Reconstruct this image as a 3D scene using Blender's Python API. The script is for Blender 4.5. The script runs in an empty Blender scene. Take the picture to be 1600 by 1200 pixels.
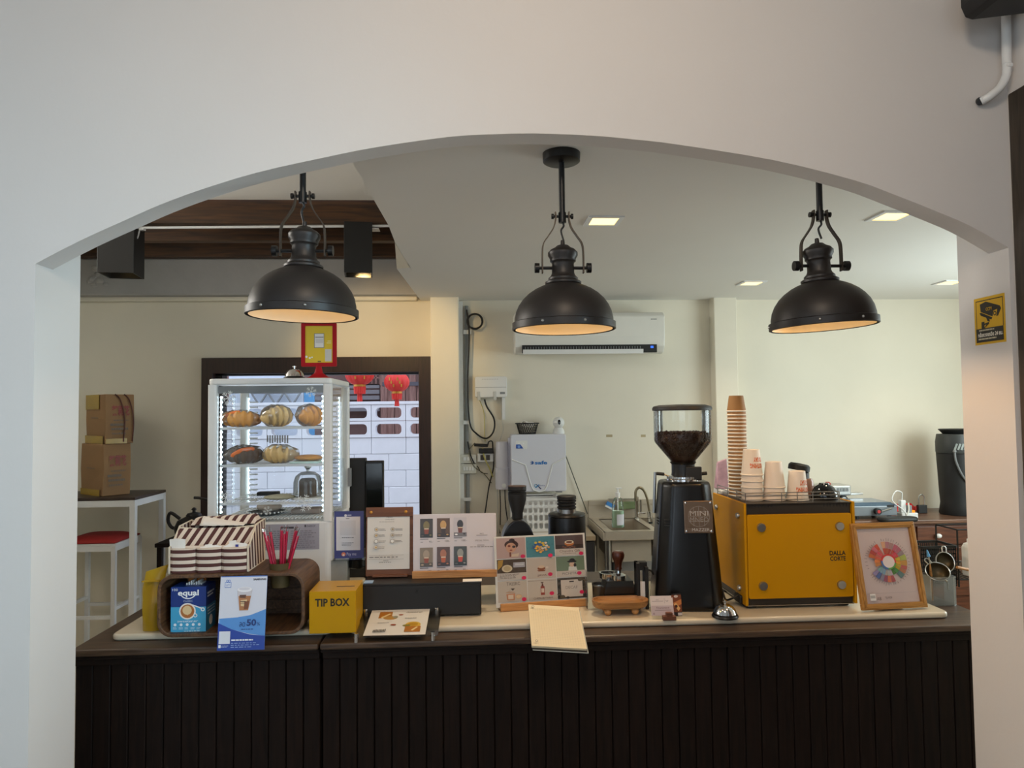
import bpy, bmesh, math, random
from mathutils import Matrix, Vector
from math import sin, cos, pi, radians as R_, sqrt, atan2
random.seed(7)
S = bpy.context.scene
COL = S.collection

# ------------------------------------------------------------------ camera
CZ = 1.6                                     # eye height
FPX = 1110.0                                 # focal length in pixels of the 1600 px frame
YAW, PITCH, ROLL = math.atan(59 / FPX), math.atan(44 / FPX), 0.0115
_F = Vector((sin(YAW) * cos(PITCH), cos(YAW) * cos(PITCH), sin(PITCH)))
_R0 = _F.cross(Vector((0, 0, 1))).normalized()
_U0 = _R0.cross(_F)
_R = _R0 * cos(ROLL) - _U0 * sin(ROLL)
_U = _U0 * cos(ROLL) + _R0 * sin(ROLL)
cam = bpy.data.cameras.new('camera')
cam.sensor_width = 36.0
cam.lens = FPX / 1600 * 36.0
cam.clip_start = 0.05
camo = bpy.data.objects.new('camera', cam)
COL.objects.link(camo)
camo.matrix_world = Matrix(((_R.x, _U.x, -_F.x, 0), (_R.y, _U.y, -_F.y, 0), (_R.z, _U.z, -_F.z, CZ), (0, 0, 0, 1)))
S.camera = camo

# ------------------------------------------------------------------ sky, daylight, exposure
W = bpy.data.worlds.new('sky'); S.world = W
W.use_nodes = True
_bg = W.node_tree.nodes['Background']
_bg.inputs[0].default_value = (0.74, 0.83, 1.0, 1)
_bg.inputs[1].default_value = 1.75
S.view_settings.view_transform = 'Standard'
S.view_settings.look = 'None'
S.view_settings.gamma = 1.0
S.view_settings.use_curve_mapping = False
S.view_settings.exposure = 0.1


def area(name, loc, target, sx, sy, power, col, spread=180):
    l = bpy.data.lights.new(name, 'AREA'); l.shape = 'RECTANGLE'; l.size = sx; l.size_y = sy
    l.energy = power; l.color = col; l.spread = R_(spread)
    o = bpy.data.objects.new(name, l); COL.objects.link(o); o.location = loc
    o.rotation_euler = (Vector(target) - Vector(loc)).to_track_quat('-Z', 'Y').to_euler()
    return o


# daylight through the kitchen's side window, the shop front behind the viewer and the front room's lamps
area('kitchen_window_daylight', (3.72, 3.3, 1.62), (1.2, 4.4, 1.55), 1.5, 1.1, 40, (0.86, 0.98, 0.97))
area('added_recess_fill', (-3.34, 3.4, 2.5), (-1.5, 3.2, 2.9), 1.5, 0.3, 24, (1.0, 0.95, 0.86), 100)  # added fill that brightens the ceiling recess through an invented high window
area('added_cool_fill_left', (-2.52, -0.5, 1.75), (0.6, 1.9, 1.7), 1.5, 1.6, 6, (0.62, 0.80, 1.0))  # added cool fill that tints the left of the front wall
area('added_jamb_fill', (1.56, 0.0, 1.75), (-1.5, 2.1, 1.4), 1.1, 1.3, 9, (0.56, 0.82, 1.0), 60)  # added cool fill aimed at the left jamb
area('shop_front_daylight', (-1.0, -2.9, 1.75), (-0.8, 2.0, 1.6), 2.6, 2.0, 13, (0.86, 0.91, 1.0))
area('front_room_ceiling_lamp', (0.15, 0.45, 2.98), (0.15, 1.35, 2.2), 0.3, 0.3, 15, (1.0, 0.82, 0.64))

# ------------------------------------------------------------------ helpers


def ray(px, py):
    return _F + _R * ((px - 800) / FPX) - _U * ((py - 600) / FPX)


def P(px, py, Y):
    """the point at depth Y (metres from the viewer, square to the walls) that the photograph shows at this pixel"""
    d = ray(px, py); t = Y / d.y
    return Vector((d.x * t, Y, CZ + d.z * t))


def G(px, py, z):
    d = ray(px, py); t = (z - CZ) / d.z
    return Vector((d.x * t, d.y * t, z))


def lin(c):
    o = []
    for v in c[:3]:
        v = v / 255.0
        o.append(v / 12.92 if v <= 0.04045 else ((v + 0.055) / 1.055) ** 2.4)
    return (o[0], o[1], o[2], 1.0)


MATS = {}


def _new(name):
    m = bpy.data.materials.new(name); m.use_nodes = True
    return m, m.node_tree.nodes, m.node_tree.links, m.node_tree.nodes['Principled BSDF']


def mat(name, col=None, rough=0.5, metal=0.0, var=0.06, vscale=14.0, bump=0.0, bscale=60.0, spec=0.5, coat=0.0, alpha=None, trans=0.0, emit=0.0):
    if name in MATS: return MATS[name]
    m, N, L, b = _new(name)
    c = lin(col)
    b.inputs['Roughness'].default_value = rough
    b.inputs['Metallic'].default_value = metal
    b.inputs['Specular IOR Level'].default_value = spec
    b.inputs['Coat Weight'].default_value = coat
    b.inputs['Transmission Weight'].default_value = trans
    tc = N.new('ShaderNodeTexCoord')
    if var > 0:
        nz = N.new('ShaderNodeTexNoise'); nz.inputs['Scale'].default_value = vscale; nz.inputs['Detail'].default_value = 4
        mx = N.new('ShaderNodeMix'); mx.data_type = 'RGBA'
        mx.inputs[6].default_value = tuple(min(1, v * (1 - var)) for v in c[:3]) + (1,)
        mx.inputs[7].default_value = tuple(min(1, v * (1 + var)) for v in c[:3]) + (1,)
        L.new(tc.outputs['Object'], nz.inputs['Vector']); L.new(nz.outputs['Fac'], mx.inputs[0]); L.new(mx.outputs[2], b.inputs['Base Color'])
    else:
        b.inputs['Base Color'].default_value = c
    if bump > 0:
        n2 = N.new('ShaderNodeTexNoise'); n2.inputs['Scale'].default_value = bscale; n2.inputs['Detail'].default_value = 5
        bp = N.new('ShaderNodeBump'); bp.inputs['Strength'].default_value = bump; bp.inputs['Distance'].default_value = 0.004
        L.new(tc.outputs['Object'], n2.inputs['Vector']); L.new(n2.outputs['Fac'], bp.inputs['Height']); L.new(bp.outputs['Normal'], b.inputs['Normal'])
    if emit > 0:
        b.inputs['Emission Color'].default_value = c; b.inputs['Emission Strength'].default_value = emit
    MATS[name] = m
    return m


def wood(name, c1, c2, axis='x', scale=7.0, rough=0.45, bump=0.15, stretch=14.0):
    if name in MATS: return MATS[name]
    m, N, L, b = _new(name)
    tc = N.new('ShaderNodeTexCoord'); mp = N.new('ShaderNodeMapping')
    s = {'x': (1, stretch, stretch), 'y': (stretch, 1, stretch), 'z': (stretch, stretch, 1)}[axis]
    mp.inputs['Scale'].default_value = s
    nz = N.new('ShaderNodeTexNoise'); nz.inputs['Scale'].default_value = scale; nz.inputs['Detail'].default_value = 6; nz.inputs['Distortion'].default_value = 0.6
    oi = N.new('ShaderNodeObjectInfo'); ad = N.new('ShaderNodeVectorMath'); ad.operation = 'ADD'
    sc = N.new('ShaderNodeVectorMath'); sc.operation = 'SCALE'; sc.inputs['Scale'].default_value = 23.0
    cb = N.new('ShaderNodeCombineXYZ')
    for i in range(3): L.new(oi.outputs['Random'], cb.inputs[i])
    L.new(cb.outputs[0], sc.inputs[0]); L.new(tc.outputs['Object'], ad.inputs[0]); L.new(sc.outputs[0], ad.inputs[1])
    rp = N.new('ShaderNodeValToRGB'); rp.color_ramp.elements[0].color = lin(c1); rp.color_ramp.elements[1].color = lin(c2)
    rp.color_ramp.elements[0].position = 0.3; rp.color_ramp.elements[1].position = 0.7
    L.new(ad.outputs[0], mp.inputs['Vector']); L.new(mp.outputs[0], nz.inputs['Vector']); L.new(nz.outputs['Fac'], rp.inputs[0]); L.new(rp.outputs[0], b.inputs['Base Color'])
    bp = N.new('ShaderNodeBump'); bp.inputs['Strength'].default_value = bump; bp.inputs['Distance'].default_value = 0.003
    L.new(nz.outputs['Fac'], bp.inputs['Height']); L.new(bp.outputs['Normal'], b.inputs['Normal'])
    b.inputs['Roughness'].default_value = rough
    MATS[name] = m
    return m


def glass(name, tint=(255, 255, 255), refl=1.0, rough=0.02, ior=1.45, haze=0.0):
    """thin pane: clear, mirror-like at a grazing angle; haze adds a milky part"""
    if name in MATS: return MATS[name]
    m, N, L, b = _new(name); N.remove(b)
    out = N['Material Output']
    tr = N.new('ShaderNodeBsdfTransparent'); tr.inputs[0].default_value = lin(tint)
    gl = N.new('ShaderNodeBsdfGlossy'); gl.inputs['Roughness'].default_value = rough
    fr = N.new('ShaderNodeFresnel'); fr.inputs[0].default_value = ior
    mu = N.new('ShaderNodeMath'); mu.operation = 'MULTIPLY'; mu.inputs[1].default_value = refl
    mx = N.new('ShaderNodeMixShader')
    L.new(fr.outputs[0], mu.inputs[0]); L.new(mu.outputs[0], mx.inputs[0]); L.new(tr.outputs[0], mx.inputs[1]); L.new(gl.outputs[0], mx.inputs[2])
    last = mx
    if haze > 0:
        df = N.new('ShaderNodeBsdfDiffuse'); df.inputs[0].default_value = lin(tint)
        m2 = N.new('ShaderNodeMixShader'); m2.inputs[0].default_value = haze
        L.new(mx.outputs[0], m2.inputs[1]); L.new(df.outputs[0], m2.inputs[2]); last = m2
    L.new(last.outputs[0], out.inputs[0])
    MATS[name] = m
    return m


def emission(name, col, strength):
    if name in MATS: return MATS[name]
    m, N, L, b = _new(name); N.remove(b)
    e = N.new('ShaderNodeEmission'); e.inputs[0].default_value = lin(col); e.inputs[1].default_value = strength
    L.new(e.outputs[0], N['Material Output'].inputs[0])
    MATS[name] = m
    return m


def printmat(name='print_ink', rough=0.45):
    if name in MATS: return MATS[name]
    m, N, L, b = _new(name)
    a = N.new('ShaderNodeVertexColor'); a.layer_name = 'Col'
    nz = N.new('ShaderNodeTexNoise'); nz.inputs['Scale'].default_value = 400
    mx = N.new('ShaderNodeMix'); mx.data_type = 'RGBA'; mx.blend_type = 'MULTIPLY'; mx.inputs[0].default_value = 0.08
    L.new(a.outputs[0], mx.inputs[6]); L.new(nz.outputs['Color'], mx.inputs[7]); L.new(mx.outputs[2], b.inputs['Base Color'])
    b.inputs['Roughness'].default_value = rough
    MATS[name] = m
    return m


def frame(o=(0, 0, 0), u=(1, 0, 0), v=(0, 0, 1)):
    u = Vector(u).normalized(); v = Vector(v).normalized(); n = u.cross(v)
    return Matrix(((u.x, v.x, n.x, o[0]), (u.y, v.y, n.y, o[1]), (u.z, v.z, n.z, o[2]), (0, 0, 0, 1)))


def rotm(rx=0, ry=0, rz=0, loc=(0, 0, 0)):
    return Matrix.Translation(loc) @ Matrix.Rotation(rz, 4, 'Z') @ Matrix.Rotation(ry, 4, 'Y') @ Matrix.Rotation(rx, 4, 'X')


class MB:
    def __init__(s): s.v = []; s.f = []; s.c = []; s.sm = []

    def add(s, vs, fs, M=None, col=None, smooth=False):
        o = len(s.v)
        for p in vs:
            p = Vector(p); s.v.append(tuple(M @ p) if M else tuple(p))
        for f in fs: s.f.append(tuple(o + i for i in f)); s.c.append(col); s.sm.append(smooth)
        return s

    def box(s, a, b, M=None, col=None):
        (x0, y0, z0), (x1, y1, z1) = a, b
        if x0 > x1: x0, x1 = x1, x0
        if y0 > y1: y0, y1 = y1, y0
        if z0 > z1: z0, z1 = z1, z0
        return s.add([(x0, y0, z0), (x1, y0, z0), (x1, y1, z0), (x0, y1, z0), (x0, y0, z1), (x1, y0, z1), (x1, y1, z1), (x0, y1, z1)],
                     [(0, 3, 2, 1), (4, 5, 6, 7), (0, 1, 5, 4), (1, 2, 6, 5), (2, 3, 7, 6), (3, 0, 4, 7)], M, col)

    def hexa(s, lo, hi, M=None, col=None):
        """eight corners: four below, four above, anticlockwise"""
        return s.add(list(lo) + list(hi), [(0, 3, 2, 1), (4, 5, 6, 7), (0, 1, 5, 4), (1, 2, 6, 5), (2, 3, 7, 6), (3, 0, 4, 7)], M, col)

    def lathe(s, prof, seg=24, M=None, col=None, smooth=True, sx=1.0, sy=1.0, a0=0.0, a1=2 * pi, cap=True):
        full = abs(a1 - a0 - 2 * pi) < 1e-6
        n = seg if full else seg + 1
        vs = []
        for r, z in prof:
            for i in range(n):
                a = a0 + (a1 - a0) * i / seg
                vs.append((r * cos(a) * sx, r * sin(a) * sy, z))
        fs = []
        for k in range(len(prof) - 1):
            for i in range(seg):
                j = (i + 1) % n
                fs.append((k * n + i, k * n + j, (k + 1) * n + j, (k + 1) * n + i))
        if cap and full:
            if prof[0][0] > 1e-5: fs.append(tuple(reversed(range(n))))
            if prof[-1][0] > 1e-5: fs.append(tuple(range((len(prof) - 1) * n, len(prof) * n)))
        return s.add(vs, fs, M, col, smooth)

    def cyl(s, p, q, r, seg=12, r2=None, col=None, M=None):
        p = Vector(p); q = Vector(q); d = q - p
        T = Matrix.Translation(p) @ d.to_track_quat('Z', 'Y').to_matrix().to_4x4()
        if M: T = M @ T
        return s.lathe([(r, 0), (r if r2 is None else r2, d.length)], seg, T, col)

    def tube(s, pts, r, seg=8, col=None, M=None, closed=False, flat=None):
        pts = [Vector(p) for p in pts]; n = len(pts); vs = []; fs = []
        up = Vector((0.31, 0.17, 0.93))
        rr = r if isinstance(r, (list, tuple)) else [r] * n
        prev = None
        for i, p in enumerate(pts):
            if closed: d = pts[(i + 1) % n] - pts[i - 1]
            else: d = pts[min(i + 1, n - 1)] - pts[max(i - 1, 0)]
            d.normalize()
            if prev is None: a = d.cross(up); a.normalize()
            else:
                a = prev - d * prev.dot(d)
                if a.length < 1e-6: a = d.cross(up)
                a.normalize()
            prev = a; b = d.cross(a)
            for k in range(seg):
                t = 2 * pi * k / seg
                vs.append(p + a * (cos(t) * rr[i]) + b * (sin(t) * rr[i]))
        m = n if closed else n - 1
        for i in range(m):
            j = (i + 1) % n
            for k in range(seg):
                l = (k + 1) % seg
                fs.append((i * seg + k, i * seg + l, j * seg + l, j * seg + k))
        if not closed:
            fs.append(tuple(reversed(range(seg)))); fs.append(tuple(range((n - 1) * seg, n * seg)))
        return s.add(vs, fs, M, col, True)

    def prism(s, poly, t0, t1, M=None, col=None, smooth=False):
        """polygon in local x,y extruded along local z from t0 to t1"""
        n = len(poly)
        vs = [(x, y, t0) for x, y in poly] + [(x, y, t1) for x, y in poly]
        fs = [tuple(reversed(range(n))), tuple(range(n, 2 * n))]
        o = len(s.v)
        s.add(vs, fs, M, col)
        for i in range(n):
            j = (i + 1) % n
            s.f.append((o + i, o + j, o + n + j, o + n + i)); s.c.append(col); s.sm.append(smooth)
        return s

    def ringprism(s, outer, inner, t0, t1, M=None, col=None):
        """a closed band between two polygons of the same count"""
        n = len(outer)
        vs = [(x, y, t0) for x, y in outer] + [(x, y, t0) for x, y in inner] + [(x, y, t1) for x, y in outer] + [(x, y, t1) for x, y in inner]
        fs = []
        for i in range(n):
            j = (i + 1) % n
            fs += [(i, n + i, n + j, j), (2 * n + i, 2 * n + j, 3 * n + j, 3 * n + i), (i, j, 2 * n + j, 2 * n + i), (n + i, 3 * n + i, 3 * n + j, n + j)]
        return s.add(vs, fs, M, col)

    def ball(s, c, r, seg=16, ring=10, sc=(1, 1, 1), M=None, col=None):
        pr = [(max(1e-6, sin(pi * k / ring)) * r, -cos(pi * k / ring) * r) for k in range(ring + 1)]
        T = Matrix.Translation(c) @ Matrix.Diagonal((sc[0], sc[1], sc[2], 1))
        if M: T = M @ T
        return s.lathe(pr, seg, T, col, cap=False)

    def build(s, name, m, parent=None, loc=None, rz=0.0, bev=0.0, seg=2, kind=None, sharp=35, smooth=None, label=None):
        me = bpy.data.meshes.new(name)
        me.from_pydata(s.v, [], s.f)
        if any(c is not None for c in s.c):
            ca = me.color_attributes.new('Col', 'FLOAT_COLOR', 'CORNER')
            flat = []
            for f, c in zip(s.f, s.c):
                cc = lin(c) if c is not None else (0.8, 0.8, 0.8, 1)
                for _ in f: flat.extend(cc)
            ca.data.foreach_set('color', flat)
        sm = s.sm if smooth is None else [smooth] * len(s.f)
        me.polygons.foreach_set('use_smooth', sm)
        me.update()
        if any(sm): me.set_sharp_from_angle(angle=R_(sharp))
        me.materials.append(m)
        o = bpy.data.objects.new(name, me); COL.objects.link(o)
        if parent: o.parent = parent
        if loc is not None: o.location = loc
        if rz: o.rotation_euler = (0, 0, rz)
        if bev > 0:
            b = o.modifiers.new('edge', 'BEVEL'); b.width = bev; b.segments = seg; b.limit_method = 'ANGLE'; b.angle_limit = R_(40)
            b.harden_normals = False
        if kind: o['kind'] = kind
        if label: o['label'] = label
        return o


def tag(o, label, cat, group=None):
    o['label'] = label; o['category'] = cat
    if group: o['group'] = group
    return o


def T(name, label, cat, loc=(0, 0, 0), rz=0.0, group=None):
    o = bpy.data.objects.new(name, None); COL.objects.link(o)
    o.empty_display_size = 0.05
    o.location = loc; o.rotation_euler = (0, 0, rz)
    return tag(o, label, cat, group)


def struct(o):
    o['kind'] = 'structure'; return o


def dup(root, loc, rz=None, label=None, group=None):
    r = root.copy(); COL.objects.link(r); r.location = loc
    if rz is not None: r.rotation_euler = (0, 0, rz)
    if label: r['label'] = label
    if group: r['group'] = group
    for ch in list(root.children):
        c = ch.copy(); COL.objects.link(c); c.parent = r
        for g in ch.children:
            d = g.copy(); COL.objects.link(d); d.parent = c
    return r


def spline(pts, n=6, closed=False):
    pts = [Vector(p) for p in pts]; out = []; N = len(pts)
    rng = range(N) if closed else range(N - 1)
    for i in rng:
        g = lambda k: pts[k % N] if closed else pts[min(max(k, 0), N - 1)]
        p0, p1, p2, p3 = g(i - 1), g(i), g(i + 1), g(i + 2)
        for k in range(n):
            t = k / n
            out.append(0.5 * ((2 * p1) + (p2 - p0) * t + (2 * p0 - 5 * p1 + 4 * p2 - p3) * t * t + (3 * p1 - p0 - 3 * p2 + p3) * t ** 3))
    if not closed: out.append(pts[-1])
    return out


def rrect(x0, y0, x1, y1, r, n=5):
    out = []
    for cx, cy, a in ((x1 - r, y0 + r, -pi / 2), (x1 - r, y1 - r, 0), (x0 + r, y1 - r, pi / 2), (x0 + r, y0 + r, pi)):
        for k in range(n + 1):
            t = a + pi / 2 * k / n
            out.append((cx + r * cos(t), cy + r * sin(t)))
    return out


_TXT = {}


def textmesh(s, bold=0):
    key = (s, bold)
    if key not in _TXT:
        c = bpy.data.curves.new('lettering', 'FONT'); c.body = s; c.resolution_u = 2; c.offset = 0.03 * bold
        o = bpy.data.objects.new('lettering', c); COL.objects.link(o)
        bpy.context.view_layer.update()
        dg = bpy.context.evaluated_depsgraph_get()
        me = o.evaluated_get(dg).to_mesh()
        vs = [v.co.copy() for v in me.vertices]; fs = [tuple(p.vertices) for p in me.polygons]
        o.evaluated_get(dg).to_mesh_clear()
        bpy.data.objects.remove(o); bpy.data.curves.remove(c)
        xs = [v.x for v in vs] or [0, 1]; ys = [v.y for v in vs] or [0, 1]
        _TXT[key] = (vs, fs, min(xs), max(xs), min(ys), max(ys))
    return _TXT[key]


def sheet(name, parent, M, w, h, box, items, rough=0.45, base=None, lift=0.0004, label=None):
    """flat print: items in the units of box (x right, y down), laid on the w x h rectangle of M"""
    x0, y0, x1, y1 = box
    mb = MB(); n = lift
    U = lambda x: (x - x0) / (x1 - x0) * w
    V = lambda y: (y1 - y) / (y1 - y0) * h
    if base: items = [('r', x0, y0, x1, y1, base)] + list(items)
    for it in items:
        k = it[0]; n += 0.00012
        if k == 'r':
            a, b, c, d = it[1:5]
            mb.add([(U(a), V(d), n), (U(c), V(d), n), (U(c), V(b), n), (U(a), V(b), n)], [(0, 1, 2, 3)], M, it[5])
        elif k == 'c':
            cx, cy, r, col = it[1:5]; ry = it[5] if len(it) > 5 else r; q = 20
            mb.add([(U(cx + r * cos(2 * pi * i / q)), V(cy - ry * sin(2 * pi * i / q)), n) for i in range(q)], [tuple(range(q))], M, col)
        elif k == 'p':
            pts = it[1]
            a2 = sum(pts[i][0] * pts[(i + 1) % len(pts)][1] - pts[(i + 1) % len(pts)][0] * pts[i][1] for i in range(len(pts)))
            if a2 > 0: pts = list(reversed(pts))
            mb.add([(U(a), V(b), n) for a, b in pts], [tuple(range(len(pts)))], M, it[2])
        elif k == 's':
            cx, cy, r0, r1, a0, a1, col = it[1:8]; q = max(2, int(abs(a1 - a0) / 0.15) + 1)
            vs = []
            for i in range(q + 1):
                a = a0 + (a1 - a0) * i / q
                vs += [(U(cx + r0 * cos(a)), V(cy - r0 * sin(a)), n), (U(cx + r1 * cos(a)), V(cy - r1 * sin(a)), n)]
            mb.add(vs, [(2 * i, 2 * i + 1, 2 * i + 3, 2 * i + 2) for i in range(q)], M, col)
        elif k == 't':
            a, b, c, d, s, col = it[1:7]
            vs, fs, mx0, mx1, my0, my1 = textmesh(s, it[7] if len(it) > 7 else 0)
            if not fs: continue
            mb.add([(U(a + (p.x - mx0) / (mx1 - mx0 + 1e-9) * (c - a)), V(d - (p.y - my0) / (my1 - my0 + 1e-9) * (d - b)), n) for p in vs], fs, M, col)
    return mb.build(name, printmat('print_ink' if rough > 0.3 else 'gloss_print', rough), parent, label=label)


def lines(x0, y0, x1, y1, rows, col, th=0.35, seed=1, gap=0.12):
    """rows of small print, too small to read, as short dashes"""
    rnd = random.Random(seed); out = []
    for r in range(rows):
        y = y0 + (y1 - y0) * (r + 0.5) / rows; t = (y1 - y0) / rows * th / 2
        x = x0; end = x1 - (x1 - x0) * rnd.uniform(0, 0.3)
        while x < end:
            l = (x1 - x0) * rnd.uniform(0.06, 0.16)
            out.append(('r', x, y - t, min(x + l, end), y + t, col)); x += l + (x1 - x0) * gap * 0.3
    return out


# ------------------------------------------------------------------ common materials
M_wall = mat('white_wall_paint', (214, 208, 203), 0.85, var=0.03, vscale=3, bump=0.12, bscale=45)
M_kwall = mat('cream_wall_paint', (227, 220, 203), 0.8, var=0.04, vscale=4, bump=0.12, bscale=30)
M_ceil = mat('ceiling_paint', (224, 222, 217), 0.85, var=0.03, vscale=2, bump=0.08, bscale=20)
M_dark = wood('dark_stained_wood', (14, 8, 6), (30, 18, 12), 'z', 6, 0.62)
M_dark.node_tree.nodes['Principled BSDF'].inputs['Specular IOR Level'].default_value = 0.18
M_darkx = wood('dark_worktop_wood', (44, 31, 22), (84, 64, 47), 'x', 6, 0.4)
M_frame = wood('dark_frame_wood', (28, 15, 13), (52, 30, 26), 'z', 6, 0.45)
M_beam = wood('brown_joist_wood', (42, 25, 9), (86, 53, 20), 'x', 4, 0.6)
M_black = mat('black_metal', (22, 21, 21), 0.38, 0.3, var=0.1)
M_blackm = mat('matt_black_plastic', (20, 20, 21), 0.55, var=0.08)
M_steel = mat('brushed_steel', (176, 174, 170), 0.3, 1.0, var=0.06, vscale=40)
M_chrome = mat('polished_chrome', (215, 215, 215), 0.08, 1.0, var=0.02)
M_white = mat('white_plastic', (226, 226, 224), 0.4, var=0.02)
M_whitemetal = mat('white_painted_metal', (222, 224, 226), 0.4, var=0.03)
M_grey = mat('grey_plastic', (130, 132, 134), 0.5, var=0.04)
M_clear = glass('clear_acrylic', (250, 252, 252), 0.9)
M_cover = glass('cover_sheet', (252, 253, 253), 0.3)
M_film = glass('cellophane_film', (252, 252, 252), 1.4, 0.12, 1.5, 0.05)
M_pane = glass('window_glass', (244, 250, 248), 0.8)
M_paper = mat('white_paper', (232, 228, 222), 0.7, var=0.02)
M_oak = wood('oak_wood', (166, 112, 60), (205, 150, 92), 'x', 8, 0.5)
M_marble = mat('white_marble', (208, 196, 174), 0.25, var=0.07, vscale=5)
M_red = mat('red_fabric', (158, 34, 30), 0.8, var=0.1)
# ================================================================== THE SETTING
YF, YA, YJ, YB = 1.98, 2.06, 2.2, 5.1         # front wall face, arch back, jamb back, kitchen back wall
XL = (P(48, 600, YF).x + P(127.5, 600, YJ).x) / 2
XR = (P(1580, 600, YF).x + P(1507, 600, YJ).x) / 2
ZC = CZ + 0.807                               # lowered kitchen ceiling
ZH = CZ + 1.186                               # ceiling of the recess at the left
ZROOM = 3.05
arch_px = [(51, 412), (125, 376), (200, 342), (250, 320), (312, 297), (400, 270), (507, 246), (588, 230), (700, 214), (767, 210),
           (835, 208.5), (925, 212), (992, 218), (1060, 226), (1208, 250), (1333, 281), (1397, 304), (1465, 331), (1516, 353), (1578, 387)]
arch = [(p.x, p.z) for p in (P(a, b, YF) for a, b in arch_px)]
arch[0] = (XL, arch[0][1]); arch[-1] = (XR, arch[-1][1])
arch = [(p.x, p.y) for p in spline([(x, z, 0) for x, z in arch], 3)]
MXZ = Matrix(((1, 0, 0, 0), (0, 0, 1, 0), (0, 1, 0, 0), (0, 0, 0, 1)))     # local x,y,z -> world x,z,y
mb = MB()
n = len(arch)
XO0, XO1 = -2.6, XR + 0.03
# wall above and beside the arch: strips up to the ceiling, front and back, soffit
vs = []
for x, z in arch: vs += [(x, YF, z), (x, YF, ZROOM), (x, YA, z), (x, YA, ZROOM)]
fs = []
for i in range(n - 1):
    a, b = 4 * i, 4 * i + 4
    fs += [(a, b, b + 1, a + 1), (a + 2, a + 3, b + 3, b + 2), (a, a + 2, b + 2, b), (a + 1, b + 1, b + 3, a + 3)]
mb.add(vs, fs)
mb.box((XO0, YF, 0), (XL, YA, ZROOM))
struct(mb.build('wall_front', M_wall, smooth=False))
struct(MB().box((XL - 0.35, YA, 0), (XL, YJ, ZROOM)).build('wall_pier_left', M_wall))
struct(MB().box((XR, YF, 0), (XR + 0.35, YJ, ZROOM)).build('wall_pier_right', M_wall))
# front room shell
struct(MB().box((XO0 - 0.1, -3.1, 0), (XO0, -1.3, ZROOM)).box((XO0 - 0.1, 0.35, 0), (XO0, YA, ZROOM)).box((XO0 - 0.1, -1.3, 0), (XO0, 0.35, 0.85)).box((XO0 - 0.1, -1.3, 2.65), (XO0, 0.35, ZROOM)).build('wall_left', M_wall))
wl = MB()
for y in (-1.3, -0.5, 0.3): wl.box((XO0 - 0.08, y, 0.85), (XO0 - 0.03, y + 0.05, 2.65))
w3 = struct(wl.box((XO0 - 0.08, -1.3, 0.85), (XO0 - 0.03, 0.35, 0.9)).box((XO0 - 0.08, -1.3, 2.6), (XO0 - 0.03, 0.35, 2.65)).build('window_added_left', M_frame))  # invented window, out of view, around the added left fill
MB().box((XO0 - 0.056, -1.3, 0.85), (XO0 - 0.052, 0.35, 2.65)).build('pane', M_pane, w3)
mb = MB()
DY0, DY1 = 0.95, 1.87                          # door opening in the right wall
DTOP = P(1574, 196, 1.95).z
mb.box((XR + 0.015, DY1, 0), (XR + 0.14, YF, ZROOM)).box((XR + 0.015, -3.1, 0), (XR + 0.14, -0.65, ZROOM)).box((XR + 0.015, 0.65, 0), (XR + 0.14, DY0, ZROOM)).box((XR + 0.015, -0.65, 0), (XR + 0.14, 0.65, 1.05)).box((XR + 0.015, -0.65, 2.45), (XR + 0.14, 0.65, ZROOM)).box((XR + 0.015, DY0, DTOP), (XR + 0.14, DY1, ZROOM))
struct(mb.build('wall_right', M_wall))
w5 = MB()
for y in (-0.65, -0.02, 0.6): w5.box((XR + 0.06, y, 1.05), (XR + 0.11, y + 0.05, 2.45))
w5 = struct(w5.box((XR + 0.06, -0.65, 1.05), (XR + 0.11, 0.65, 1.1)).box((XR + 0.06, -0.65, 2.4), (XR + 0.11, 0.65, 2.45)).build('window_added_right', M_frame))  # invented window, out of view, around the added jamb fill
MB().box((XR + 0.083, -0.65, 1.05), (XR + 0.087, 0.65, 2.45)).build('pane', M_pane, w5)
mb = MB()
mb.box((XO0, -3.1, 0), (-2.35, -3.0, ZROOM)).box((0.4, -3.1, 0), (XR + 0.14, -3.0, ZROOM)).box((-2.35, -3.1, 2.8), (0.4, -3.0, ZROOM)).box((-2.35, -3.1, 0), (0.4, -3.0, 0.7))
struct(mb.build('wall_back', M_wall))
wf = MB()
for x in (-2.35, -1.45, -0.55, 0.35): wf.box((x, -3.08, 0.7), (x + 0.05, -3.02, 2.8))
wf.box((-2.35, -3.08, 0.7), (0.4, -3.02, 0.75)).box((-2.35, -3.08, 2.75), (0.4, -3.02, 2.8))
w1 = struct(wf.build('window_1', M_frame))
MB().box((-2.3, -3.056, 0.75), (0.35, -3.05, 2.75)).build('pane', M_pane, w1)
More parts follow.
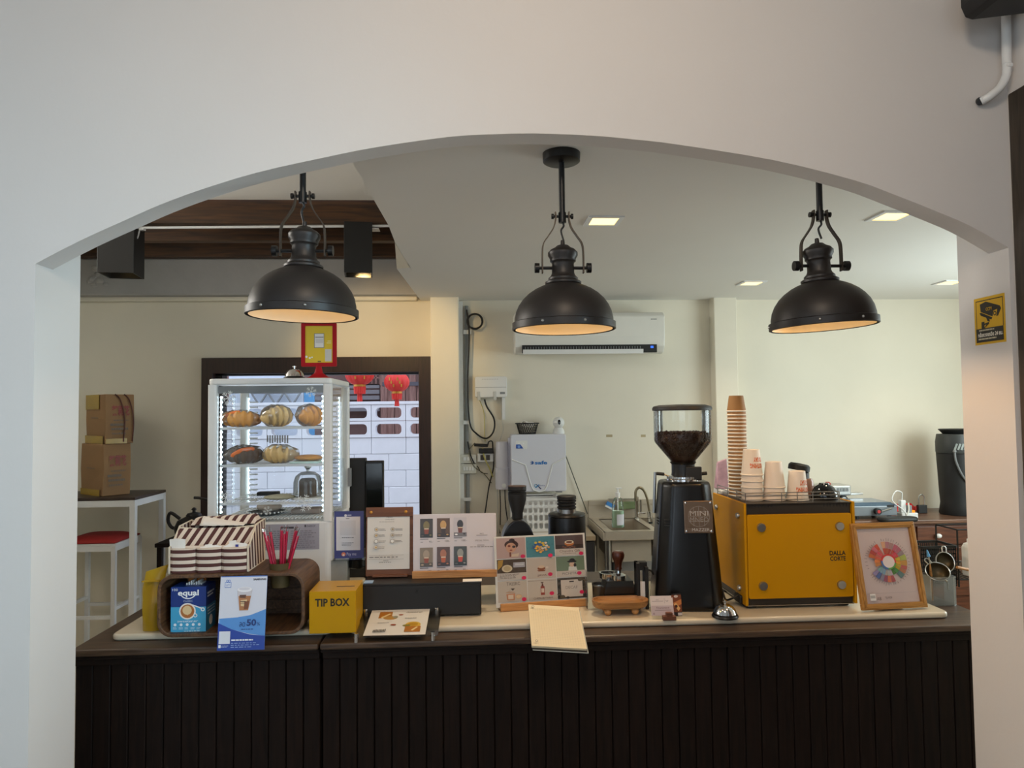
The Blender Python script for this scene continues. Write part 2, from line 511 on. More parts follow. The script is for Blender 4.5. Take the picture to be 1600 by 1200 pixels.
# the kitchen's shell
KX0, KX1 = -3.4, 3.85
floor_m = mat('pale_floor_tile', (186, 174, 158), 0.4, var=0.1, vscale=6)
struct(MB().box((-3.6, -3.1, -0.06), (4.0, YB + 0.15, 0)).build('floor', floor_m))
struct(MB().box((-2.7, -3.1, ZROOM), (XR + 0.15, YA, ZROOM + 0.08)).build('ceiling_front', M_ceil))
struct(MB().box((KX0 - 0.1, YA, 0), (KX0, YB + 0.15, 2.3)).box((KX0 - 0.1, YA, 2.72), (KX0, YB + 0.15, 3.1)).box((KX0 - 0.1, YA, 2.3), (KX0, 2.6, 2.72)).box((KX0 - 0.1, 4.2, 2.3), (KX0, YB + 0.15, 2.72)).build('wall_kitchen_left', M_kwall))
w4 = struct(MB().box((KX0 - 0.08, 2.6, 2.3), (KX0 - 0.03, 4.2, 2.33)).box((KX0 - 0.08, 2.6, 2.69), (KX0 - 0.03, 4.2, 2.72)).box((KX0 - 0.08, 3.38, 2.33), (KX0 - 0.03, 3.42, 2.69)).build('window_added_high', M_whitemetal))  # invented high window, out of view, for the added recess fill
MB().box((KX0 - 0.056, 2.6, 2.3), (KX0 - 0.052, 4.2, 2.72)).build('pane', M_pane, w4)
mb = MB()
WY0, WY1, WZ0, WZ1 = 2.5, 4.1, 1.0, 2.25
mb.box((KX1, YA, 0), (KX1 + 0.1, WY0, 3.1)).box((KX1, WY1, 0), (KX1 + 0.1, YB + 0.15, 3.1)).box((KX1, WY0, 0), (KX1 + 0.1, WY1, WZ0)).box((KX1, WY0, WZ1), (KX1 + 0.1, WY1, 3.1))
struct(mb.build('wall_kitchen_right', M_kwall))
mb = MB()
for y in (WY0, (WY0 + WY1) / 2 - 0.02, WY1 - 0.04): mb.box((KX1 + 0.02, y, WZ0), (KX1 + 0.07, y + 0.04, WZ1))
mb.box((KX1 + 0.02, WY0, WZ0), (KX1 + 0.07, WY1, WZ0 + 0.04)).box((KX1 + 0.02, WY0, WZ1 - 0.04), (KX1 + 0.07, WY1, WZ1))
w2 = struct(mb.build('window_2', M_whitemetal))
MB().box((KX1 + 0.042, WY0, WZ0), (KX1 + 0.046, WY1, WZ1)).build('pane', M_pane, w2)
struct(MB().box((KX0, YA - 0.01, 0), (XL - 0.34, YA + 0.06, 3.1)).build('wall_kitchen_front_left', M_kwall))
struct(MB().box((XR + 0.34, YA - 0.01, 0), (KX1, YA + 0.06, 3.1)).build('wall_kitchen_front_right', M_kwall))
# back wall with the doorway
dl, dr, dt = P(334, 640, YB).x, P(656, 640, YB).x, P(500, 582, YB).z
mb = MB()
mb.box((KX0, YB, 0), (dl, YB + 0.14, 3.1)).box((dr, YB, 0), (KX1, YB + 0.14, 3.1)).box((dl, YB, dt), (dr, YB + 0.14, 3.1))
struct(mb.build('wall_kitchen_back', M_kwall))
# pilasters
p0, p1 = P(676, 600, YB - 0.02), P(716, 600, YB - 0.17)
mb = MB().box((P(675, 600, YB).x, YB - 0.15, 0), (P(717.5, 600, YB - 0.15).x, YB + 0.02, ZC + 0.02))
struct(mb.build('wall_pilaster_left', M_kwall, bev=0.008))
mb = MB().box((P(1118, 600, YB - 0.1).x, YB - 0.10, 0), (P(1154, 600, YB - 0.1).x, YB + 0.02, ZC + 0.02))
struct(mb.build('wall_pilaster_right', M_kwall, bev=0.006))
# doorway frame: dark casing
d1 = MB()
ox0, ox1, oz = P(314, 620, YB - 0.04).x, P(676.5, 620, YB - 0.04).x, P(500, 558, YB - 0.04).z
d1.box((ox0, YB - 0.04, 0), (dl + 0.005, YB + 0.15, oz)).box((dr - 0.005, YB - 0.04, 0), (ox1, YB + 0.15, oz)).box((dl, YB - 0.04, dt - 0.005), (dr, YB + 0.15, oz))
door = struct(d1.build('door_1', M_frame, bev=0.004))
inn = MB()
inn.box((dl, YB + 0.02, 0), (dl + 0.05, YB + 0.12, dt)).box((dl, YB + 0.02, dt - 0.015), (dr, YB + 0.12, dt))
inn.build('door_stop', M_blackm, door)
# lowered ceiling with its slanted edge
edge = [G(a, b, ZC) for a, b in ((520, 190), (555, 262), (607, 352), (617, 378))]
edge += [G(640, 418, ZC), G(620, 420, ZC), G(657, 468, ZC)]
poly = [(p.x, p.y) for p in edge]
poly[-1] = (poly[-1][0], YB + 0.02)
poly[0] = (poly[0][0], YA)
poly = poly + [(KX1, YB + 0.02), (KX1, YA)]
struct(MB().prism(list(reversed(poly)), ZC, ZC + 0.06).build('ceiling', M_ceil))
struct(MB().box((poly[1][0] + 0.6, YA, ZC + 0.06), (poly[1][0] + 0.66, YB, 3.1)).build('ceiling_sky_blocker', M_ceil))  # unseen panel added to keep sky light out of the recess
# small gypsum wedge in the notch of the ceiling's edge
a, b, c = G(617, 380, ZC), G(641, 418, ZC), G(620, 420, ZC)
struct(MB().add([a, b, c, a + Vector((0, 0, 0.1)), b + Vector((0, 0, 0.1)), c + Vector((0, 0, 0.1))], [(0, 2, 1), (3, 4, 5), (0, 1, 4, 3), (1, 2, 5, 4), (2, 0, 3, 5)]).build('trim_1', M_kwall))
# recess at the left: white board near the arch, joists, upper boards, concrete beam
RX1 = poly[1][0] + 0.6
struct(MB().box((KX0, YA, ZH), (RX1, 3.45, ZH + 0.04)).box((KX0, 3.45, ZH + 0.012), (RX1, 3.98, ZH + 0.05)).build('ceiling_recess_board', M_ceil))
struct(MB().box((KX0, 3.9, ZH + 0.2), (RX1, YB + 0.1, ZH + 0.24)).build('ceiling_recess_top', wood('dark_ceiling_board', (36, 22, 12), (60, 38, 22), 'x', 4, 0.7)))
hb = CZ + 1.075
for k, yy in enumerate((4.02, 4.42, 4.86)):
    o = struct(MB().box((KX0, yy, hb), (RX1, yy + 0.07, ZH + 0.2)).build('ceiling_joist' if k == 0 else 'ceiling_joist.%03d' % k, M_beam, bev=0.004))
cb = mat('rough_concrete', (168, 166, 163), 0.9, var=0.12, vscale=6, bump=0.6, bscale=18)
struct(MB().box((KX0, 4.96, P(350, 461, 4.96).z), (P(660, 460, 4.96).x, YB + 0.05, P(350, 404, 4.96).z)).build('ceiling_concrete_beam', cb, bev=0.01))
struct(MB().box((KX0, 5.04, P(350, 470, 5.04).z), (P(650, 460, 4.96).x, YB + 0.05, P(350, 459, 5.04).z)).build('trim_2', M_kwall, bev=0.01))
# broken plaster patch
rnd = random.Random(3)
mb = MB()
for k in range(16):
    c = P(rnd.uniform(138, 176), rnd.uniform(418, 446), 4.96)
    mb.ball(c + Vector((0, 0.004, 0)), rnd.uniform(0.012, 0.03), 7, 5, (1.2, 0.5, 0.8))
tag(mb.build('plaster_patch', cb, smooth=False), 'broken patch of bare plaster on the grey concrete beam by the black spotlight', 'plaster patch')
# white conduit along the first joist and junction cleats
mb = MB().tube([P(215, 356, 4.0), P(610, 353, 4.0)], 0.007, 6)
cd = tag(mb.build('ceiling_conduit', M_whitemetal), 'thin white conduit running along the brown ceiling joist', 'conduit')
MB().box(P(561, 356, 3.99), P(594, 362, 4.06)).build('junction_cleat', M_whitemetal, cd)
MB().box(P(217, 356, 3.99), P(228, 361, 4.02)).build('junction_cleat', M_whitemetal, cd)
MB().tube(spline([P(570, 362, 4.0), P(567, 370, 4.05), P(565, 378, 4.1)], 4), 0.004, 6).build('cable', M_whitemetal, cd)
MB().tube(spline([P(218, 360, 4.0), P(214, 373, 4.03), P(205, 378, 4.06)], 4), 0.004, 6).build('cable', M_whitemetal, cd)

# right wall door: dark casing beside the arch
d2 = MB()
fx = XR + 0.004
d2.box((fx, DY1 - 0.005, 0), (XR + 0.12, 1.968, DTOP + 0.1)).box((fx, DY0 - 0.1, 0), (XR + 0.12, DY0, DTOP + 0.1)).box((fx, DY0, DTOP), (XR + 0.12, DY1, DTOP + 0.1))
door2 = struct(d2.build('door_2', wood('weathered_dark_frame', (38, 30, 22), (70, 58, 44), 'z', 6, 0.6), bev=0.006))
MB().box((XR + 0.05, DY0, 0), (XR + 0.09, DY1, DTOP)).build('door_leaf', wood('door_leaf_wood', (44, 28, 14), (72, 48, 26), 'z', 5, 0.5), door2)
for y in (DY1 - 0.12, DY1 - 0.35, DY1 - 0.58): MB().box((XR + 0.04, y - 0.16, 0.2), (XR + 0.052, y, DTOP - 0.1)).build('door_panel', MATS['door_leaf_wood'], door2, bev=0.004)

# ================================================================== OUTSIDE THE DOORWAY
YO = 8.4
blockm = mat('white_painted_block', (232, 234, 240), 0.8, var=0.05, vscale=12, bump=0.3, bscale=30)
struct(MB().box((-9, YB + 0.15, -0.12), (6, 14, -0.02)).build('ground_outside', mat('pale_concrete_yard', (150, 148, 146), 0.9, var=0.1)))
bw, bh = 0.40, 0.193
ztop = P(600, 632, YO).z
wb = struct(MB().box((-8.0, YO + 0.03, -0.1), (3.5, YO + 0.1, ztop - 0.02 - 2 * bh)).build('garden_wall', blockm))
capm = MB().box((-8.0, YO - 0.02, ztop), (3.5, YO + 0.14, ztop + 0.035)).build('coping', blockm, wb, bev=0.005)
x_ref = P(607, 650, YO).x
M1 = None; solid = None; pierced = None
nb = 0
for row in range(9):
    for k in range(-8, 3):
        x = x_ref + k * bw + (0 if row < 2 or row % 2 == 0 else bw / 2)
        z1 = ztop - row * bh
        if row < 2:
            if pierced is None:
                hw, hh = bw / 2 - 0.003, bh / 2 - 0.003
                outer = rrect(-hw, -hh, hw, hh, 0.002, 4)
                inner = [(-0.148 + 0.0, -0.03), ]
                inner = rrect(-0.15, -0.062, 0.15, 0.062, 0.045, 4)
                pb = MB().ringprism(outer, inner, -0.065, 0.065, Matrix(((1, 0, 0, 0), (0, 0, 1, 0), (0, 1, 0, 0), (0, 0, 0, 1))))
                pierced = pb.build('pierced_block', blockm, wb)
                o = pierced
            else:
                o = pierced.copy(); COL.objects.link(o)
            o.location = (x, YO + 0.06, z1 - bh / 2)
        else:
            if solid is None:
                solid = MB().box((-bw / 2 + 0.0015, -0.05, -bh / 2 + 0.0015), (bw / 2 - 0.0015, 0.02, bh / 2 - 0.0015)).build('block', blockm, wb, bev=0.006, seg=1)
                o = solid
            else:
                o = solid.copy(); COL.objects.link(o)
            o.location = (x, YO + 0.06 + random.uniform(-0.004, 0.004), z1 - bh / 2)
# timber house front behind the wall
YH = 10.6
hm = wood('house_board_wood', (112, 78, 72), (156, 118, 108), 'z', 5, 0.7)
hg = mat('weathered_grey_slat', (124, 120, 124), 0.8, var=0.15)
house = T('timber_house', 'brown boarded house front with grey lattice beyond the white block wall', 'house', (0, YH, 0))
MB().box((-6.5, 0.25, 0), (3.0, 0.35, 5.0)).build('back_wall_board', mat('house_backing_wall', (120, 92, 88), 0.8, var=0.1), house)  # even brown backing behind the boards and lattice
xb0 = P(600, 610, YH).x
for k in range(14):
    MB().box((xb0 + k * 0.16, 0, 0), (xb0 + k * 0.16 + 0.15, 0.03, P(620, 601, YH).z)).build('board', hm, house)
MB().box((xb0 - 0.02, -0.04, P(620, 603, YH).z), (xb0 + 2.3, 0.05, P(620, 597, YH).z)).build('rail', mat('dark_rail_paint', (84, 80, 88), 0.7), house)
for px in (595, 640): MB().box((P(px, 600, YH).x, -0.03, 0), (P(px, 600, YH).x + 0.09, 0.06, 5)).build('post', hm, house)
for k in range(14):                      # slatted shutter left of the post
    z = P(560, 632, YH).z - 0.1 + k * 0.085
    if z < P(560, 600, YH).z: MB().box((P(470, 600, YH).x, 0, z), (P(593, 600, YH).x, 0.05, z + 0.06)).build('slat', hg, house)
lat = MB()
for k in range(9):
    x = P(548, 590, YH).x + k * 0.06
    lat.box((x, 0, P(560, 602, YH).z), (x + 0.018, 0.02, 4.4))
for k in range(14):
    z = P(560, 602, YH).z + k * 0.1
    lat.box((P(540, 590, YH).x, 0.0, z), (P(593, 590, YH).x, 0.02, z + 0.018))
lat.build('lattice', hm, house)
# steel gate truss seen through the display case
gt = T('roof_truss', 'pale zigzag steel truss above the block wall behind the display case', 'truss', (0, 9.3, 0))
tm = MB(); zt, zb_ = P(420, 613, 9.3).z, P(420, 633, 9.3).z
xs = [P(392 + 13 * k, 628, 9.3).x for k in range(7)]
tm.tube([(xs[0], 0, zt), (xs[-1], 0, zt)], 0.02, 6).tube([(xs[0], 0, zb_), (xs[-1], 0, zb_)], 0.02, 6)
for k in range(6): tm.tube([(xs[k], 0, zb_ if k % 2 else zt), (xs[k + 1], 0, zt if k % 2 else zb_)], 0.014, 6)
tm.build('lattice_bars', M_grey, gt)
MB().box((xs[0] - 0.3, 0.06, zb_ - 0.4), (xs[-1] + 0.02, 0.09, zt + 0.5)).build('pale_board', mat('pale_board', (206, 216, 230), 0.7, var=0.05), gt)
MB().box((xs[-1] + 0.03, 0.05, zb_ - 0.4), (xs[-1] + 0.16, 0.08, zt + 0.06)).build('blue_board', mat('sky_blue_board', (70, 150, 206), 0.7), gt)
# red paper lanterns
redl = mat('red_lantern_silk', (226, 58, 50), 0.6, var=0.08)
gold = mat('gold_trim', (196, 140, 60), 0.4, 0.6)


def lantern(px, py, Y, r, label):
    c = P(px, py, Y)
    t = T('paper_lantern', label, 'lantern', (c.x, c.y, c.z - r * 0.75), 0, 'red lanterns outside the doorway')
    g = MB(); seg = 48; ring = 10; vs = []; fs = []
    for k in range(ring + 1):
        a = -1.15 + 2.3 * k / ring
        for i in range(seg):
            rr = r * cos(a) * (1.0 if i % 4 else 0.93)
            vs.append((rr * cos(2 * pi * i / seg), rr * sin(2 * pi * i / seg), r * 0.75 + r * 0.82 * sin(a)))
    for k in range(ring):
        for i in range(seg): fs.append((k * seg + i, k * seg + (i + 1) % seg, (k + 1) * seg + (i + 1) % seg, (k + 1) * seg + i))
    g.add(vs, fs, smooth=True); g.build('shade', redl, t)
    for zz in (0.0, 1.5): MB().lathe([(r * 0.42, zz * r - 0.02), (r * 0.42, zz * r + 0.02)], 20).build('cap', gold, t)
    f = MB()
    for i in range(18):
        a = 2 * pi * i / 18
        f.cyl((r * 0.36 * cos(a), r * 0.36 * sin(a), -0.02), (r * 0.32 * cos(a), r * 0.32 * sin(a), -r * 0.62), r * 0.07, 5)
    f.build('fringe', redl, t, kind='stuff')
    f = MB()
    for i in range(8):
        a = 2 * pi * i / 8
        f.cyl((r * 0.1 * cos(a), r * 0.1 * sin(a), -r * 0.6), (r * 0.13 * cos(a), r * 0.13 * sin(a), -r * 1.15), r * 0.06, 5)
    f.build('tassel', redl, t, kind='stuff')
    MB().cyl((0, 0, 1.55 * r), (0, 0, P(600, 597, 7.6).z - 0.135 * 0.75 + 0.9 + 1.55 * 0.135 - (c.z - r * 0.75) + 0.012), 0.006, 6).build('cord', M_blackm, t)
    # gold painted sign on the silk
    q = MB()
    for k in range(9):
        a = -pi / 2 + (k - 4) * 0.16
        for j in range(3):
            z0 = r * (0.45 + j * 0.25)
            rr = r * 1.005 * cos(math.asin(max(-1, min(1, (z0 - r * 0.75) / (r * 0.82)))))
            if (k * 7 + j * 3) % 4 == 1: q.box((-0.007, -0.004, z0 - 0.016), (0.007, 0.004, z0 + 0.016), Matrix.Rotation(a + pi / 2, 4, 'Z') @ Matrix.Translation((0, -rr, 0)))
    q.build('gold_characters', gold, t)
    return t


lantern(562, 584, 7.6, 0.155, 'red paper lantern cut off by the top of the doorway, left of the other lantern')
lantern(620, 597, 7.6, 0.135, 'whole red paper lantern with gold characters and tassel hanging in the doorway')
ZL = P(600, 597, 7.6).z - 0.135 * 0.75 + 0.9 + 1.55 * 0.135
t = T('lantern_wire', 'wire strung between two posts in the yard to carry the red lanterns', 'wire', (-1.5, 7.6, -0.02))
for x in (-3.6, 3.4): MB().cyl((x, 0, 0), (x, 0, ZL + 0.1), 0.03, 10).build('post', M_grey, t)
MB().tube([(-3.6, 0, ZL + 0.03), (3.4, 0, ZL + 0.03)], 0.012, 6).build('wire', M_blackm, t)
# ================================================================== COUNTER
ZS = CZ - 0.743                              # marble slab top
ZW = ZS - 0.022                              # wooden worktop
yc0 = G(700, 1001, ZW).y + 0.005              # front edge of the worktop
XC0 = G(126, 1006, ZW).x
XSEAM = G(500, 1003, ZW).x
XC1 = XR + 0.3


def counter(x0, x1, y1, label, first):
    t = T('bar_counter', label, 'counter', (x0, yc0, 0))
    w = x1 - x0; d = y1 - yc0
    top = MB().box((0, 0, ZW - 0.022), (w, d, ZW)); top.build('worktop', M_darkx, t, bev=0.006)
    MB().box((0, 0.012, ZW - 0.036), (w, d, ZW - 0.022)).build('moulding', M_dark, t, bev=0.004)
    MB().box((0.004, 0.024, ZW - 0.06), (w, d, ZW - 0.036)).build('moulding', M_dark, t, bev=0.004)
    MB().box((0.0, 0.06, 0), (w, 0.085, ZW - 0.06)).build('carcass_front', M_dark, t)
    MB().box((0.0, 0.085, 0), (0.025, d, ZW - 0.06)).build('end_panel', M_dark, t)
    MB().box((w - 0.025, 0.085, 0), (w, d, ZW - 0.06)).build('end_panel', M_dark, t)
    pw = 0.0585; n = int(round(w / pw)); pw = w / n; proto = None
    for i in range(n):
        if proto is None:
            prof = [(0.0012, 0.0), (0.0012, -0.0195), (0.0035, -0.022), (pw - 0.0035, -0.022), (pw - 0.0012, -0.0195), (pw - 0.0012, 0.0)]
            proto = MB().prism(prof, 0, ZW - 0.062).build('plank', M_dark, t); o = proto
        else:
            o = proto.copy(); COL.objects.link(o)
        o.location = (i * pw, 0.062 + random.uniform(-0.0012, 0.0012), 0)
    return t


counter(XC0, XSEAM - 0.003, 3.42, 'dark wooden bar counter section under the pastry display case', True)
counter(XSEAM + 0.003, XC1, 3.40, 'long dark wooden bar counter section under the yellow espresso machine', False)


def slab(pl, pr, y1, ys, label):
    a = G(pl[0], pl[1], ZS); b = G(pr[0], pr[1], ZS)
    yf = (a.y + b.y) / 2
    t = MB()
    pts = rrect(a.x, yf, b.x, y1, 0.03, 4)
    t.prism(pts, ZW + 0.0005, ZS)
    o = t.build('marble_slab', M_marble, bev=0.008, seg=3, smooth=True, sharp=50)
    return tag(o, label, 'slab')


sl1 = slab((168, 994), (519, 981), 3.35, ZS, 'white marble slab with rounded edge under the crate and display case')
sl2 = slab((545, 981), (1489, 958), 3.1, ZS, 'long white marble slab with rounded edge under the grinder and yellow machine')

# ================================================================== PENDANTS
shadem = mat('bronze_black_enamel', (44, 39, 36), 0.45, 0.3, var=0.08)
armm = mat('bronze_strap', (70, 62, 54), 0.45, 0.7, var=0.08)
innm = mat('shade_inner_white', (236, 226, 206), 0.5, var=0.02)
bulbm = emission('warm_bulb', (255, 196, 100), 13.0)


def pendant(px, py, Y, r, tilt, ztop, label, power=5.5):
    c = P(px, py, Y)
    t = T('pendant_lamp', label, 'lamp', c, 0, 'black dome pendants over the counter')
    k = r / 0.153
    Mt = Matrix.Rotation(tilt, 4, 'Y')
    dome = [(0.156, -0.008), (0.160, -0.006), (0.160, 0.014), (0.153, 0.017)]
    dome += [(0.150 * cos(a) + 0.003, 0.017 + 0.123 * sin(a)) for a in [R_(d) for d in (5, 15, 25, 35, 45, 55, 63, 70)]]
    dome += [(0.050, 0.1395)]
    inner = [(0.047, 0.132)] + [(0.144 * cos(a) + 0.003, 0.015 + 0.118 * sin(a)) for a in [R_(d) for d in (68, 60, 50, 40, 30, 20, 10, 0)]] + [(0.150, -0.006)]
    sh = MB().lathe([(a * k, b * k) for a, b in dome], 64, Mt, cap=False).build('shade', shadem, t)
    MB().lathe([(a * k, b * k) for a, b in inner], 64, Mt, cap=False).build('shade_lining', innm, sh)
    for a in (0.9, 2.99, 5.08, 4.3):
        q = Mt @ Vector((0.1605 * k * cos(a - 0.1), 0.1605 * k * sin(a - 0.1), 0.005 * k))
        MB().ball(q, 0.0045, 8, 6).build('rim_screw', M_steel, sh)
    neck = [(0.056, 0.136), (0.056, 0.142), (0.046, 0.148), (0.046, 0.154), (0.038, 0.162), (0.035, 0.17), (0.034, 0.198), (0.036, 0.203), (0.040, 0.206), (0.040, 0.214), (0.046, 0.224), (0.046, 0.234), (0.038, 0.243), (0.026, 0.249), (0.018, 0.256), (0.007, 0.259), (0.006, 0.272), (0.003, 0.274)]
    MB().lathe([(a * k, b * k) for a, b in neck], 40, Mt).build('socket_housing', shadem, t)
    zk, zp = 0.186 * k, 0.348 * k
    ax = MB().cyl((-0.086 * k, 0, zk), (0.086 * k, 0, zk), 0.005 * k, 10)
    for s in (-1, 1): ax.cyl((s * 0.074 * k, 0, zk), (s * 0.088 * k, 0, zk), 0.0155 * k, 20)
    ax.build('pivot_knobs', M_black, t)
    for s in (-1, 1):
        pts = spline([(s * 0.064, 0, 0.170), (s * 0.064, 0, 0.23), (s * 0.060, 0, 0.262), (s * 0.044, 0, 0.287), (s * 0.028, 0, 0.312), (s * 0.021, 0, 0.338), (s * 0.021, 0, 0.362)], 5)
        m = MB(); vs = []; fs = []
        for p in pts: vs += [(p.x * k - 0.002, -0.008, p.z * k), (p.x * k + 0.002, -0.008, p.z * k), (p.x * k + 0.002, 0.008, p.z * k), (p.x * k - 0.002, 0.008, p.z * k)]
        for i in range(len(pts) - 1):
            for q in range(4): fs.append((4 * i + q, 4 * i + (q + 1) % 4, 4 * i + 4 + (q + 1) % 4, 4 * i + 4 + q))
        m.add(vs, fs); m.build('strap_arm', armm, t)
    pv = MB().cyl((-0.033 * k, 0, zp), (0.033 * k, 0, zp), 0.0045 * k, 10)
    for s in (-1, 1): pv.cyl((s * 0.027 * k, 0, zp), (s * 0.034 * k, 0, zp), 0.0085 * k, 12)
    pv.cyl((0, 0, zp - 0.02 * k), (0, 0, zp + 0.012 * k), 0.012 * k, 16)
    pv.build('pivot', M_black, t)
    MB().cyl((0, 0, zp), (0, 0, ztop - c.z - 0.028), 0.0095 * k, 16).build('stem', M_black, t)
    MB().lathe([(0.052, ztop - c.z - 0.030), (0.058, ztop - c.z - 0.026), (0.059, ztop - c.z - 0.001)], 40).build('canopy', M_black, t)
    MB().tube(spline([(0, 0, zp - 0.015), (0.004, 0, zp - 0.03), (-0.004, 0.004, zp - 0.045), (0.003, 0, 0.272 * k)], 5), 0.0032, 8).build('cable', M_blackm, t)
    MB().ball(Mt @ Vector((0, 0, 0.092 * k)), 0.026, 16, 10).build('bulb', bulbm, t)
    l = bpy.data.lights.new('pendant_light', 'SPOT'); l.spot_size = R_(158); l.spot_blend = 0.35; l.energy = power; l.color = (1.0, 0.55, 0.2); l.shadow_soft_size = 0.03
    lo = bpy.data.objects.new('pendant_light', l); COL.objects.link(lo); lo.location = c + Mt @ Vector((0, 0, 0.02 * k))
    return t


pendant(473, 491, 2.09, 0.153, 0.02, ZH, 'black dome pendant lamp on a stem, over the pastry display case', 2.0)
pendant(881, 512, 2.18, 0.153, 0.0, ZC, 'black dome pendant lamp with round canopy, in front of the air conditioner')
pendant(1286, 508, 2.14, 0.152, -0.045, ZC, 'black dome pendant lamp nearest the right-hand pier, above the yellow machine')

# recessed downlights
dlm = emission('downlight_lens', (255, 214, 130), 3.2)


def downlight(px, py, label, power=14):
    c = G(px, py, ZC)
    t = T('downlight', label, 'downlight', c, 0, 'square recessed downlights')
    o = [(-0.075, -0.075), (0.075, -0.075), (0.075, 0.075), (-0.075, 0.075)]; i_ = [(a * 0.74, b * 0.74) for a, b in o]
    MB().ringprism(o, i_, -0.006, 0.0).build('trim_ring', M_whitemetal, t)
    MB().box((-0.055, -0.055, -0.003), (0.055, 0.055, -0.001)).build('lens', dlm, t)
    l = bpy.data.lights.new('downlight_beam', 'SPOT'); l.energy = power; l.color = (1.0, 0.80, 0.54); l.spot_size = R_(110); l.spot_blend = 0.8; l.shadow_soft_size = 0.05
    lo = bpy.data.objects.new('downlight_beam', l); COL.objects.link(lo); lo.location = c + Vector((0, 0, -0.02))


downlight(943, 344.5, 'square recessed downlight beside the middle pendant, nearest of those in view', 34)
downlight(1393, 337, 'square recessed downlight by the arch edge to the right of the right pendant stem')
downlight(1174, 442, 'square recessed downlight near the back wall beside the right-hand pilaster')
downlight(1484, 441, 'square recessed downlight near the back wall cut off by the right-hand pier')


# box spotlights under the joists
def spotbox(px, py0, py1, Y, w, label):
    a = P(px, py0, Y); b = P(px, py1, Y)
    t = T('box_spotlight', label, 'spotlight', (a.x, Y, b.z), R_(8), 'black box spotlights under the joists')
    h = max(a.z - b.z, hb - b.z); s = w / 2
    o = [(-s, -s), (s, -s), (s, s), (-s, s)]; i_ = [(x * 0.9, y * 0.9) for x, y in o]
    MB().ringprism(o, i_, 0, h).build('housing', M_blackm, t, bev=0.002)
    MB().box((-s * 0.9, -s * 0.9, 0.05), (s * 0.9, s * 0.9, 0.06)).build('baffle', M_black, t)
    MB().lathe([(0.018, 0.03), (0.018, 0.05)], 16, cap=True).build('lens', dlm, t)


spotbox(190, 378, 431, 4.05, 0.185, 'black box spotlight under the joists, nearest the left pier')
l_ = bpy.data.lights.new('wall_wash', 'SPOT'); l_.energy = 22; l_.color = (1.0, 0.66, 0.26); l_.spot_size = R_(78); l_.spot_blend = 0.6; l_.shadow_soft_size = 0.03
lo_ = bpy.data.objects.new('wall_wash', l_); COL.objects.link(lo_); lo_.location = P(566, 432, 4.05); lo_.rotation_euler = (P(612, 560, 5.1) - P(566, 432, 4.05)).to_track_quat('-Z', 'Y').to_euler()
spotbox(560, 380, 430, 4.05, 0.155, 'black box spotlight under the joists, beside the lowered ceiling')
# ================================================================== ON THE COUNTER
def px2m(Y): return Y / FPX


# ---- pastry display case -------------------------------------------------
a = P(324, 640, 2.86); b = P(518, 640, 2.86)
cx0, cx1 = a.x, b.x; cyf = 2.86; cw = cx1 - cx0; cd_ = 0.42
ctop = P(420, 591, cyf).z
gz0 = P(420, 815, cyf).z - ZS                   # bottom of the glass, local z
gz1 = P(420, 602, cyf).z - ZS
ch = ctop - ZS
case = T('pastry_display_case', 'white framed glass pastry display case with lit shelves at the doorway', 'display case', ((cx0 + cx1) / 2, cyf + cd_ / 2, ZS))
hw, hd = cw / 2, cd_ / 2
MB().prism(rrect(-hw, -hd, hw, hd, 0.025), 0.0, gz0 - 0.004).build('base_cabinet', M_white, case, bev=0.004)
MB().prism(rrect(-hw, -hd, hw, hd, 0.025), gz1 + 0.004, ch).build('top_cover', M_white, case, bev=0.006)
ps = 0.034
for sx in (-1, 1):
    for sy in (-1, 1):
        MB().prism(rrect(min(sx * hw, sx * (hw - ps)), min(sy * hd, sy * (hd - ps)), max(sx * hw, sx * (hw - ps)), max(sy * hd, sy * (hd - ps)), 0.008, 3), gz0 - 0.004, gz1 + 0.004).build('corner_post', M_white, case)
gl = M_cover
for sy in (-1, 1): MB().box((-hw + ps, sy * (hd - 0.008), gz0), (hw - ps, sy * (hd - 0.012), gz1)).build('glass_pane', gl, case)
for sx in (-1, 1): MB().box((sx * (hw - 0.008), -hd + ps, gz0), (sx * (hw - 0.012), hd - ps, gz1)).build('glass_pane', M_cover, case)
ledm = emission('white_led', (214, 238, 255), 12.0)
ledy = emission('led_strip_glow', (206, 232, 235), 2.0)
for sx in (-1, 1):
    for sy in (-1, 1):
        x = sx * (hw - ps - 0.006); y = sy * (hd - ps - 0.004)
        st = MB().box((x - 0.0025, y - 0.003, gz0 + 0.03), (x + 0.0025, y + 0.003, gz1 - 0.04)).build('led_strip', ledy, case)
        m = MB()
        for k in range(24):
            z = gz0 + 0.035 + (gz1 - gz0 - 0.08) * k / 23
            m.box((x - sx * 0.003, y - 0.003, z - 0.003), (x - sx * 0.005, y + 0.003, z + 0.003))
            if sy < 0: m.box((x - 0.002, y - 0.003, z - 0.002), (x + 0.002, y - 0.0045, z + 0.002))
        m.build('leds', ledm, st, kind='stuff')
    rk = MB()
    for k in range(20):                            # shelf rail rungs at the back corners, white in place of LED glints
        z = gz0 + 0.04 + (gz1 - gz0 - 0.1) * k / 19
        rk.box((sx * (hw - ps - 0.045), hd - 0.045, z - 0.003), (sx * (hw - ps - 0.012), hd - 0.03, z + 0.003))
    rk.build('shelf_rail_glints', M_whitemetal, case, kind='stuff')
MB().box((-hw + ps, -hd + 0.02, gz1 - 0.03), (hw - ps, -hd + 0.035, gz1 - 0.002)).build('top_light_housing', M_grey, case)
MB().box((-hw + ps, -hd + 0.036, gz1 - 0.02), (hw - ps, -hd + 0.05, gz1 - 0.012)).build('top_led_tube', emission('led_tube_glow', (220, 240, 255), 5.0), case)
shz = []
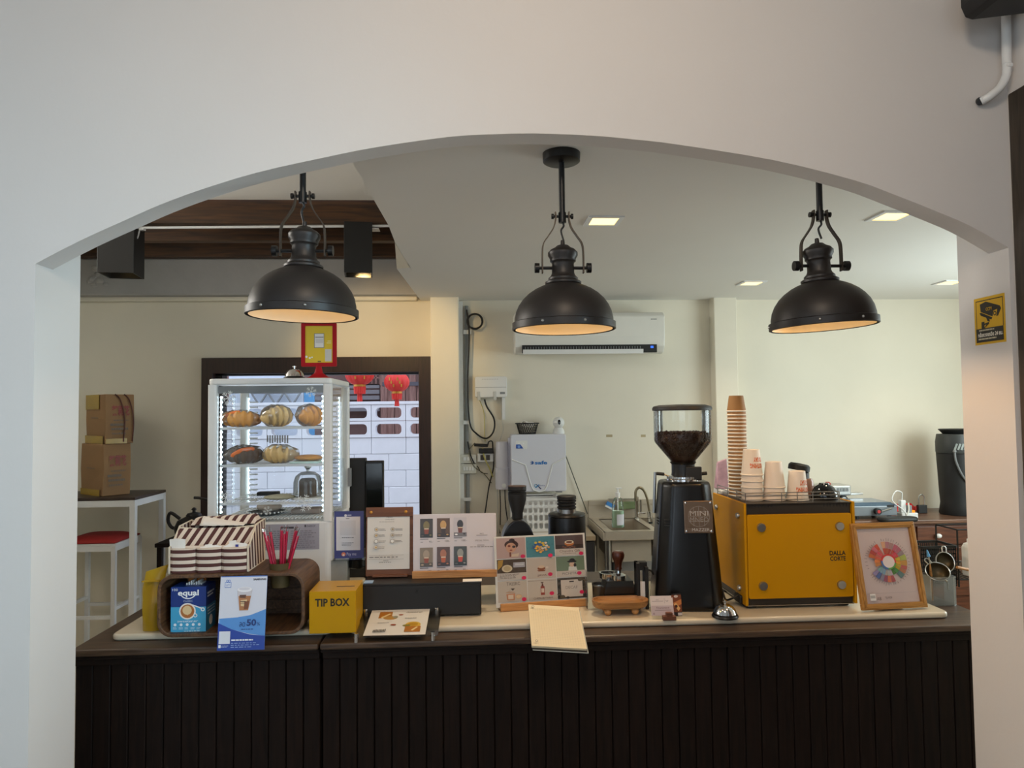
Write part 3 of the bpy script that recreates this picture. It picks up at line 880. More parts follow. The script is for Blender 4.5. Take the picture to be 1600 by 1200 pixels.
for py in (668.5, 727, 786):
    z = P(420, py, cyf + 0.03).z - ZS; shz.append(z)
    m = MB()
    for k in range(25):
        x = -hw + 0.045 + (2 * hw - 0.09) * k / 24
        m.tube([(x, -hd + 0.035, z), (x, hd - 0.04, z)], 0.0015, 5)
    for y in (-hd + 0.035, 0, hd - 0.04): m.tube([(-hw + 0.038, y, z - 0.003), (hw - 0.038, y, z - 0.003)], 0.003, 6)
    m.build('wire_shelf', M_whitemetal, case)
    MB().box((-hw + 0.04, -hd + 0.028, z - 0.006), (hw - 0.04, -hd + 0.034, z + 0.004)).build('shelf_edge', M_whitemetal, case)
fl = MB()
for k in range(30):
    x = -hw + 0.04 + (2 * hw - 0.08) * k / 29
    fl.box((x, -hd + 0.03, gz0 + 0.004), (x + 0.006, hd - 0.04, gz0 + 0.009))
fl.build('floor_slats', M_whitemetal, case, kind='stuff')
FZ = gz0 + 0.009
# snowflake stickers on the front pane
snow = mat('snowflake_sticker', (236, 240, 238), 0.7, var=0.0)


def snowflake(px, py, r):
    c = P(px, py, cyf + 0.006); q = MB(); X = c.x - (cx0 + cx1) / 2; Z = c.z - ZS; Yl = -hd + 0.0068
    A = frame((X, Yl, Z))
    for k in range(6):
        B = A @ Matrix.Rotation(k * pi / 3 + 0.26, 4, 'Z')
        q.box((0, -r * 0.04, 0), (r, r * 0.04, 0.0006), B)
        for d in (0.45, 0.7):
            for s in (-1, 1): q.box((0, -r * 0.035, 0), (r * 0.34, r * 0.035, 0.0006), B @ Matrix.Translation((r * d, 0, 0)) @ Matrix.Rotation(s * 0.9, 4, 'Z'))
    q.build('snowflake_sticker', snow, case)


for a in ((357, 622, 0.030), (353, 778, 0.026), (476, 786, 0.034), (418, 798, 0.018), (486, 612, 0.022), (444, 786, 0.016)): snowflake(*a)
# grey lettering sticker on the glass, too worn to read
m = MB()
for k in range(9):
    c = P(418 + 3.9 * k, 686, cyf + 0.006)
    m.box((c.x - (cx0 + cx1) / 2 - 0.003, -hd + 0.0062, c.z - ZS - (0.016 if k % 3 else 0.012)), (c.x - (cx0 + cx1) / 2 + 0.003, -hd + 0.0068, c.z - ZS + 0.015))
m.build('lettering_sticker', M_grey, case)
# notice on the lower panel
nx = P(405, 820, cyf).x - (cx0 + cx1) / 2; nx1 = P(499, 820, cyf).x - (cx0 + cx1) / 2
nz1 = P(450, 819, cyf).z - ZS; nz0 = P(450, 859, cyf).z - ZS
sheet('notice', case, frame((nx, -hd - 0.001, nz0)), nx1 - nx, nz1 - nz0, (0, 0, 94, 40),
      [('r', 34, 4, 54, 7, (60, 56, 64)), ('t', 74, 2, 88, 5, 'ENERGY', (40, 40, 46)), ('r', 71, 1.5, 73, 5, (30, 30, 34))] + lines(3, 9, 45, 37, 9, (120, 118, 128), seed=4) + lines(50, 9, 90, 37, 9, (130, 126, 136), seed=5), base=(168, 166, 178), rough=0.3)
MB().box((hw, hd - 0.06, 0.42), (hw + 0.012, hd - 0.03, 0.5)).build('door_handle', M_grey, case)

bread1 = mat('golden_bread_crust', (206, 140, 62), 0.45, var=0.35, vscale=25, bump=0.5, bscale=60)
bread2 = mat('pale_bread_crust', (222, 182, 120), 0.55, var=0.2, vscale=20, bump=0.4, bscale=50)
bread3 = mat('dark_chocolate_bread', (96, 74, 58), 0.5, var=0.35, vscale=18, bump=0.4, bscale=50)
orange = mat('orange_glaze', (226, 112, 40), 0.3, var=0.2)


def croissant(px, py, Y, L, h, m, label, shelf, wrap=True, rz=0.0, fat=1.0, cat='croissant', group='bread in the display case'):
    c = P(px, py, Y)
    t = T('croissant', label, cat, (c.x, Y, ZS + shelf), rz, group)
    pts = []; rad = []
    N = 30
    for i in range(N + 1):
        u = -1 + 2 * i / N
        pts.append((u * L / 2, 0.035 * u * u * fat, h * 0.46 * (1 - 0.25 * u * u)))
        r = h * 0.48 * (1 - abs(u) ** 2.2) ** 0.6 + 0.004
        rad.append(r * (1 - 0.2 * (0.5 + 0.5 * cos(u * 7 * pi))))
    q = MB().tube(pts, rad, 14)
    zmin = min(v[2] for v in q.v); q.v = [(x, y, z - zmin + 0.002) for x, y, z in q.v]
    q.build('bread', m, t)
    if wrap:
        rnd = random.Random(int(px))
        w = MB(); w.ball((0, 0.015, h * 0.55), 1, 16, 8, (L * 0.56, h * 0.62, h * 0.56))
        w.v = [(x + rnd.uniform(-.004, .004), y + rnd.uniform(-.004, .004), max(0.001, z + rnd.uniform(-.005, .005))) for x, y, z in w.v]
        w.build('wrapper', M_film, t, smooth=False)
    return t


yb_ = cyf + 0.13
croissant(376, 660, yb_, 0.155, 0.066, bread1, 'orange glazed croissant at the left end of the top case shelf', shz[0], True, 0.2)
croissant(436, 655, yb_ + 0.01, 0.13, 0.085, bread2, 'cellophane wrapped pale bun in the middle of the top case shelf', shz[0], True, 0.9, 1.0, 'bread')
croissant(487, 655, yb_, 0.10, 0.085, bread1, 'golden round bread at the right end of the top case shelf', shz[0], True, 1.2, 0.8, 'bread')
croissant(384, 712, yb_ - 0.02, 0.15, 0.07, bread3, 'dark wrapped croissant with an orange stripe on the middle case shelf', shz[1], True, 0.5)
t = croissant(435, 712, yb_ - 0.01, 0.145, 0.07, bread2, 'pale flaky croissant filled with sugar on the middle case shelf', shz[1], True, -0.1)
MB().ball((0, 0.01, 0.058), 1, 14, 8, (0.06, 0.03, 0.016)).build('sugar_topping', M_paper, t)
# orange glaze stripe
for o in list(COL.objects):
    if o.get('label', '').startswith('dark wrapped croissant'):
        MB().tube(spline([(-0.06, -0.012, 0.035), (-0.02, -0.022, 0.058), (0.03, -0.02, 0.062)], 5), [0.004] + [0.009] * 9 + [0.004], 8).build('glaze_stripe', orange, o)
    if o.get('label', '').startswith('orange glazed croissant'):
        MB().tube(spline([(-0.06, -0.004, 0.045), (-0.03, -0.006, 0.061), (0.0, -0.006, 0.064)], 5), [0.003] + [0.008] * 9 + [0.003], 8).build('glaze_stripe', orange, o)
c = P(482, 718, yb_)
t = T('flat_bread', 'flat golden bread on a pale board at the right of the middle case shelf', 'bread', (c.x, yb_, ZS + shz[1]), 0, 'bread in the display case')
MB().box((-0.06, -0.07, 0.002), (0.055, 0.07, 0.010)).build('board', mat('mint_paper', (196, 222, 214), 0.6), t, bev=0.003)
MB().ball((0, 0, 0.022), 1, 20, 10, (0.058, 0.05, 0.013)).build('bread', bread1, t)
c = P(437, 774, yb_)
t = T('round_cookie', 'flat pale cookie in wrapping on the lowest wire shelf of the case', 'cookie', (c.x, yb_, ZS + shz[2]), 0, 'bread in the display case')
MB().ball((0, 0, 0.012), 1, 20, 8, (0.065, 0.05, 0.011)).build('biscuit', mat('pale_cookie', (176, 168, 142), 0.7, var=0.2), t)
c = P(481, 770, yb_ + 0.02)
t = T('glass_dome', 'glass dome with dark cake on the lowest wire shelf of the case', 'cake dome', (c.x, c.y, ZS + shz[2]))
MB().lathe([(0.066, 0.001), (0.068, 0.008), (0.062, 0.01)], 28).build('plate', M_white, t)
MB().lathe([(0.058, 0.012), (0.058, 0.07), (0.05, 0.095), (0.03, 0.11), (0.01, 0.114), (0.0, 0.114)], 28, cap=False).build('dome', M_clear, t)
MB().lathe([(0.006, 0.114), (0.006, 0.122), (0.014, 0.13), (0.014, 0.138), (0.002, 0.146)], 16).build('knob', M_steel, t)
MB().lathe([(0.036, 0.0105), (0.036, 0.075), (0.028, 0.085), (0.0, 0.085)], 7, cap=False, smooth=False).build('cake', mat('dark_cake', (92, 78, 68), 0.7, var=0.3), t)
c = P(417, 796, yb_ + 0.02)
t = T('lace_plate', 'dark lace edged plate on the case floor under a grey bun', 'plate', (c.x, c.y, ZS + FZ))
MB().lathe([(0.04, 0.0), (0.07, 0.006), (0.076, 0.012), (0.068, 0.009), (0.0, 0.004)], 32, cap=False).build('dish', mat('dark_plate', (72, 74, 70), 0.5), t)
m = MB()
for k in range(28): m.ball((0.077 * cos(k * 2 * pi / 28), 0.077 * sin(k * 2 * pi / 28), 0.0125), 0.004, 6, 4)
m.build('lace_edge', M_white, t)
tag(MB().ball((0, 0, 0.031), 1, 20, 10, (0.052, 0.04, 0.021)).build('bun', mat('greyish_bun', (182, 166, 152), 0.6, var=0.12), loc=(c.x + 0.01, c.y, ZS + FZ + 0.0)), 'plain greyish bun lying on the lace edged plate in the case', 'bread', 'bread in the display case')
c = P(478, 797, yb_)
tag(MB().box((-0.06, -0.04, 0), (0.06, 0.04, 0.022)).build('paper_tray', mat('grey_brown_card', (150, 140, 134), 0.8), loc=(c.x, c.y + 0.03, ZS + FZ), bev=0.006), 'low grey brown paper tray at the right of the case floor', 'tray')
c = P(402, 772, yb_)
tag(MB().box((-0.045, -0.02, 0.002), (0.045, 0.02, 0.018)).build('label_holder', M_blackm, loc=(c.x, c.y + 0.16, ZS + shz[2]), bev=0.003), 'small dark tray at the back of the lowest wire shelf in the case', 'tray')

# ---- on top of the case
bellm = M_chrome


def bell(px, py, Y, z, s, label):
    c = P(px, py, Y)
    t = T('service_bell', label, 'bell', (c.x, Y, z), 0, 'chrome service bells')
    MB().lathe([(0.044 * s, 0), (0.046 * s, 0.004 * s), (0.043 * s, 0.010 * s), (0.03 * s, 0.012 * s)], 32).build('base', M_black, t)
    MB().lathe([(0.039 * s, 0.012 * s), (0.040 * s, 0.014 * s), (0.036 * s, 0.026 * s), (0.028 * s, 0.037 * s), (0.016 * s, 0.044 * s), (0.004 * s, 0.046 * s)], 32).build('dome', bellm, t)
    MB().lathe([(0.003 * s, 0.045 * s), (0.003 * s, 0.052 * s), (0.008 * s, 0.053 * s), (0.008 * s, 0.057 * s), (0.003 * s, 0.060 * s)], 16).build('button', M_chrome, t)
    return t


bell(460, 588, 3.0, ctop + 0.0005, 0.98, 'chrome service bell on top of the pastry display case')
Yr = 3.0; c = P(498, 586, Yr); mr = px2m(Yr)
t = T('red_sign_holder', 'red table stand with a yellow sheet on top of the display case', 'sign', (c.x, Yr, ctop + 0.0005))
redp = mat('red_plastic', (170, 20, 30), 0.6, var=0.03, spec=0.2)
MB().lathe([(0.062, 0), (0.062, 0.003), (0.04, 0.01), (0.018, 0.026), (0.012, 0.05), (0.012, 0.065)], 28, Matrix.Diagonal((1, 0.7, 1, 1))).build('base', redp, t)
z0, z1 = P(498, 573, Yr).z - ctop, P(498, 505, Yr).z - ctop
x0, x1 = P(471, 540, Yr).x - c.x, P(526, 540, Yr).x - c.x
MXZl = Matrix(((1, 0, 0, 0), (0, 0, 1, 0), (0, 1, 0, 0), (0, 0, 0, 1)))
MB().ringprism(rrect(x0, z0, x1, z1, 0.004, 2), rrect(x0 + 0.016, z0 + 0.016, x1 - 0.016, z1 - 0.012, 0.002, 2), -0.006, 0.006, MXZl).build('sign_frame', redp, t)
sheet('yellow_sheet', t, frame((x0 + 0.014, -0.001, z0 + 0.014)), x1 - x0 - 0.028, z1 - z0 - 0.026, (0, 0, 140, 200),
      [('r', 46, 40, 96, 118, (120, 118, 110)), ('r', 49, 43, 93, 115, (228, 228, 226)), ('r', 52, 58, 92, 64, (150, 150, 150)), ('r', 54, 70, 90, 92, (205, 205, 205)),
       ('r', 100, 125, 132, 190, (206, 206, 200)), ('c', 8, 165, 6, (240, 240, 235)), ('c', 25, 172, 5, (240, 240, 235)), ('c', 36, 168, 4, (240, 240, 235)), ('r', 64, 188, 80, 193, (90, 80, 20)), ('r', 112, 80, 130, 84, (240, 230, 150)), ('r', 108, 90, 130, 94, (240, 230, 150))], base=(226, 194, 20))
MB().box((x0 + 0.012, 0.0, z0 + 0.012), (x1 - 0.012, 0.004, z1 - 0.01)).build('backing', redp, t)

# ---- wooden crate with rounded corners -----------------------------------
Yk = 2.47
kx0, kx1 = P(245, 940, Yk).x, P(476, 935, Yk).x; kz1 = P(360, 897, Yk).z - ZS; kd = 0.24
walnut = wood('walnut_crate_wood', (58, 38, 24), (112, 80, 52), 'y', 7, 0.5)
crate = T('wooden_crate', 'rounded walnut crate lying on its side holding the sweetener box', 'crate', ((kx0 + kx1) / 2, Yk, ZS + 0.0005))
kw = (kx1 - kx0) / 2
MB().ringprism(rrect(-kw, 0, kw, kz1, 0.05, 6), rrect(-kw + 0.012, 0.012, kw - 0.012, kz1 - 0.012, 0.04, 6), 0.0, kd, MXZl).build('shell', walnut, crate, bev=0.003)
MB().prism(rrect(-kw + 0.012, 0.012, kw - 0.012, kz1 - 0.012, 0.04, 6), kd - 0.02, kd - 0.012, MXZl).build('back_board', walnut, crate)
for k in range(4): MB().box((-kw + 0.02, kd - 0.03, 0.03 + k * 0.042), (kw - 0.02, kd - 0.021, 0.064 + k * 0.042)).build('slat', walnut, crate, bev=0.002)
crtop = ZS + 0.0005 + kz1

# sweetener box
Yq = 2.49; q0, q1 = P(267, 960, Yq).x, P(322, 960, Yq).x; qz1 = P(294, 917, Yq).z; qd = 0.085
bz = ZS + 0.0131
t = T('sweetener_box', 'blue and white sweetener carton standing inside the walnut crate', 'carton', ((q0 + q1) / 2, Yq, bz))
qw = (q1 - q0) / 2; qh = qz1 - bz
blue = mat('blue_carton', (22, 62, 140), 0.4, var=0.02); sky_ = (64, 164, 208)
MB().box((-qw, 0, 0), (qw, qd, qh)).build('carton', blue, t, bev=0.001)
sheet('printed_front', t, frame((-qw, -0.0006, 0)), 2 * qw, qh, (318, 645, 562, 960),
      [('p', [(318, 785), (562, 785), (562, 960), (318, 960)], sky_), ('t', 328, 655, 366, 672, '100', (235, 240, 245)), ('t', 366, 665, 512, 718, 'equal', (245, 248, 250), 1),
       ('s', 438, 665, 58, 65, R_(222), R_(322), (245, 248, 250)), ('t', 405, 738, 470, 750, 'CLASSIC', (190, 205, 225)), ('c', 434, 815, 58, (236, 232, 226)), ('c', 434, 815, 48, (176, 108, 52)), ('c', 432, 808, 32, (226, 198, 150)), ('p', [(408, 805), (434, 845), (460, 805)], (226, 198, 150)), ('c', 489, 845, 14, (236, 232, 226)), ('c', 489, 845, 8, sky_),
       ('p', [(470, 768), (474, 776), (548, 808), (550, 798)], (238, 240, 240)), ('c', 541, 804, 14, (238, 240, 240)), ('c', 541, 804, 7, sky_), ('t', 366, 878, 508, 892, 'sweetener', (226, 240, 248))] +
      [('c', 350 + 42 * k, 908, 10, (226, 240, 248)) for k in range(5)] + [z for k in range(5) for z in lines(336 + 42 * k, 922, 366 + 42 * k, 940, 2, (226, 240, 248), seed=k)] + lines(420, 943, 550, 954, 1, (226, 240, 248), seed=9), base=(18, 52, 128), rough=0.4)
sheet('printed_side', t, frame((qw + 0.0006, 0, 0), (0, 1, 0), (0, 0, 1)), qd, qh, (0, 0, 85, 140),
      [('r', 0, 62, 85, 140, (40, 120, 168)), ('r', 8, 20, 70, 26, (220, 228, 240)), ('r', 8, 30, 60, 35, (220, 228, 240)), ('c', 40, 112, 16, (225, 232, 240))] + lines(8, 66, 76, 92, 3, (220, 230, 240), seed=3), base=(18, 48, 118), rough=0.4)
m = MB()
for k in range(7): m.box((-0.02 + k * 0.008, 0.03, qh - 0.03), (-0.016 + k * 0.008, 0.07, qh + 0.006 + 0.004 * (k % 3)))
m.build('sachets', M_paper, t)
MB().box((-0.03, 0.075, qh - 0.02), (0.03, 0.08, qh + 0.022)).build('open_flap', mat('orange_card', (196, 122, 50), 0.7), t)

# striped fabric organizer on the crate
Yo = 2.50; o0, o1 = P(266, 870, Yo).x, P(386, 870, Yo).x; oz0 = crtop + 0.0008
strip = bpy.data.materials.new('striped_canvas')


def stripes(name, axis, pitch, c1, c2, phase=0.0, slant=0.0):
    if name in MATS: return MATS[name]
    m, N, L, b = _new(name)
    tc = N.new('ShaderNodeTexCoord'); sp = N.new('ShaderNodeSeparateXYZ'); L.new(tc.outputs['Object'], sp.inputs[0])
    mu = N.new('ShaderNodeMath'); mu.operation = 'MULTIPLY_ADD'; mu.inputs[1].default_value = 1 / pitch; mu.inputs[2].default_value = phase + 50
    if slant:
        ma = N.new('ShaderNodeMath'); ma.operation = 'MULTIPLY_ADD'; ma.inputs[1].default_value = slant
        L.new(sp.outputs[2], ma.inputs[0]); L.new(sp.outputs[axis], ma.inputs[2]); L.new(ma.outputs[0], mu.inputs[0])
    else: L.new(sp.outputs[axis], mu.inputs[0])
    fr = N.new('ShaderNodeMath'); fr.operation = 'FRACT'; L.new(mu.outputs[0], fr.inputs[0])
    gt_ = N.new('ShaderNodeMath'); gt_.operation = 'GREATER_THAN'; gt_.inputs[1].default_value = 0.5; L.new(fr.outputs[0], gt_.inputs[0])
    mx = N.new('ShaderNodeMix'); mx.data_type = 'RGBA'; mx.inputs[6].default_value = lin(c1); mx.inputs[7].default_value = lin(c2)
    L.new(gt_.outputs[0], mx.inputs[0]); L.new(mx.outputs[2], b.inputs['Base Color']); b.inputs['Roughness'].default_value = 0.85
    MATS[name] = m
    return m


bpy.data.materials.remove(strip)
CR_, BR_ = (218, 202, 186), (82, 46, 42)
s_front = stripes('canvas_stripes_level', 2, 0.0235, CR_, BR_, 0.65)
s_side = stripes('canvas_stripes_upright', 1, 0.030, CR_, BR_, slant=0.15)
s_top = stripes('canvas_stripes_across', 0, 0.030, CR_, BR_, slant=-0.5)
canv = mat('cream_canvas', (214, 200, 178), 0.85, var=0.06, vscale=60)
org = T('striped_organizer', 'brown and cream striped fabric organizer box on the walnut crate', 'organizer', ((o0 + o1) / 2, Yo, oz0))
ow = (o1 - o0) / 2; oh = P(330, 830, Yo).z - oz0; od = 0.19
ohp = P(330, 856, Yo).z - oz0
for i in range(3):
    x0 = -ow + i * 2 * ow / 3 + 0.001; x1 = -ow + (i + 1) * 2 * ow / 3 - 0.001
    pk = MB(); q = []
    for k in range(9):
        u = k / 8; q.append((x0 + (x1 - x0) * u, -0.012 * sin(pi * u) ** 0.5 - 0.001))
    q += [(x1, 0.012), (x0, 0.012)]
    pk.prism(q, 0, ohp); pk.build('pocket', s_front, org)
# body: front wall, sides, back with sagging tops
MB().box((-ow, 0.012, 0), (ow, 0.02, ohp + 0.005)).build('front_wall', s_front, org)
m = MB().hexa([(-ow, 0.02, ohp - 0.02), (ow, 0.02, ohp - 0.02), (ow, 0.026, ohp - 0.02), (-ow, 0.026, ohp - 0.02)], [(-ow, 0.07, oh), (ow, 0.07, oh), (ow, 0.076, oh), (-ow, 0.076, oh)])
m.build('sloping_front', s_top, org)
for sx in (-1, 1):
    side = [(0.0, 0), (od, 0), (od, oh + 0.012), (0.085, oh + 0.006), (0.02, ohp + 0.008), (0.0, ohp + 0.004)]
    MB().prism(side, min(sx * ow, sx * (ow + 0.005)), max(sx * ow, sx * (ow + 0.005)), Matrix(((0, 0, 1, 0), (1, 0, 0, 0), (0, 1, 0, 0), (0, 0, 0, 1)))).build('side_wall', s_side, org)
    MB().tube([(sx * (ow + 0.003), y, z) for y, z in side] + [(sx * (ow + 0.003), 0, 0)], 0.0035, 6).build('binding', canv, org)
MB().box((-ow, od - 0.006, 0), (ow, od, oh + 0.012)).build('back_wall', s_top, org)
# raised lid leaning open behind
MB().hexa([(-ow + 0.015, od - 0.07, oh + 0.002), (ow, od - 0.07, oh + 0.004), (ow, od, oh + 0.006), (-ow + 0.015, od, oh + 0.006)], [(-ow + 0.03, od - 0.05, oh + 0.026), (ow - 0.02, od - 0.05, oh + 0.034), (ow - 0.02, od - 0.01, oh + 0.034), (-ow + 0.03, od - 0.01, oh + 0.026)]).build('folded_lid', s_top, org, bev=0.004)
MB().tube(spline([(-ow, 0.075, oh + 0.002), (-ow * 0.4, 0.075, oh - 0.004), (ow * 0.4, 0.075, oh - 0.003), (ow, 0.075, oh + 0.004)], 5), 0.004, 6).build('binding', canv, org)
# tissue coming out of the organizer
rnd = random.Random(5); m = MB(); vs = []; fs = []; nu, nv = 12, 6
for i in range(nu + 1):
    for j in range(nv + 1):
        u, v = i / nu, j / nv
        vs.append((-0.06 + 0.15 * u, 0.08 + 0.07 * v, oh + 0.006 + 0.028 * (1 - u) * sin(pi * v) + 0.003 * rnd.random()))
for i in range(nu):
    for j in range(nv): a = i * (nv + 1) + j; fs.append((a, a + nv + 1, a + nv + 2, a + 1))
m.add(vs, fs, smooth=True)
o = m.build('tissue', mat('soft_white_tissue', (226, 216, 204), 0.9, var=0.04), loc=((o0 + o1) / 2, Yo, oz0))
sd = o.modifiers.new('thick', 'SOLIDIFY'); sd.thickness = 0.002
tag(o, 'crumpled white tissue pulled out of the striped organizer', 'tissue')
m = MB()
for k in range(5):
    a = -0.09 + 0.03 * k
    m.box((-0.012, -0.001, 0), (0.012, 0.001, 0.062), Matrix.Translation((-ow + 0.012 + 0.006 * k, 0.004, ohp - 0.03)) @ Matrix.Rotation(a * 1.5, 4, 'Y') @ Matrix.Rotation(-0.15 + 0.06 * k, 4, 'X'))
tag(m.build('straw_packets', M_paper, loc=((o0 + o1) / 2, Yo, oz0)), 'white paper wrapped sticks in the left pocket of the striped organizer', 'sticks')
for dx, lab, sc_ in ((0.0, 'white sachets peeking from the middle pocket of the organizer', 0.5), (2 * ow / 3, 'white and blue sachets in the right pocket of the organizer', 1.0)):
    m = MB()
    for k in range(4):
        m.box((-0.022 + 0.01 * k, -0.001, 0), (0.002 + 0.01 * k, 0.001, 0.03 + 0.016 * sc_ * (1 + (k % 2) * 0.4)), Matrix.Translation((dx, 0.004 + 0.002 * k, ohp - 0.03)) @ Matrix.Rotation(0.3 * (k - 1.5) * sc_, 4, 'Y'))
    t = tag(m.build('sugar_sachets', M_paper, loc=((o0 + o1) / 2, Yo, oz0)), lab, 'sachets')
    if sc_ == 1: MB().box((0.004, -0.004, ohp + 0.002), (0.014, -0.0022, ohp + 0.01)).build('blue_print', mat('blue_print', (40, 50, 140), 0.5), t).location = (dx - 0.0, 0.002, 0)

# cup of pink straws, set in the crate's top
c = P(438, 890, Yk + 0.07)
cup = T('straw_cup', 'green brown cup of pink straws set into the top of the walnut crate', 'cup', (c.x, c.y, crtop - 0.062))
cupm = mat('olive_brown_cup', (84, 70, 40), 0.45, var=0.1)
MB().lathe([(0.030, 0.0), (0.031, 0.004), (0.036, 0.072), (0.038, 0.084), (0.036, 0.084), (0.033, 0.07), (0.028, 0.006)], 28, cap=False).build('cup_body', cupm, cup)
STRAWL = ['leftmost leaning pink straw in the crate cup', 'pink straw standing at the back of the left bunch in the cup', 'pink straw leaning furthest left at the front of the cup', 'pink straw at the front of the middle bunch in the cup', 'pink straw at the back of the middle bunch in the cup', 'near upright pink straw leaning back in the middle of the cup', 'inner pink straw of the right bunch in the cup', 'pink straw at the back of the right bunch in the cup', 'pink straw leaning furthest right in the cup']
pink = mat('pink_straw', (214, 26, 72), 0.35, var=0.05)
for i, (x, y, ax_, ay) in enumerate(((-0.012, -0.014, -0.20, 0.05), (-0.008, 0.0, -0.16, -0.04), (-0.004, -0.01, -0.23, 0.0), (0.004, -0.016, 0.04, 0.06), (0.007, 0.006, 0.08, 0), (0.010, -0.008, 0.02, -0.06), (0.014, -0.004, 0.24, 0.03), (0.012, 0.01, 0.2, -0.05), (0.016, -0.012, 0.28, 0.0))):
    Mx = Matrix.Translation((x, y, 0.012)) @ Matrix.Rotation(ax_, 4, 'Y') @ Matrix.Rotation(ay, 4, 'X')
    s = MB().lathe([(0.004, 0), (0.004, 0.185 - 0.008 * (i % 3))], 8, Mx).build('pink_straw', pink, loc=cup.location)
    tag(s, STRAWL[i], 'straw', 'pink straws in the crate cup')
    MB().lathe([(0.0052, 0.02), (0.0052, 0.196 - 0.008 * (i % 3)), (0.001, 0.20)], 6, Mx, cap=False).build('clear_wrapper', M_clear, s)

# yellow pouch at the left of the crate
c0, c1 = P(224, 960, 2.58), P(250, 960, 2.58); g = G(240, 978, ZS)
t = T('yellow_pouch', 'shiny yellow plastic pouch leaning at the left of the walnut crate', 'pouch', (P(238, 950, 2.56).x, 2.56, ZS + 0.0006))
yel = mat('yellow_film', (186, 152, 34), 0.3, var=0.15, vscale=20, bump=0.4, bscale=14)
vs = []; fs = []; rnd = random.Random(2); H = 0.215; nz = 12; nw = 10
for j in range(nz + 1):
    z = H * j / nz; w_ = 0.028 + 0.010 * j / nz; th = 0.022 * (1 - (j / nz) ** 2 * 0.75) * (0.5 + 0.5 * min(1, j / 2))
    for i in range(nw):
        a = 2 * pi * i / nw
        vs.append((w_ * cos(a) + 0.02 * (j / nz) ** 3 - 0.003 + rnd.uniform(-.0015, .0015), th * sin(a) + rnd.uniform(-.0015, .0015), z + (0.012 * cos(a) if j > nz - 3 else 0)))
for j in range(nz):
    for i in range(nw): fs.append((j * nw + i, j * nw + (i + 1) % nw, (j + 1) * nw + (i + 1) % nw, (j + 1) * nw + i))
fs += [tuple(reversed(range(nw))), tuple(range(nz * nw, nz * nw + nw))]
MB().add(vs, fs, smooth=True).build('bag', yel, t)
MB().box((-0.026, -0.026, H * 0.80), (0.034, -0.012, H * 0.815)).build('seal_fold', yel, t)

# blue promo card standing before the slab
Yb = 2.39
x0, x1 = P(339, 1004, Yb).x, P(413, 1004, Yb).x
z0 = ZW; z1 = P(380, 899, Yb + 0.04).z
t = T('promo_card', 'blue and white promotional card with iced coffee leaning at the counter edge', 'sign', ((x0 + x1) / 2, Yb, z0 + 0.0006))
w_ = x1 - x0; h_ = (z1 - z0) * 1.005; tl = math.atan2(0.034, h_)
Mv = frame((-w_ / 2, 0, 0), (1, 0, 0), (0, sin(tl), cos(tl)))
sheet('printed_face', t, Mv, w_, h_, (655, 560, 1020, 1075),
      [('r', 660, 1065 - 505, 1020, 566, (64, 110, 190)), ('p', [(660, 855), (800, 848), (900, 835), (1020, 795), (1020, 980), (900, 965), (760, 930), (660, 890)], (84, 146, 214)),
       ('p', [(655, 885), (760, 930), (900, 968), (1020, 980), (1020, 1075), (655, 1075)], (28, 66, 160)),
       ('r', 690, 602, 740, 640, (60, 110, 190)), ('r', 694, 606, 736, 636, (226, 228, 236)), ('t', 698, 612, 732, 630, 'GIFT', (60, 110, 190)), ('c', 708, 593, 9, (60, 110, 190)), ('c', 724, 593, 9, (60, 110, 190)), ('c', 708, 593, 5, (226, 228, 236)), ('c', 724, 593, 5, (226, 228, 236)),
       ('t', 912, 578, 1012, 592, 'SAMSUNG', (40, 40, 50), 1),
       ('p', [(790, 655), (910, 655), (880, 805), (812, 805)], (206, 200, 204)), ('p', [(802, 700), (900, 700), (882, 800), (814, 800)], (176, 116, 66)), ('p', [(820, 730), (870, 725), (862, 775), (824, 770)], (226, 196, 146)), ('p', [(810, 692), (862, 692), (858, 715), (812, 712)], (96, 60, 40)), ('p', [(850, 740), (888, 735), (880, 790), (848, 795)], (120, 66, 30)), ('c', 848, 655, 58, (236, 234, 238), 18), ('c', 846, 650, 44, (214, 212, 220), 10), ('r', 818, 735, 860, 742, (90, 56, 34)), ('r', 820, 748, 856, 752, (90, 56, 34)),
       ('t', 820, 882, 864, 914, 'ลด', (20, 52, 120)), ('t', 876, 862, 950, 910, '50', (20, 52, 120), 1), ('t', 956, 886, 980, 908, '%', (20, 52, 120))] +
      lines(835, 924, 966, 938, 1, (30, 60, 130), seed=2) + [('r', 668, 942, 754, 1028, (222, 226, 236))] + lines(764, 996, 985, 1012, 1, (236, 240, 250), 0.6, seed=6, gap=0.06) + lines(764, 1018, 985, 1058, 3, (150, 176, 226), seed=7) + [('r', 670, 1034, 688, 1054, (230, 234, 240))] + lines(694, 1036, 750, 1052, 2, (200, 210, 236), seed=8), base=(216, 218, 230), rough=0.25)
MB().box((0, 0, -0.0018), (w_, h_, 0.0002), Mv).build('card', mat('blue_card_edge', (60, 110, 190), 0.4), t)

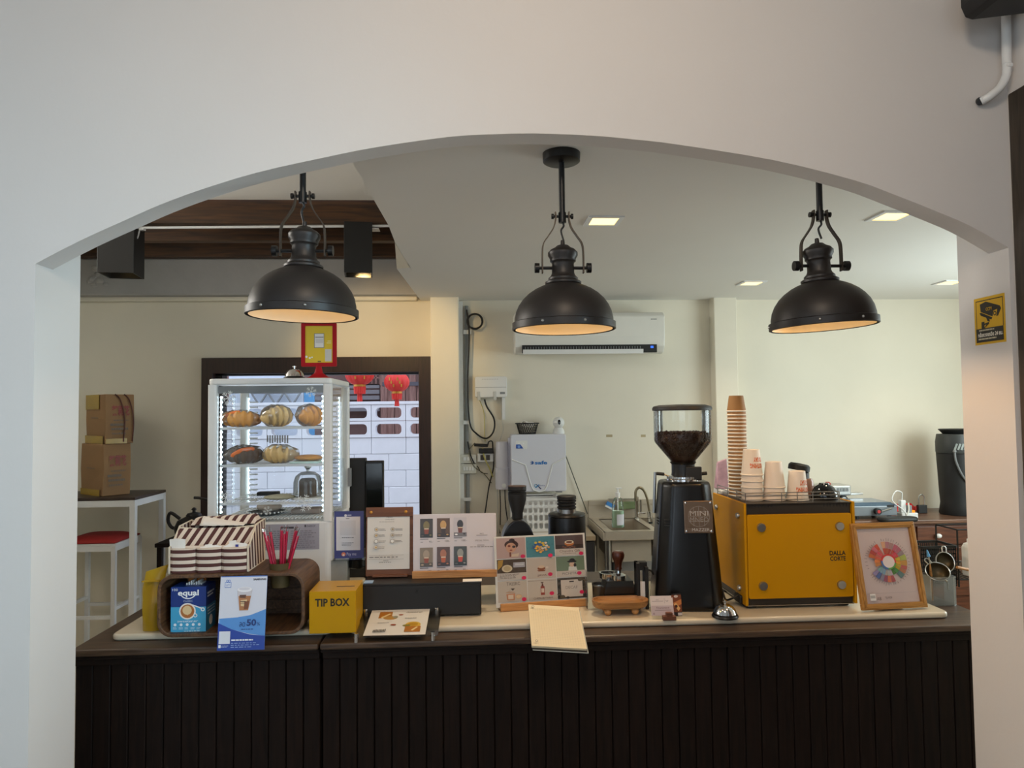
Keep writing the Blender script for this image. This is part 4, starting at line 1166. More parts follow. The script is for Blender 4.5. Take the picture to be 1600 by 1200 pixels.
# yellow tip box
Yt = 2.47; x0, x1 = P(483, 955, Yt).x, P(556, 955, Yt).x; z1 = P(520, 924, Yt).z
yb2 = mat('yellow_acrylic', (192, 144, 0), 0.3, var=0.02, spec=0.3)
t = T('tip_box', 'glossy yellow acrylic tip box beside the walnut crate', 'box', ((x0 + x1) / 2, Yt, ZS + 0.0006))
w2_ = (x1 - x0) / 2
MB().box((-w2_, 0, 0), (w2_, 0.155, z1 - ZS)).build('body', yb2, t, bev=0.0015)
MB().box((0.002, 0.06, z1 - ZS - 0.0005), (0.004 + 0.06, 0.068, z1 - ZS + 0.0004)).build('coin_slot', M_blackm, t)
sheet('lettering', t, frame((-w2_, -0.0002, 0)), 2 * w2_, z1 - ZS, (16, 755, 395, 1056), [('t', 64, 806, 345, 864, 'TIP BOX', (30, 24, 14), 1)], lift=0.0004)

# long black cash drawer
Yd = 2.63; x0, x1 = P(566, 930, Yd).x, P(752, 930, Yd).x; z1 = P(660, 912, Yd).z
t = T('cash_drawer', 'long low black cash drawer behind the tip box', 'cash drawer', ((x0 + x1) / 2, Yd, ZS + 0.0006))
dw = (x1 - x0) / 2; dh = z1 - ZS
MB().box((-dw, 0.004, 0.004), (dw, 0.34, dh)).build('housing', M_black, t, bev=0.003)
MB().box((-dw + 0.004, 0, 0.008), (dw - 0.004, 0.006, dh - 0.008)).build('drawer_front', M_blackm, t, bev=0.001)
MB().cyl((-0.02, 0.001, dh - 0.03), (-0.02, -0.003, dh - 0.03), 0.006, 12).build('lock', M_black, t)
dtop = ZS + 0.0006 + dh
tag(MB().box((-0.035, -0.02, 0), (0.035, 0.02, 0.001)).build('receipt_slip', M_paper, loc=(P(738, 910, 2.7).x, 2.66, dtop + 0.0004)), 'small white receipt lying at the right end of the cash drawer', 'receipt')
tag(MB().box((-0.016, -0.02, 0), (0.016, 0.02, 0.002)).build('blue_note', mat('pale_blue_paper', (150, 176, 206), 0.7), loc=(P(577, 910, 2.68).x, 2.67, dtop + 0.0004)), 'pale blue paper slip at the left end of the cash drawer', 'paper slip')

# marble block with payment sign
Ys = 2.83
c = P(533, 895, 2.92)
MBm = mat('grey_veined_marble', (166, 166, 160), 0.3, var=0.5, vscale=9)
t = tag(MB().box((-0.033, -0.03, 0), (0.033, 0.03, P(533, 873, 2.9).z - ZS)).build('marble_stand', MBm, loc=(c.x, 2.90, ZS + 0.0006), bev=0.003), 'grey veined block under the blue payment sign', 'stand')
mtop = P(533, 873, 2.9).z
c = P(549, 873, Ys + 0.02)
t = T('payment_sign', 'clear upright sign holder with a blue bordered payment sheet', 'sign', (P(546, 873, 2.88).x, 2.88, mtop + 0.0012))
mr = px2m(2.88); w_ = 47 * mr; h_ = 74 * mr
MB().box((-w_ / 2, 0.002, 0.0), (w_ / 2, 0.004, h_)).build('acrylic_back', M_clear, t)
MB().box((-w_ / 2, -0.028, 0.0), (w_ / 2, 0.03, 0.003)).build('acrylic_foot', M_clear, t)
sheet('payment_sheet', t, frame((-w_ / 2 + 0.002, 0.0, 0.004)), w_ - 0.006, h_ - 0.006, (243, 115, 465, 482),
      [('r', 257, 158, 438, 420, (226, 224, 228)), ('r', 286, 188, 404, 302, (214, 212, 216)), ('c', 328, 148, 10, (226, 226, 236)), ('r', 342, 142, 372, 150, (200, 204, 226)), ('r', 330, 170, 356, 176, (120, 120, 130)),
       ('c', 312, 450, 16, (226, 128, 96)), ('c', 312, 456, 8, (240, 220, 200)), ('t', 336, 436, 408, 468, 'Pay me', (206, 206, 236))] + lines(300, 315, 396, 326, 1, (90, 90, 100), 0.5, seed=3) + lines(300, 355, 396, 385, 3, (140, 140, 150), seed=4), base=(66, 72, 132), rough=0.35)

t = tag(MB().lathe([(0.03, 0), (0.034, 0.003), (0.034, 0.075), (0.031, 0.075), (0.031, 0.006)], 24, cap=False).build('dark_tumbler', mat('smoky_glass_dark', (34, 34, 32), 0.2), loc=(P(558, 890, 2.93).x, 2.93, dtop + 0.0004)), 'dark smoky tumbler behind the cash drawer beside the payment sign', 'tumbler')

# brown menu clipboard on a stand
Yc = 2.76; x0, x1 = P(571, 850, Yc).x, P(645, 850, Yc).x; zb, zt_ = dtop, P(608, 793, Yc + 0.03).z
t = T('menu_clipboard', 'brown wooden menu board with a crumpled white drinks sheet', 'menu', ((x0 + x1) / 2, Yc, dtop + 0.0006))
brn = wood('brown_leather_board', (92, 54, 32), (128, 80, 50), 'x', 5, 0.55)
w_ = x1 - x0; h_ = (zt_ - zb) * 1.01; tl = 0.10
Mv = frame((-w_ / 2, 0, 0.0), (1, 0, 0), (0, sin(tl), cos(tl)))
MB().box((0, 0, -0.006), (w_, h_, 0), Mv).build('board', brn, t, bev=0.002)
MB().box((0, h_ - 0.036, 0.004), (w_, h_, 0.010), Mv).build('clamp_bar', brn, t, bev=0.0015)
for u in (0.11, 0.85): MB().lathe([(0.006, 0), (0.006, 0.002), (0.003, 0.004)], 14, Mv @ Matrix.Translation((u * w_, h_ - 0.018, 0.010))).build('rivet', gold, t)
MB().box((0.03, -0.0, 0.0), (w_ - 0.02, 0.006, 0.03), Mv).build('foot_ledge', brn, t)
MB().box((w_ * 0.3, 0.02, -0.07), (w_ * 0.7, 0.03, -0.006), Mv).build('rear_strut', brn, t)
bx = (497, 138, 845, 560)
sh_items = [('t', 655, 138, 705, 146, 'MENU', (50, 46, 44)), ('t', 640, 156, 718, 164, 'COFFEE MENU', (110, 104, 100))]
for k in range(4):
    for j, (cxx, col) in enumerate(((572, (196, 160, 96)), (705, (170, 150, 116)))):
        yy = 240 + 47 * k
        if j and k > 2: continue
        sh_items += [('c', cxx, yy, 17, (120, 110, 98)), ('c', cxx, yy, 14, (232, 226, 214)), ('c', cxx, yy, 10, col if k != 2 else (238, 234, 226))]
        sh_items += lines(cxx + 22, yy - 8, cxx + 84, yy + 12, 2, (120, 114, 108), 0.45, seed=k * 2 + j)
sh_items += [('r', 515, 444, 800, 446, (150, 144, 138)), ('r', 515, 476, 800, 478, (150, 144, 138)), ('r', 600, 440, 602, 478, (150, 144, 138)), ('r', 705, 440, 707, 478, (150, 144, 138)), ('t', 636, 484, 674, 492, 'PEACE', (40, 38, 36))] + lines(600, 496, 712, 508, 1, (120, 114, 108), seed=11) + lines(520, 450, 790, 470, 1, (120, 114, 108), seed=12) + lines(600, 172, 730, 182, 1, (140, 134, 128), seed=13)
Ms = Mv @ Matrix.Translation((0.03 * w_ / 1, h_ * 0.10, 0.004))
o = sheet('menu_sheet', t, Ms, w_ * 0.90, h_ * 0.76, bx, sh_items, base=(222, 216, 206), rough=0.25)
MB().box((0, 0.012, -0.002), (w_ * 0.86, h_ * 0.76, 0.0002), Ms).build('plastic_sleeve', mat('sleeve_paper', (206, 214, 204), 0.3), t)

# white picture menu on a ledge
Ym = 2.72; x0, x1 = P(645, 860, Ym).x, P(776, 860, Ym).x; zb, zt_ = dtop, P(710, 805, Ym + 0.02).z
t = T('picture_menu', 'white menu board with six drink photos on an oak ledge', 'menu', ((x0 + x1) / 2, Ym, dtop + 0.0006))
w_ = x1 - x0; h_ = (zt_ - zb) * 1.0; tl = 0.12
Mv = frame((-w_ / 2, 0.012, 0.004), (1, 0, 0), (0, sin(tl), cos(tl)))
MB().box((0, 0, -0.004), (w_, h_, 0), Mv).build('board', M_paper, t)
MB().box((-w_ / 2 - 0.002, -0.012, 0), (w_ / 2, 0.034, 0.012)).build('ledge', M_oak, t, bev=0.001)
MB().box((-w_ / 2 - 0.002, -0.014, 0.0), (w_ / 2, -0.004, 0.026)).build('ledge_lip', M_oak, t, bev=0.001)
it = []
pal = [((62, 50, 38), (128, 112, 60), (150, 70, 40)), ((96, 66, 38), (206, 160, 92), (60, 38, 22)), ((202, 196, 200), (48, 42, 40), (120, 60, 40)), ((134, 118, 96), (170, 150, 126), (150, 66, 30)), ((92, 66, 56), (176, 110, 76), (196, 92, 40)), ((66, 70, 66), (150, 150, 140), (206, 70, 40))]
for k in range(6):
    xx = 908 + 140 * (k % 3); yy = 178 + 235 * (k // 3) - 3 * (k % 3)
    a_, b_, c_ = pal[k]
    it += [('r', xx, yy, xx + 106, yy + 155, a_), ('c', xx + 52, yy + 55, 26, b_, 36), ('r', xx, yy + 122, xx + 106, yy + 155, tuple(int(v * 0.6) for v in a_)), ('p', [(xx + 32, yy + 82), (xx + 74, yy + 82), (xx + 68, yy + 125), (xx + 38, yy + 125)], c_), ('r', xx + 34, yy + 78, xx + 72, yy + 86, (226, 206, 176)), ('c', xx + 20, yy + 138, 12, tuple(min(255, int(v * 1.4)) for v in a_), 6), ('c', xx + 86, yy + 134, 10, b_, 6)]
    it += [('r', xx, yy + 163, xx + 70, yy + 168, (70, 66, 66)), ('r', xx + 4, yy + 188, xx + 24, yy + 192, (110, 106, 106)), ('t', xx + 74 - 8 * (k in (1, 2, 3)), yy + 180, xx + 108, yy + 195, ['95.-', '100.-', '100.-', '100.-', '95.-', '95.-'][k], (80, 76, 76))]
it += [('t', 1404, 302, 1434, 312, 'PEACE', (50, 46, 46)), ('t', 1362, 357, 1476, 368, 'SPECIAL MENU', (110, 104, 106)), ('r', 1374, 318, 1466, 322, (110, 104, 106)), ('r', 1380, 398, 1440, 403, (80, 76, 76))] + lines(1322, 408, 1526, 420, 1, (90, 86, 86), 0.4, seed=3)
sheet('printed_page', t, Mv, w_, h_, (853, 140, 1540, 640), it, base=(214, 206, 208), rough=0.3)

# clear standoff menu at the counter edge
A0, A1 = G(552, 996, ZS - 0.003), G(684, 993, ZS - 0.003); B0, B1 = G(572, 953, ZS + 0.03), G(692, 951, ZS + 0.03)
t = T('acrylic_menu', 'clear acrylic panel on steel standoffs holding a bakery leaflet', 'menu', (A0.x, A0.y, ZW))
u = (A1 - A0); u.z = 0; u.normalize(); vdir = Vector((0, B0.y - A0.y, 0.033)).normalized()
Wd = (A1 - A0).length; Hd = (Vector((0, B0.y - A0.y, 0.033))).length
Mv = frame((0, 0, 0.021), u, vdir - u * vdir.dot(u))
MB().box((0, 0, -0.004), (Wd, Hd, -0.001), Mv).build('acrylic_panel', M_clear, t)
lf = [('r', 130, 30, 260, 110, (176, 112, 36)), ('p', [(150, 100), (230, 52), (252, 58), (170, 110)], (232, 206, 150)), ('c', 250, 108, 70, (186, 140, 70), 22), ('c', 300, 98, 26, (150, 150, 128), 14), ('c', 350, 72, 24, (150, 74, 44), 8),
      ('t', 400, 36, 560, 52, 'CROISSANT SET', (60, 56, 52)), ('c', 492, 196, 76, (214, 176, 70), 36), ('c', 492, 190, 50, (186, 140, 40), 20), ('c', 430, 205, 40, (130, 124, 60), 12), ('r', 420, 214, 572, 280, (176, 112, 36)), ('p', [(480, 262), (530, 220), (546, 226), (500, 268)], (232, 206, 150)), ('c', 300, 195, 28, (150, 74, 44), 9)] + lines(140, 164, 260, 176, 1, (130, 124, 118), seed=3) + lines(400, 112, 540, 128, 1, (130, 124, 118), seed=5)
for k in range(9): lf.append(('r', 122 + 14 * k, 256 - (k % 3) * 3, 130 + 14 * k, 284, (30, 28, 26)))
sheet('leaflet', t, Mv @ Matrix.Translation((Wd * 0.11, 0.006, -0.0005)), Wd * 0.74, Hd - 0.012, (40, 0, 630, 310), lf, base=(226, 222, 214), rough=0.2)
for uu, vv, L in ((0.03, 0.03, 0.030), (0.94, 0.03, 0.030), (0.03, 0.93, 0.03), (0.94, 0.93, 0.03)):
    p = Mv @ Vector((uu * Wd, vv * Hd, 0))
    zf = 0.0006 if vv < 0.5 else 0.0228
    MB().cyl((p.x, p.y, zf), (p.x, p.y, p.z + 0.008), 0.0075, 16).build('standoff', M_chrome, t)

# coffee card rack
Yv = 2.555
p0_, p1_ = G(785, 959, ZS), G(912, 945, ZS)
rz = math.atan2(p1_.y - p0_.y, p1_.x - p0_.x) * 0.5
wL = (p1_ - p0_).length
t = T('bean_card_stand', 'stand of nine coffee bean cards with pink stickers on an oak ledge', 'menu', ((p0_.x + p1_.x) / 2, (p0_.y + p1_.y) / 2, ZS + 0.0006), rz)
MB().box((-wL / 2, 0, 0), (wL / 2, 0.05, 0.010)).build('ledge', M_oak, t, bev=0.001)
MB().box((-wL / 2, -0.001, 0.0), (wL / 2, 0.010, 0.027)).build('ledge_lip', M_oak, t, bev=0.001)
tl = 0.16; w_ = wL * 1.09; h_ = (P(850, 852, Yv + 0.03).z - ZS) * 1.0
Mv = frame((-w_ / 2 + 0.001, 0.016, 0.011), (1, 0, 0), (0, sin(tl), cos(tl)))
MB().box((0, 0, -0.004), (w_, h_, 0), Mv).build('backing_sheet', M_paper, t)
MB().box((0, 0, 0.004), (w_, h_, 0.0055), Mv).build('acrylic_cover', M_cover, t)
cards = [((196, 164, 156), 'face'), ((84, 146, 158), 'dots'), ((92, 70, 66), 'cup'), ((84, 64, 44), 'label'), ((206, 190, 176), 'kettle'), ((120, 136, 110), 'hat'), ((206, 190, 174), 'drip'), ((208, 194, 180), 'bottle'), ((88, 74, 60), 'leafy')]
names = [None, None, 'Chandra Gift', None, 'JAVA', 'PICHITRA', 'TASSRC', 'CHERUB FARM', 'DECAF']
cwid, chh = (w_ - 0.022) / 3, (h_ - 0.03) / 3
pinkc = (226, 30, 90)
for k, (bc, kind) in enumerate(cards):
    r_, cc = divmod(k, 3)
    it = [('r', 0, 0, 100, 78, bc)]
    pap = (212, 198, 186)
    rnd = random.Random(k)
    if kind == 'face': it = [('r', 0, 0, 100, 100, bc), ('c', 52, 34, 24, (70, 40, 34), 22), ('c', 50, 48, 18, (212, 160, 130), 24), ('c', 44, 40, 5, (130, 56, 40)), ('c', 60, 44, 6, (60, 40, 34)), ('c', 50, 60, 5, (150, 50, 40), 3), ('c', 54, 12, 10, (60, 40, 40), 8), ('r', 44, 70, 50, 92, (130, 70, 50)), ('p', [(52, 80), (78, 76), (74, 92), (50, 92)], (222, 196, 170))]
    elif kind == 'dots':
        it = [('r', 0, 0, 100, 100, bc)] + [('c', rnd.uniform(2, 98), rnd.uniform(2, 98), 1.6, (60, 116, 130)) for _ in range(40)] + [('c', 50 + 28 * cos(j * 2.4) * (j / 22) ** .5, 50 + 28 * sin(j * 2.4) * (j / 22) ** .5, 5, [(206, 176, 70), (196, 150, 96), (60, 90, 150), (214, 206, 190), (226, 170, 60)][j % 5]) for j in range(22)]
    elif kind == 'cup': it = [('r', 0, 0, 100, 66, bc), ('r', 0, 46, 100, 66, (64, 44, 36)), ('c', 50, 40, 17, (206, 120, 50), 13), ('c', 50, 34, 16, (240, 224, 196), 9), ('c', 50, 34, 11, (116, 66, 40), 6)] + [('c', 28 + 8 * j, 56 + (j % 2) * 4, 4, (140, 80, 50), 3) for j in range(6)] + [('r', 0, 66, 100, 100, pap), ('t', 14, 71, 88, 83, 'Chandra Gift', (110, 84, 74))] + lines(24, 86, 76, 93, 1, (150, 130, 120), seed=3)
    elif kind == 'label': it = [('r', 0, 0, 100, 66, bc), ('p', [(4, 4), (22, 2), (18, 30), (2, 50)], (186, 140, 50)), ('c', 34, 44, 18, (216, 196, 160)), ('c', 34, 44, 12, (196, 170, 130)), ('r', 56, 16, 96, 40, (176, 170, 176)), ('r', 62, 26, 92, 29, (236, 236, 236)), ('r', 62, 20, 92, 22, (236, 236, 236)), ('r', 0, 66, 100, 100, pap)] + lines(8, 70, 80, 92, 4, (120, 104, 96), seed=4)
    elif kind == 'kettle': it = [('r', 0, 0, 100, 100, bc), ('c', 50, 52, 14, (150, 84, 50), 9), ('c', 50, 44, 11, (226, 196, 166), 7), ('p', [(34, 60), (66, 60), (60, 66), (40, 66)], (146, 76, 40)), ('c', 70, 48, 5, (226, 210, 196)), ('t', 35, 80, 68, 92, 'JAVA', (130, 84, 70))]
    elif kind == 'hat': it = [('r', 0, 0, 100, 70, bc), ('p', [(42, 70), (44, 50), (70, 50), (74, 70)], (228, 224, 216)), ('c', 56, 40, 10, (226, 186, 160), 12), ('c', 56, 26, 17, (40, 30, 32), 5), ('c', 57, 20, 10, (40, 30, 32), 9), ('c', 66, 44, 5, (50, 34, 32), 9), ('r', 0, 70, 100, 100, pap), ('t', 20, 78, 80, 89, 'PICHITRA', (120, 110, 110))]
    elif kind == 'drip': it = [('r', 0, 0, 100, 100, bc), ('t', 30, 6, 76, 22, 'TASSRC', (100, 88, 80)), ('p', [(44, 36), (58, 36), (52, 46), (49, 46)], (90, 76, 70)), ('p', [(28, 62), (58, 60), (56, 92), (30, 90)], (206, 140, 100)), ('r', 34, 66, 52, 86, (226, 206, 186)), ('c', 70, 76, 11, (216, 176, 136)), ('c', 70, 76, 8, (226, 196, 156)), ('c', 42, 54, 16, (200, 166, 140), 4)]
    elif kind == 'bottle': it = [('r', 0, 0, 100, 100, bc), ('r', 0, 6, 100, 8, (150, 136, 126)), ('r', 44, 34, 58, 76, (156, 66, 50)), ('r', 46, 44, 56, 64, (226, 206, 190)), ('p', [(47, 34), (49, 22), (53, 22), (55, 34)], (110, 50, 40)), ('p', [(50, 22), (44, 14), (56, 14)], (80, 40, 36)), ('t', 18, 86, 84, 95, 'CHERUB FARM', (110, 90, 84))]
    else:
        it = [('r', 0, 0, 100, 100, bc)] + [('c', rnd.choice([6, 94]) + rnd.uniform(-5, 5), rnd.uniform(4, 96), rnd.uniform(3, 6), rnd.choice([(60, 52, 40), (130, 112, 90), (46, 40, 36)])) for _ in range(26)] + [('r', 12, 10, 88, 92, (210, 198, 186)), ('r', 42, 16, 58, 22, (60, 50, 46)), ('t', 28, 40, 70, 54, 'DECAF', (146, 130, 120)), ('c', 16, 90, 9, (96, 84, 64)), ('c', 34, 95, 6, (60, 50, 40)), ('c', 80, 12, 8, (96, 84, 64))]
    sx_, sy_ = [(90, 92), (82, 94), (90, 92), (90, 92), (80, 82), (80, 84), (88, 90), (82, 70), (84, 72)][k]
    it.append(('c', sx_, sy_, 8, pinkc, 9))
    Mc = Mv @ Matrix.Translation((0.008 + cc * (cwid + 0.003), h_ - 0.006 - (r_ + 1) * chh - r_ * 0.003, 0.0008))
    sheet('bean_card', t, Mc, cwid, chh, (0, 0, 100, 100), it, base=pap, rough=0.4)

# notepad hanging over the edge
c0 = Vector((P(840, 1015, 2.30).x, 2.30, CZ - 0.773)); u = (P(917, 1019, 2.30) - P(831, 1010, 2.30)); u.z *= 1.0; wN = 0.185
tp = P(846, 947, 2.51); bp_ = P(831, 1009, 2.30); br = P(917, 1014, 2.30)
u = (br - bp_); wN = u.length; v = (tp - bp_); lN = v.length
t = T('notepad', 'cream squared notepad sloping over the counter edge', 'notepad', bp_)
Mv = frame((0, 0, 0), u, v - u.normalized() * v.dot(u.normalized()))
MB().box((0.002, -0.004, -0.010), (wN + 0.003, lN, -0.007), Mv).build('back_cover', mat('dark_cover', (40, 38, 36), 0.6), t)
MB().box((0.004, -0.006, -0.0125), (wN + 0.006, lN, -0.0105), Mv).build('lower_pad', mat('grey_board', (186, 190, 184), 0.7), t)
MB().box((0, 0, -0.0065), (wN, lN, 0), Mv).build('pages', mat('cream_page', (216, 200, 166), 0.75, var=0.03), t)
it = [('r', 3 + 4.6 * k, 8, 3.35 + 4.6 * k, 97, (196, 182, 152)) for k in range(21)] + [('r', 3, 10 + 3.7 * k, 97, 10.35 + 3.7 * k, (196, 182, 152)) for k in range(24)] + [('c', 8, 8, 2.4, (90, 80, 64)), ('c', 8, 8, 1.6, (226, 212, 184)), ('c', 9, 92, 2.4, (90, 80, 64)), ('c', 9, 92, 1.6, (226, 212, 184))]
sheet('squared_page', t, Mv, wN, lN, (0, 0, 100, 100), it, base=(220, 204, 170), rough=0.6)

# oval wooden tray
g = G(969, 958, ZS)
t = T('oval_tray', 'small oval wooden tray on ball feet beside the notepad', 'tray', (g.x, g.y, ZS + 0.0006))
acac = wood('acacia_wood', (126, 82, 42), (172, 122, 68), 'x', 6, 0.4)


def stad(L, r, n=12): return [(L / 2 + r * cos(-pi / 2 + pi * k / n), r * sin(-pi / 2 + pi * k / n)) for k in range(n + 1)] + [(-L / 2 + r * cos(pi / 2 + pi * k / n), r * sin(pi / 2 + pi * k / n)) for k in range(n + 1)]


m = MB(); Lr = 0.10
lv = [(0.046, 0.026), (0.052, 0.034), (0.054, 0.05), (0.048, 0.05), (0.046, 0.044), (0.040, 0.038)]
vs = []; N_ = 26
for r, z in lv: vs += [(x, y, z) for x, y in stad(Lr, r)]
fs = [tuple(reversed(range(N_))), tuple(range((len(lv) - 1) * N_, len(lv) * N_))]
for k in range(len(lv) - 1):
    for i in range(N_): fs.append((k * N_ + i, k * N_ + (i + 1) % N_, (k + 1) * N_ + (i + 1) % N_, (k + 1) * N_ + i))
m.add(vs, fs, smooth=True); m.build('dish', acac, t)
for x in (-0.05, 0.05):
    for y in (-0.026, 0.026): MB().ball((x, y, 0.013), 0.0135, 14, 8).build('ball_foot', M_oak, t)

# tamping station with tamper
g = G(968, 934, ZS)
t = T('tamping_station', 'black tamping station with chrome ring behind the oval tray', 'tamping stand', (P(966, 930, 2.79).x, 2.79, ZS + 0.0006))
MB().hexa([(-0.072, -0.05, 0), (0.072, -0.05, 0), (0.072, 0.06, 0), (-0.072, 0.06, 0)], [(-0.052, -0.04, 0.085), (0.052, -0.04, 0.085), (0.052, 0.05, 0.085), (-0.052, 0.05, 0.085)]).build('stand', M_black, t, bev=0.003)
MB().lathe([(0.034, 0.085), (0.036, 0.1), (0.036, 0.106), (0.03, 0.106), (0.03, 0.09)], 28, Matrix.Translation((-0.034, 0.02, 0)), cap=False).build('holder_ring', M_chrome, t)
t2 = T('tamper', 'tamper with dark brown wooden handle resting on the tamping station', 'tamper', (P(967, 930, 2.77).x, 2.772, ZS + 0.0006 + 0.086))
MB().lathe([(0.029, 0.0), (0.029, 0.018), (0.012, 0.026), (0.011, 0.036)], 28).build('steel_foot', M_chrome, t2)
MB().lathe([(0.011, 0.036), (0.015, 0.042), (0.013, 0.05), (0.016, 0.066), (0.024, 0.086), (0.025, 0.097), (0.021, 0.108), (0.012, 0.111)], 28).build('handle', wood('dark_brown_handle', (50, 22, 12), (86, 42, 24), 'z', 5, 0.3), t2)
MB().lathe([(0.0115, 0.1112), (0.0, 0.1115)], 20, cap=False).build('handle_cap', M_steel, t2)
c = P(936, 915, 2.82)
t = T('knock_box_cup', 'small grey dosing cup left of the tamping station', 'cup', (P(936, 915, 2.85).x, 2.85, ZS + 0.0006))
MB().lathe([(0.026, 0), (0.028, 0.05), (0.026, 0.05), (0.024, 0.004)], 24, cap=False).build('cup', mat('grey_metal_cup', (96, 94, 92), 0.35, 0.8), t)
MB().lathe([(0.0285, 0.046), (0.0295, 0.05), (0.0285, 0.054)], 24, cap=False).build('rim', M_steel, t)
# card holder with dark uprights
t = T('card_holder', 'clear upright holder with dark uprights left of the black grinder', 'holder', (P(1007, 950, 2.66).x, 2.66, ZS + 0.0006))
for x, h in ((-0.026, 0.17), (0.006, 0.155)): MB().box((x, 0, 0), (x + 0.012, 0.05, h)).build('upright', M_blackm, t, bev=0.001)
MB().box((-0.026, 0.02, 0.14), (0.018, 0.05, 0.17)).build('head', M_blackm, t, bev=0.001)
MB().box((-0.014, 0.01, 0.0), (0.006, 0.012, 0.1)).build('white_card', M_paper, t)
MB().tube(spline([(0.018, 0.03, 0.14), (0.035, 0.03, 0.135), (0.045, 0.03, 0.12)], 4), 0.004, 6).build('clip', M_blackm, t)
# clear low box
t = T('clear_tray', 'low clear acrylic guard standing on the slab behind the oval tray', 'acrylic guard', (P(968, 950, 2.68).x, 2.685, ZS + 0.0006))
gw = 50 * px2m(2.68)
MB().box((-gw, 0, 0), (gw, 0.003, P(960, 893, 2.68).z - ZS)).build('front_sheet', M_clear, t)
for s in (-1, 1): MB().box((s * gw - 0.0015, 0.003, 0), (s * gw + 0.0015, 0.04, P(960, 893, 2.68).z - ZS)).build('side_sheet', M_clear, t)

# business cards
t = T('business_card_stand', 'small stand of pale business cards with a brown block, before the grinder', 'card stand', (P(1043, 962, 2.53).x, 2.53, ZS + 0.0006), -0.03)
tl = 0.35
Mv = frame((-0.056, 0.0, 0.012), (1, 0, 0), (0, sin(tl), cos(tl)))
sheet('front_card', t, Mv, 0.08, 0.068, (200, 680, 520, 940), [('r', 200, 810, 520, 940, (190, 172, 174)), ('t', 278, 730, 318, 740, 'PEACE', (70, 60, 60)), ('r', 220, 748, 380, 753, (110, 100, 98)), ('r', 398, 710, 401, 780, (140, 130, 130)), ('s', 436, 740, 12, 17, R_(180), R_(360), (90, 80, 80)), ('t', 270, 828, 456, 848, 'Toursmind', (90, 50, 60)), ('r', 250, 866, 480, 872, (130, 110, 112)), ('c', 232, 915, 14, (160, 140, 146))], base=(214, 200, 196))
MB().box((0, 0, -0.006), (0.08, 0.068, 0), Mv).build('card_pack', M_paper, t)
Mv2 = frame((0.02, 0.008, 0.006), (1, 0.1, 0), (0, sin(0.2), cos(0.2)))
sheet('photo_card', t, Mv2, 0.036, 0.078, (500, 680, 640, 1000), [('r', 500, 700, 640, 940, (120, 62, 30)), ('c', 565, 720, 30, (206, 190, 180), 18), ('p', [(520, 810), (640, 760), (640, 830), (540, 880)], (196, 120, 60)), ('p', [(530, 830), (560, 810), (620, 890), (590, 930)], (226, 176, 110)), ('c', 560, 860, 22, (70, 34, 20)), ('r', 580, 950, 640, 990, (200, 190, 186))], base=(40, 26, 20), rough=0.2)
MB().box((0, 0, -0.002), (0.036, 0.078, 0), Mv2).build('photo_card_back', M_blackm, t)
blk = wood('brown_card_block', (84, 46, 26), (112, 66, 40), 'x', 8, 0.5)
MB().box((-0.02, -0.022, 0), (0.026, 0.0, 0.014)).box((-0.008, -0.02, 0.014), (0.014, -0.002, 0.026)).build('block', blk, t, bev=0.001)

# ---- black grinder with hopper -------------------------------------------
gx = P(1084.5, 960, 2.62).x
gr = T('coffee_grinder', 'tall black coffee grinder with a clear hopper full of beans', 'grinder', (gx, 2.72, ZS + 0.0006), R_(-6))
mg = px2m(2.64)
bodyh = (P(1072, 752, 2.68).z - ZS)
blk_gloss = mat('black_gloss_casing', (18, 18, 19), 0.28, 0.2, var=0.05)


def octo(w, d, c): return [(-w + c, -d), (w - c, -d), (w, -d + c), (w, d - c), (w - c, d), (-w + c, d), (-w, d - c), (-w, -d + c)]


def loft(levels, m=None):
    mb = MB(); vs = []; n = len(levels[0][0])
    for poly, z in levels: vs += [(x, y, z) for x, y in poly]
    fs = [tuple(reversed(range(n))), tuple(range((len(levels) - 1) * n, len(levels) * n))]
    for k in range(len(levels) - 1):
        for i in range(n): fs.append((k * n + i, k * n + (i + 1) % n, (k + 1) * n + (i + 1) % n, (k + 1) * n + i))
    return mb.add(vs, fs)


MB_b = loft([(octo(0.128, 0.115, 0.04), 0.0), (octo(0.128, 0.115, 0.04), 0.02), (octo(0.118, 0.108, 0.04), 0.16), (octo(0.094, 0.09, 0.038), bodyh - 0.02), (octo(0.090, 0.086, 0.036), bodyh)])
MB_b.build('casing', blk_gloss, gr, bev=0.012, seg=3, smooth=True, sharp=60)
for k in range(3):
    z = bodyh * 0.70 - 0.010 * k
    MB().box((-0.109, -0.05, z), (-0.090, -0.02, z + 0.0035)).box((-0.088, -0.094, z), (-0.070, -0.07, z + 0.0035), Matrix.Rotation(0, 4, 'Z')).build('vent_groove', M_grey if k < 0 else M_blackm, gr)
# dark mirror badge with wire globe and letters
bz0, bz1 = bodyh - 0.185, bodyh - 0.07
slope = 0.02 / (bodyh - 0.2)
Mv = frame((-0.02, -0.1075, bz0), (1, 0, 0), (0, 0.09, 1))
MB().box((0, 0, 0.0), (0.105, 0.118, 0.006), Mv).build('badge_plate', mat('dark_mirror_plate', (130, 108, 90), 0.3, 0.9, var=0.05), gr, bev=0.002)
it = []
for k in range(5): it.append(('s', 72, 80, 12 + 0 * k, 12, 0, 1, (0, 0, 0)))
it = [('s', 72, 80, 51, 53, 0, 2 * pi, (150, 140, 132))] + [('r', 22, 80 - 1 + d, 122, 80 + 1 + d, (150, 140, 132)) for d in (-24, 0, 24)] + [('r', 71 + d, 30, 73 + d, 130, (150, 140, 132)) for d in (-26, 0, 26)] + [('t', 28, 52, 118, 76, 'MINI', (176, 168, 160)), ('t', 28, 84, 118, 108, 'MNEO', (150, 142, 134)), ('t', 36, 140, 122, 155, 'MAZZER', (196, 190, 184))]
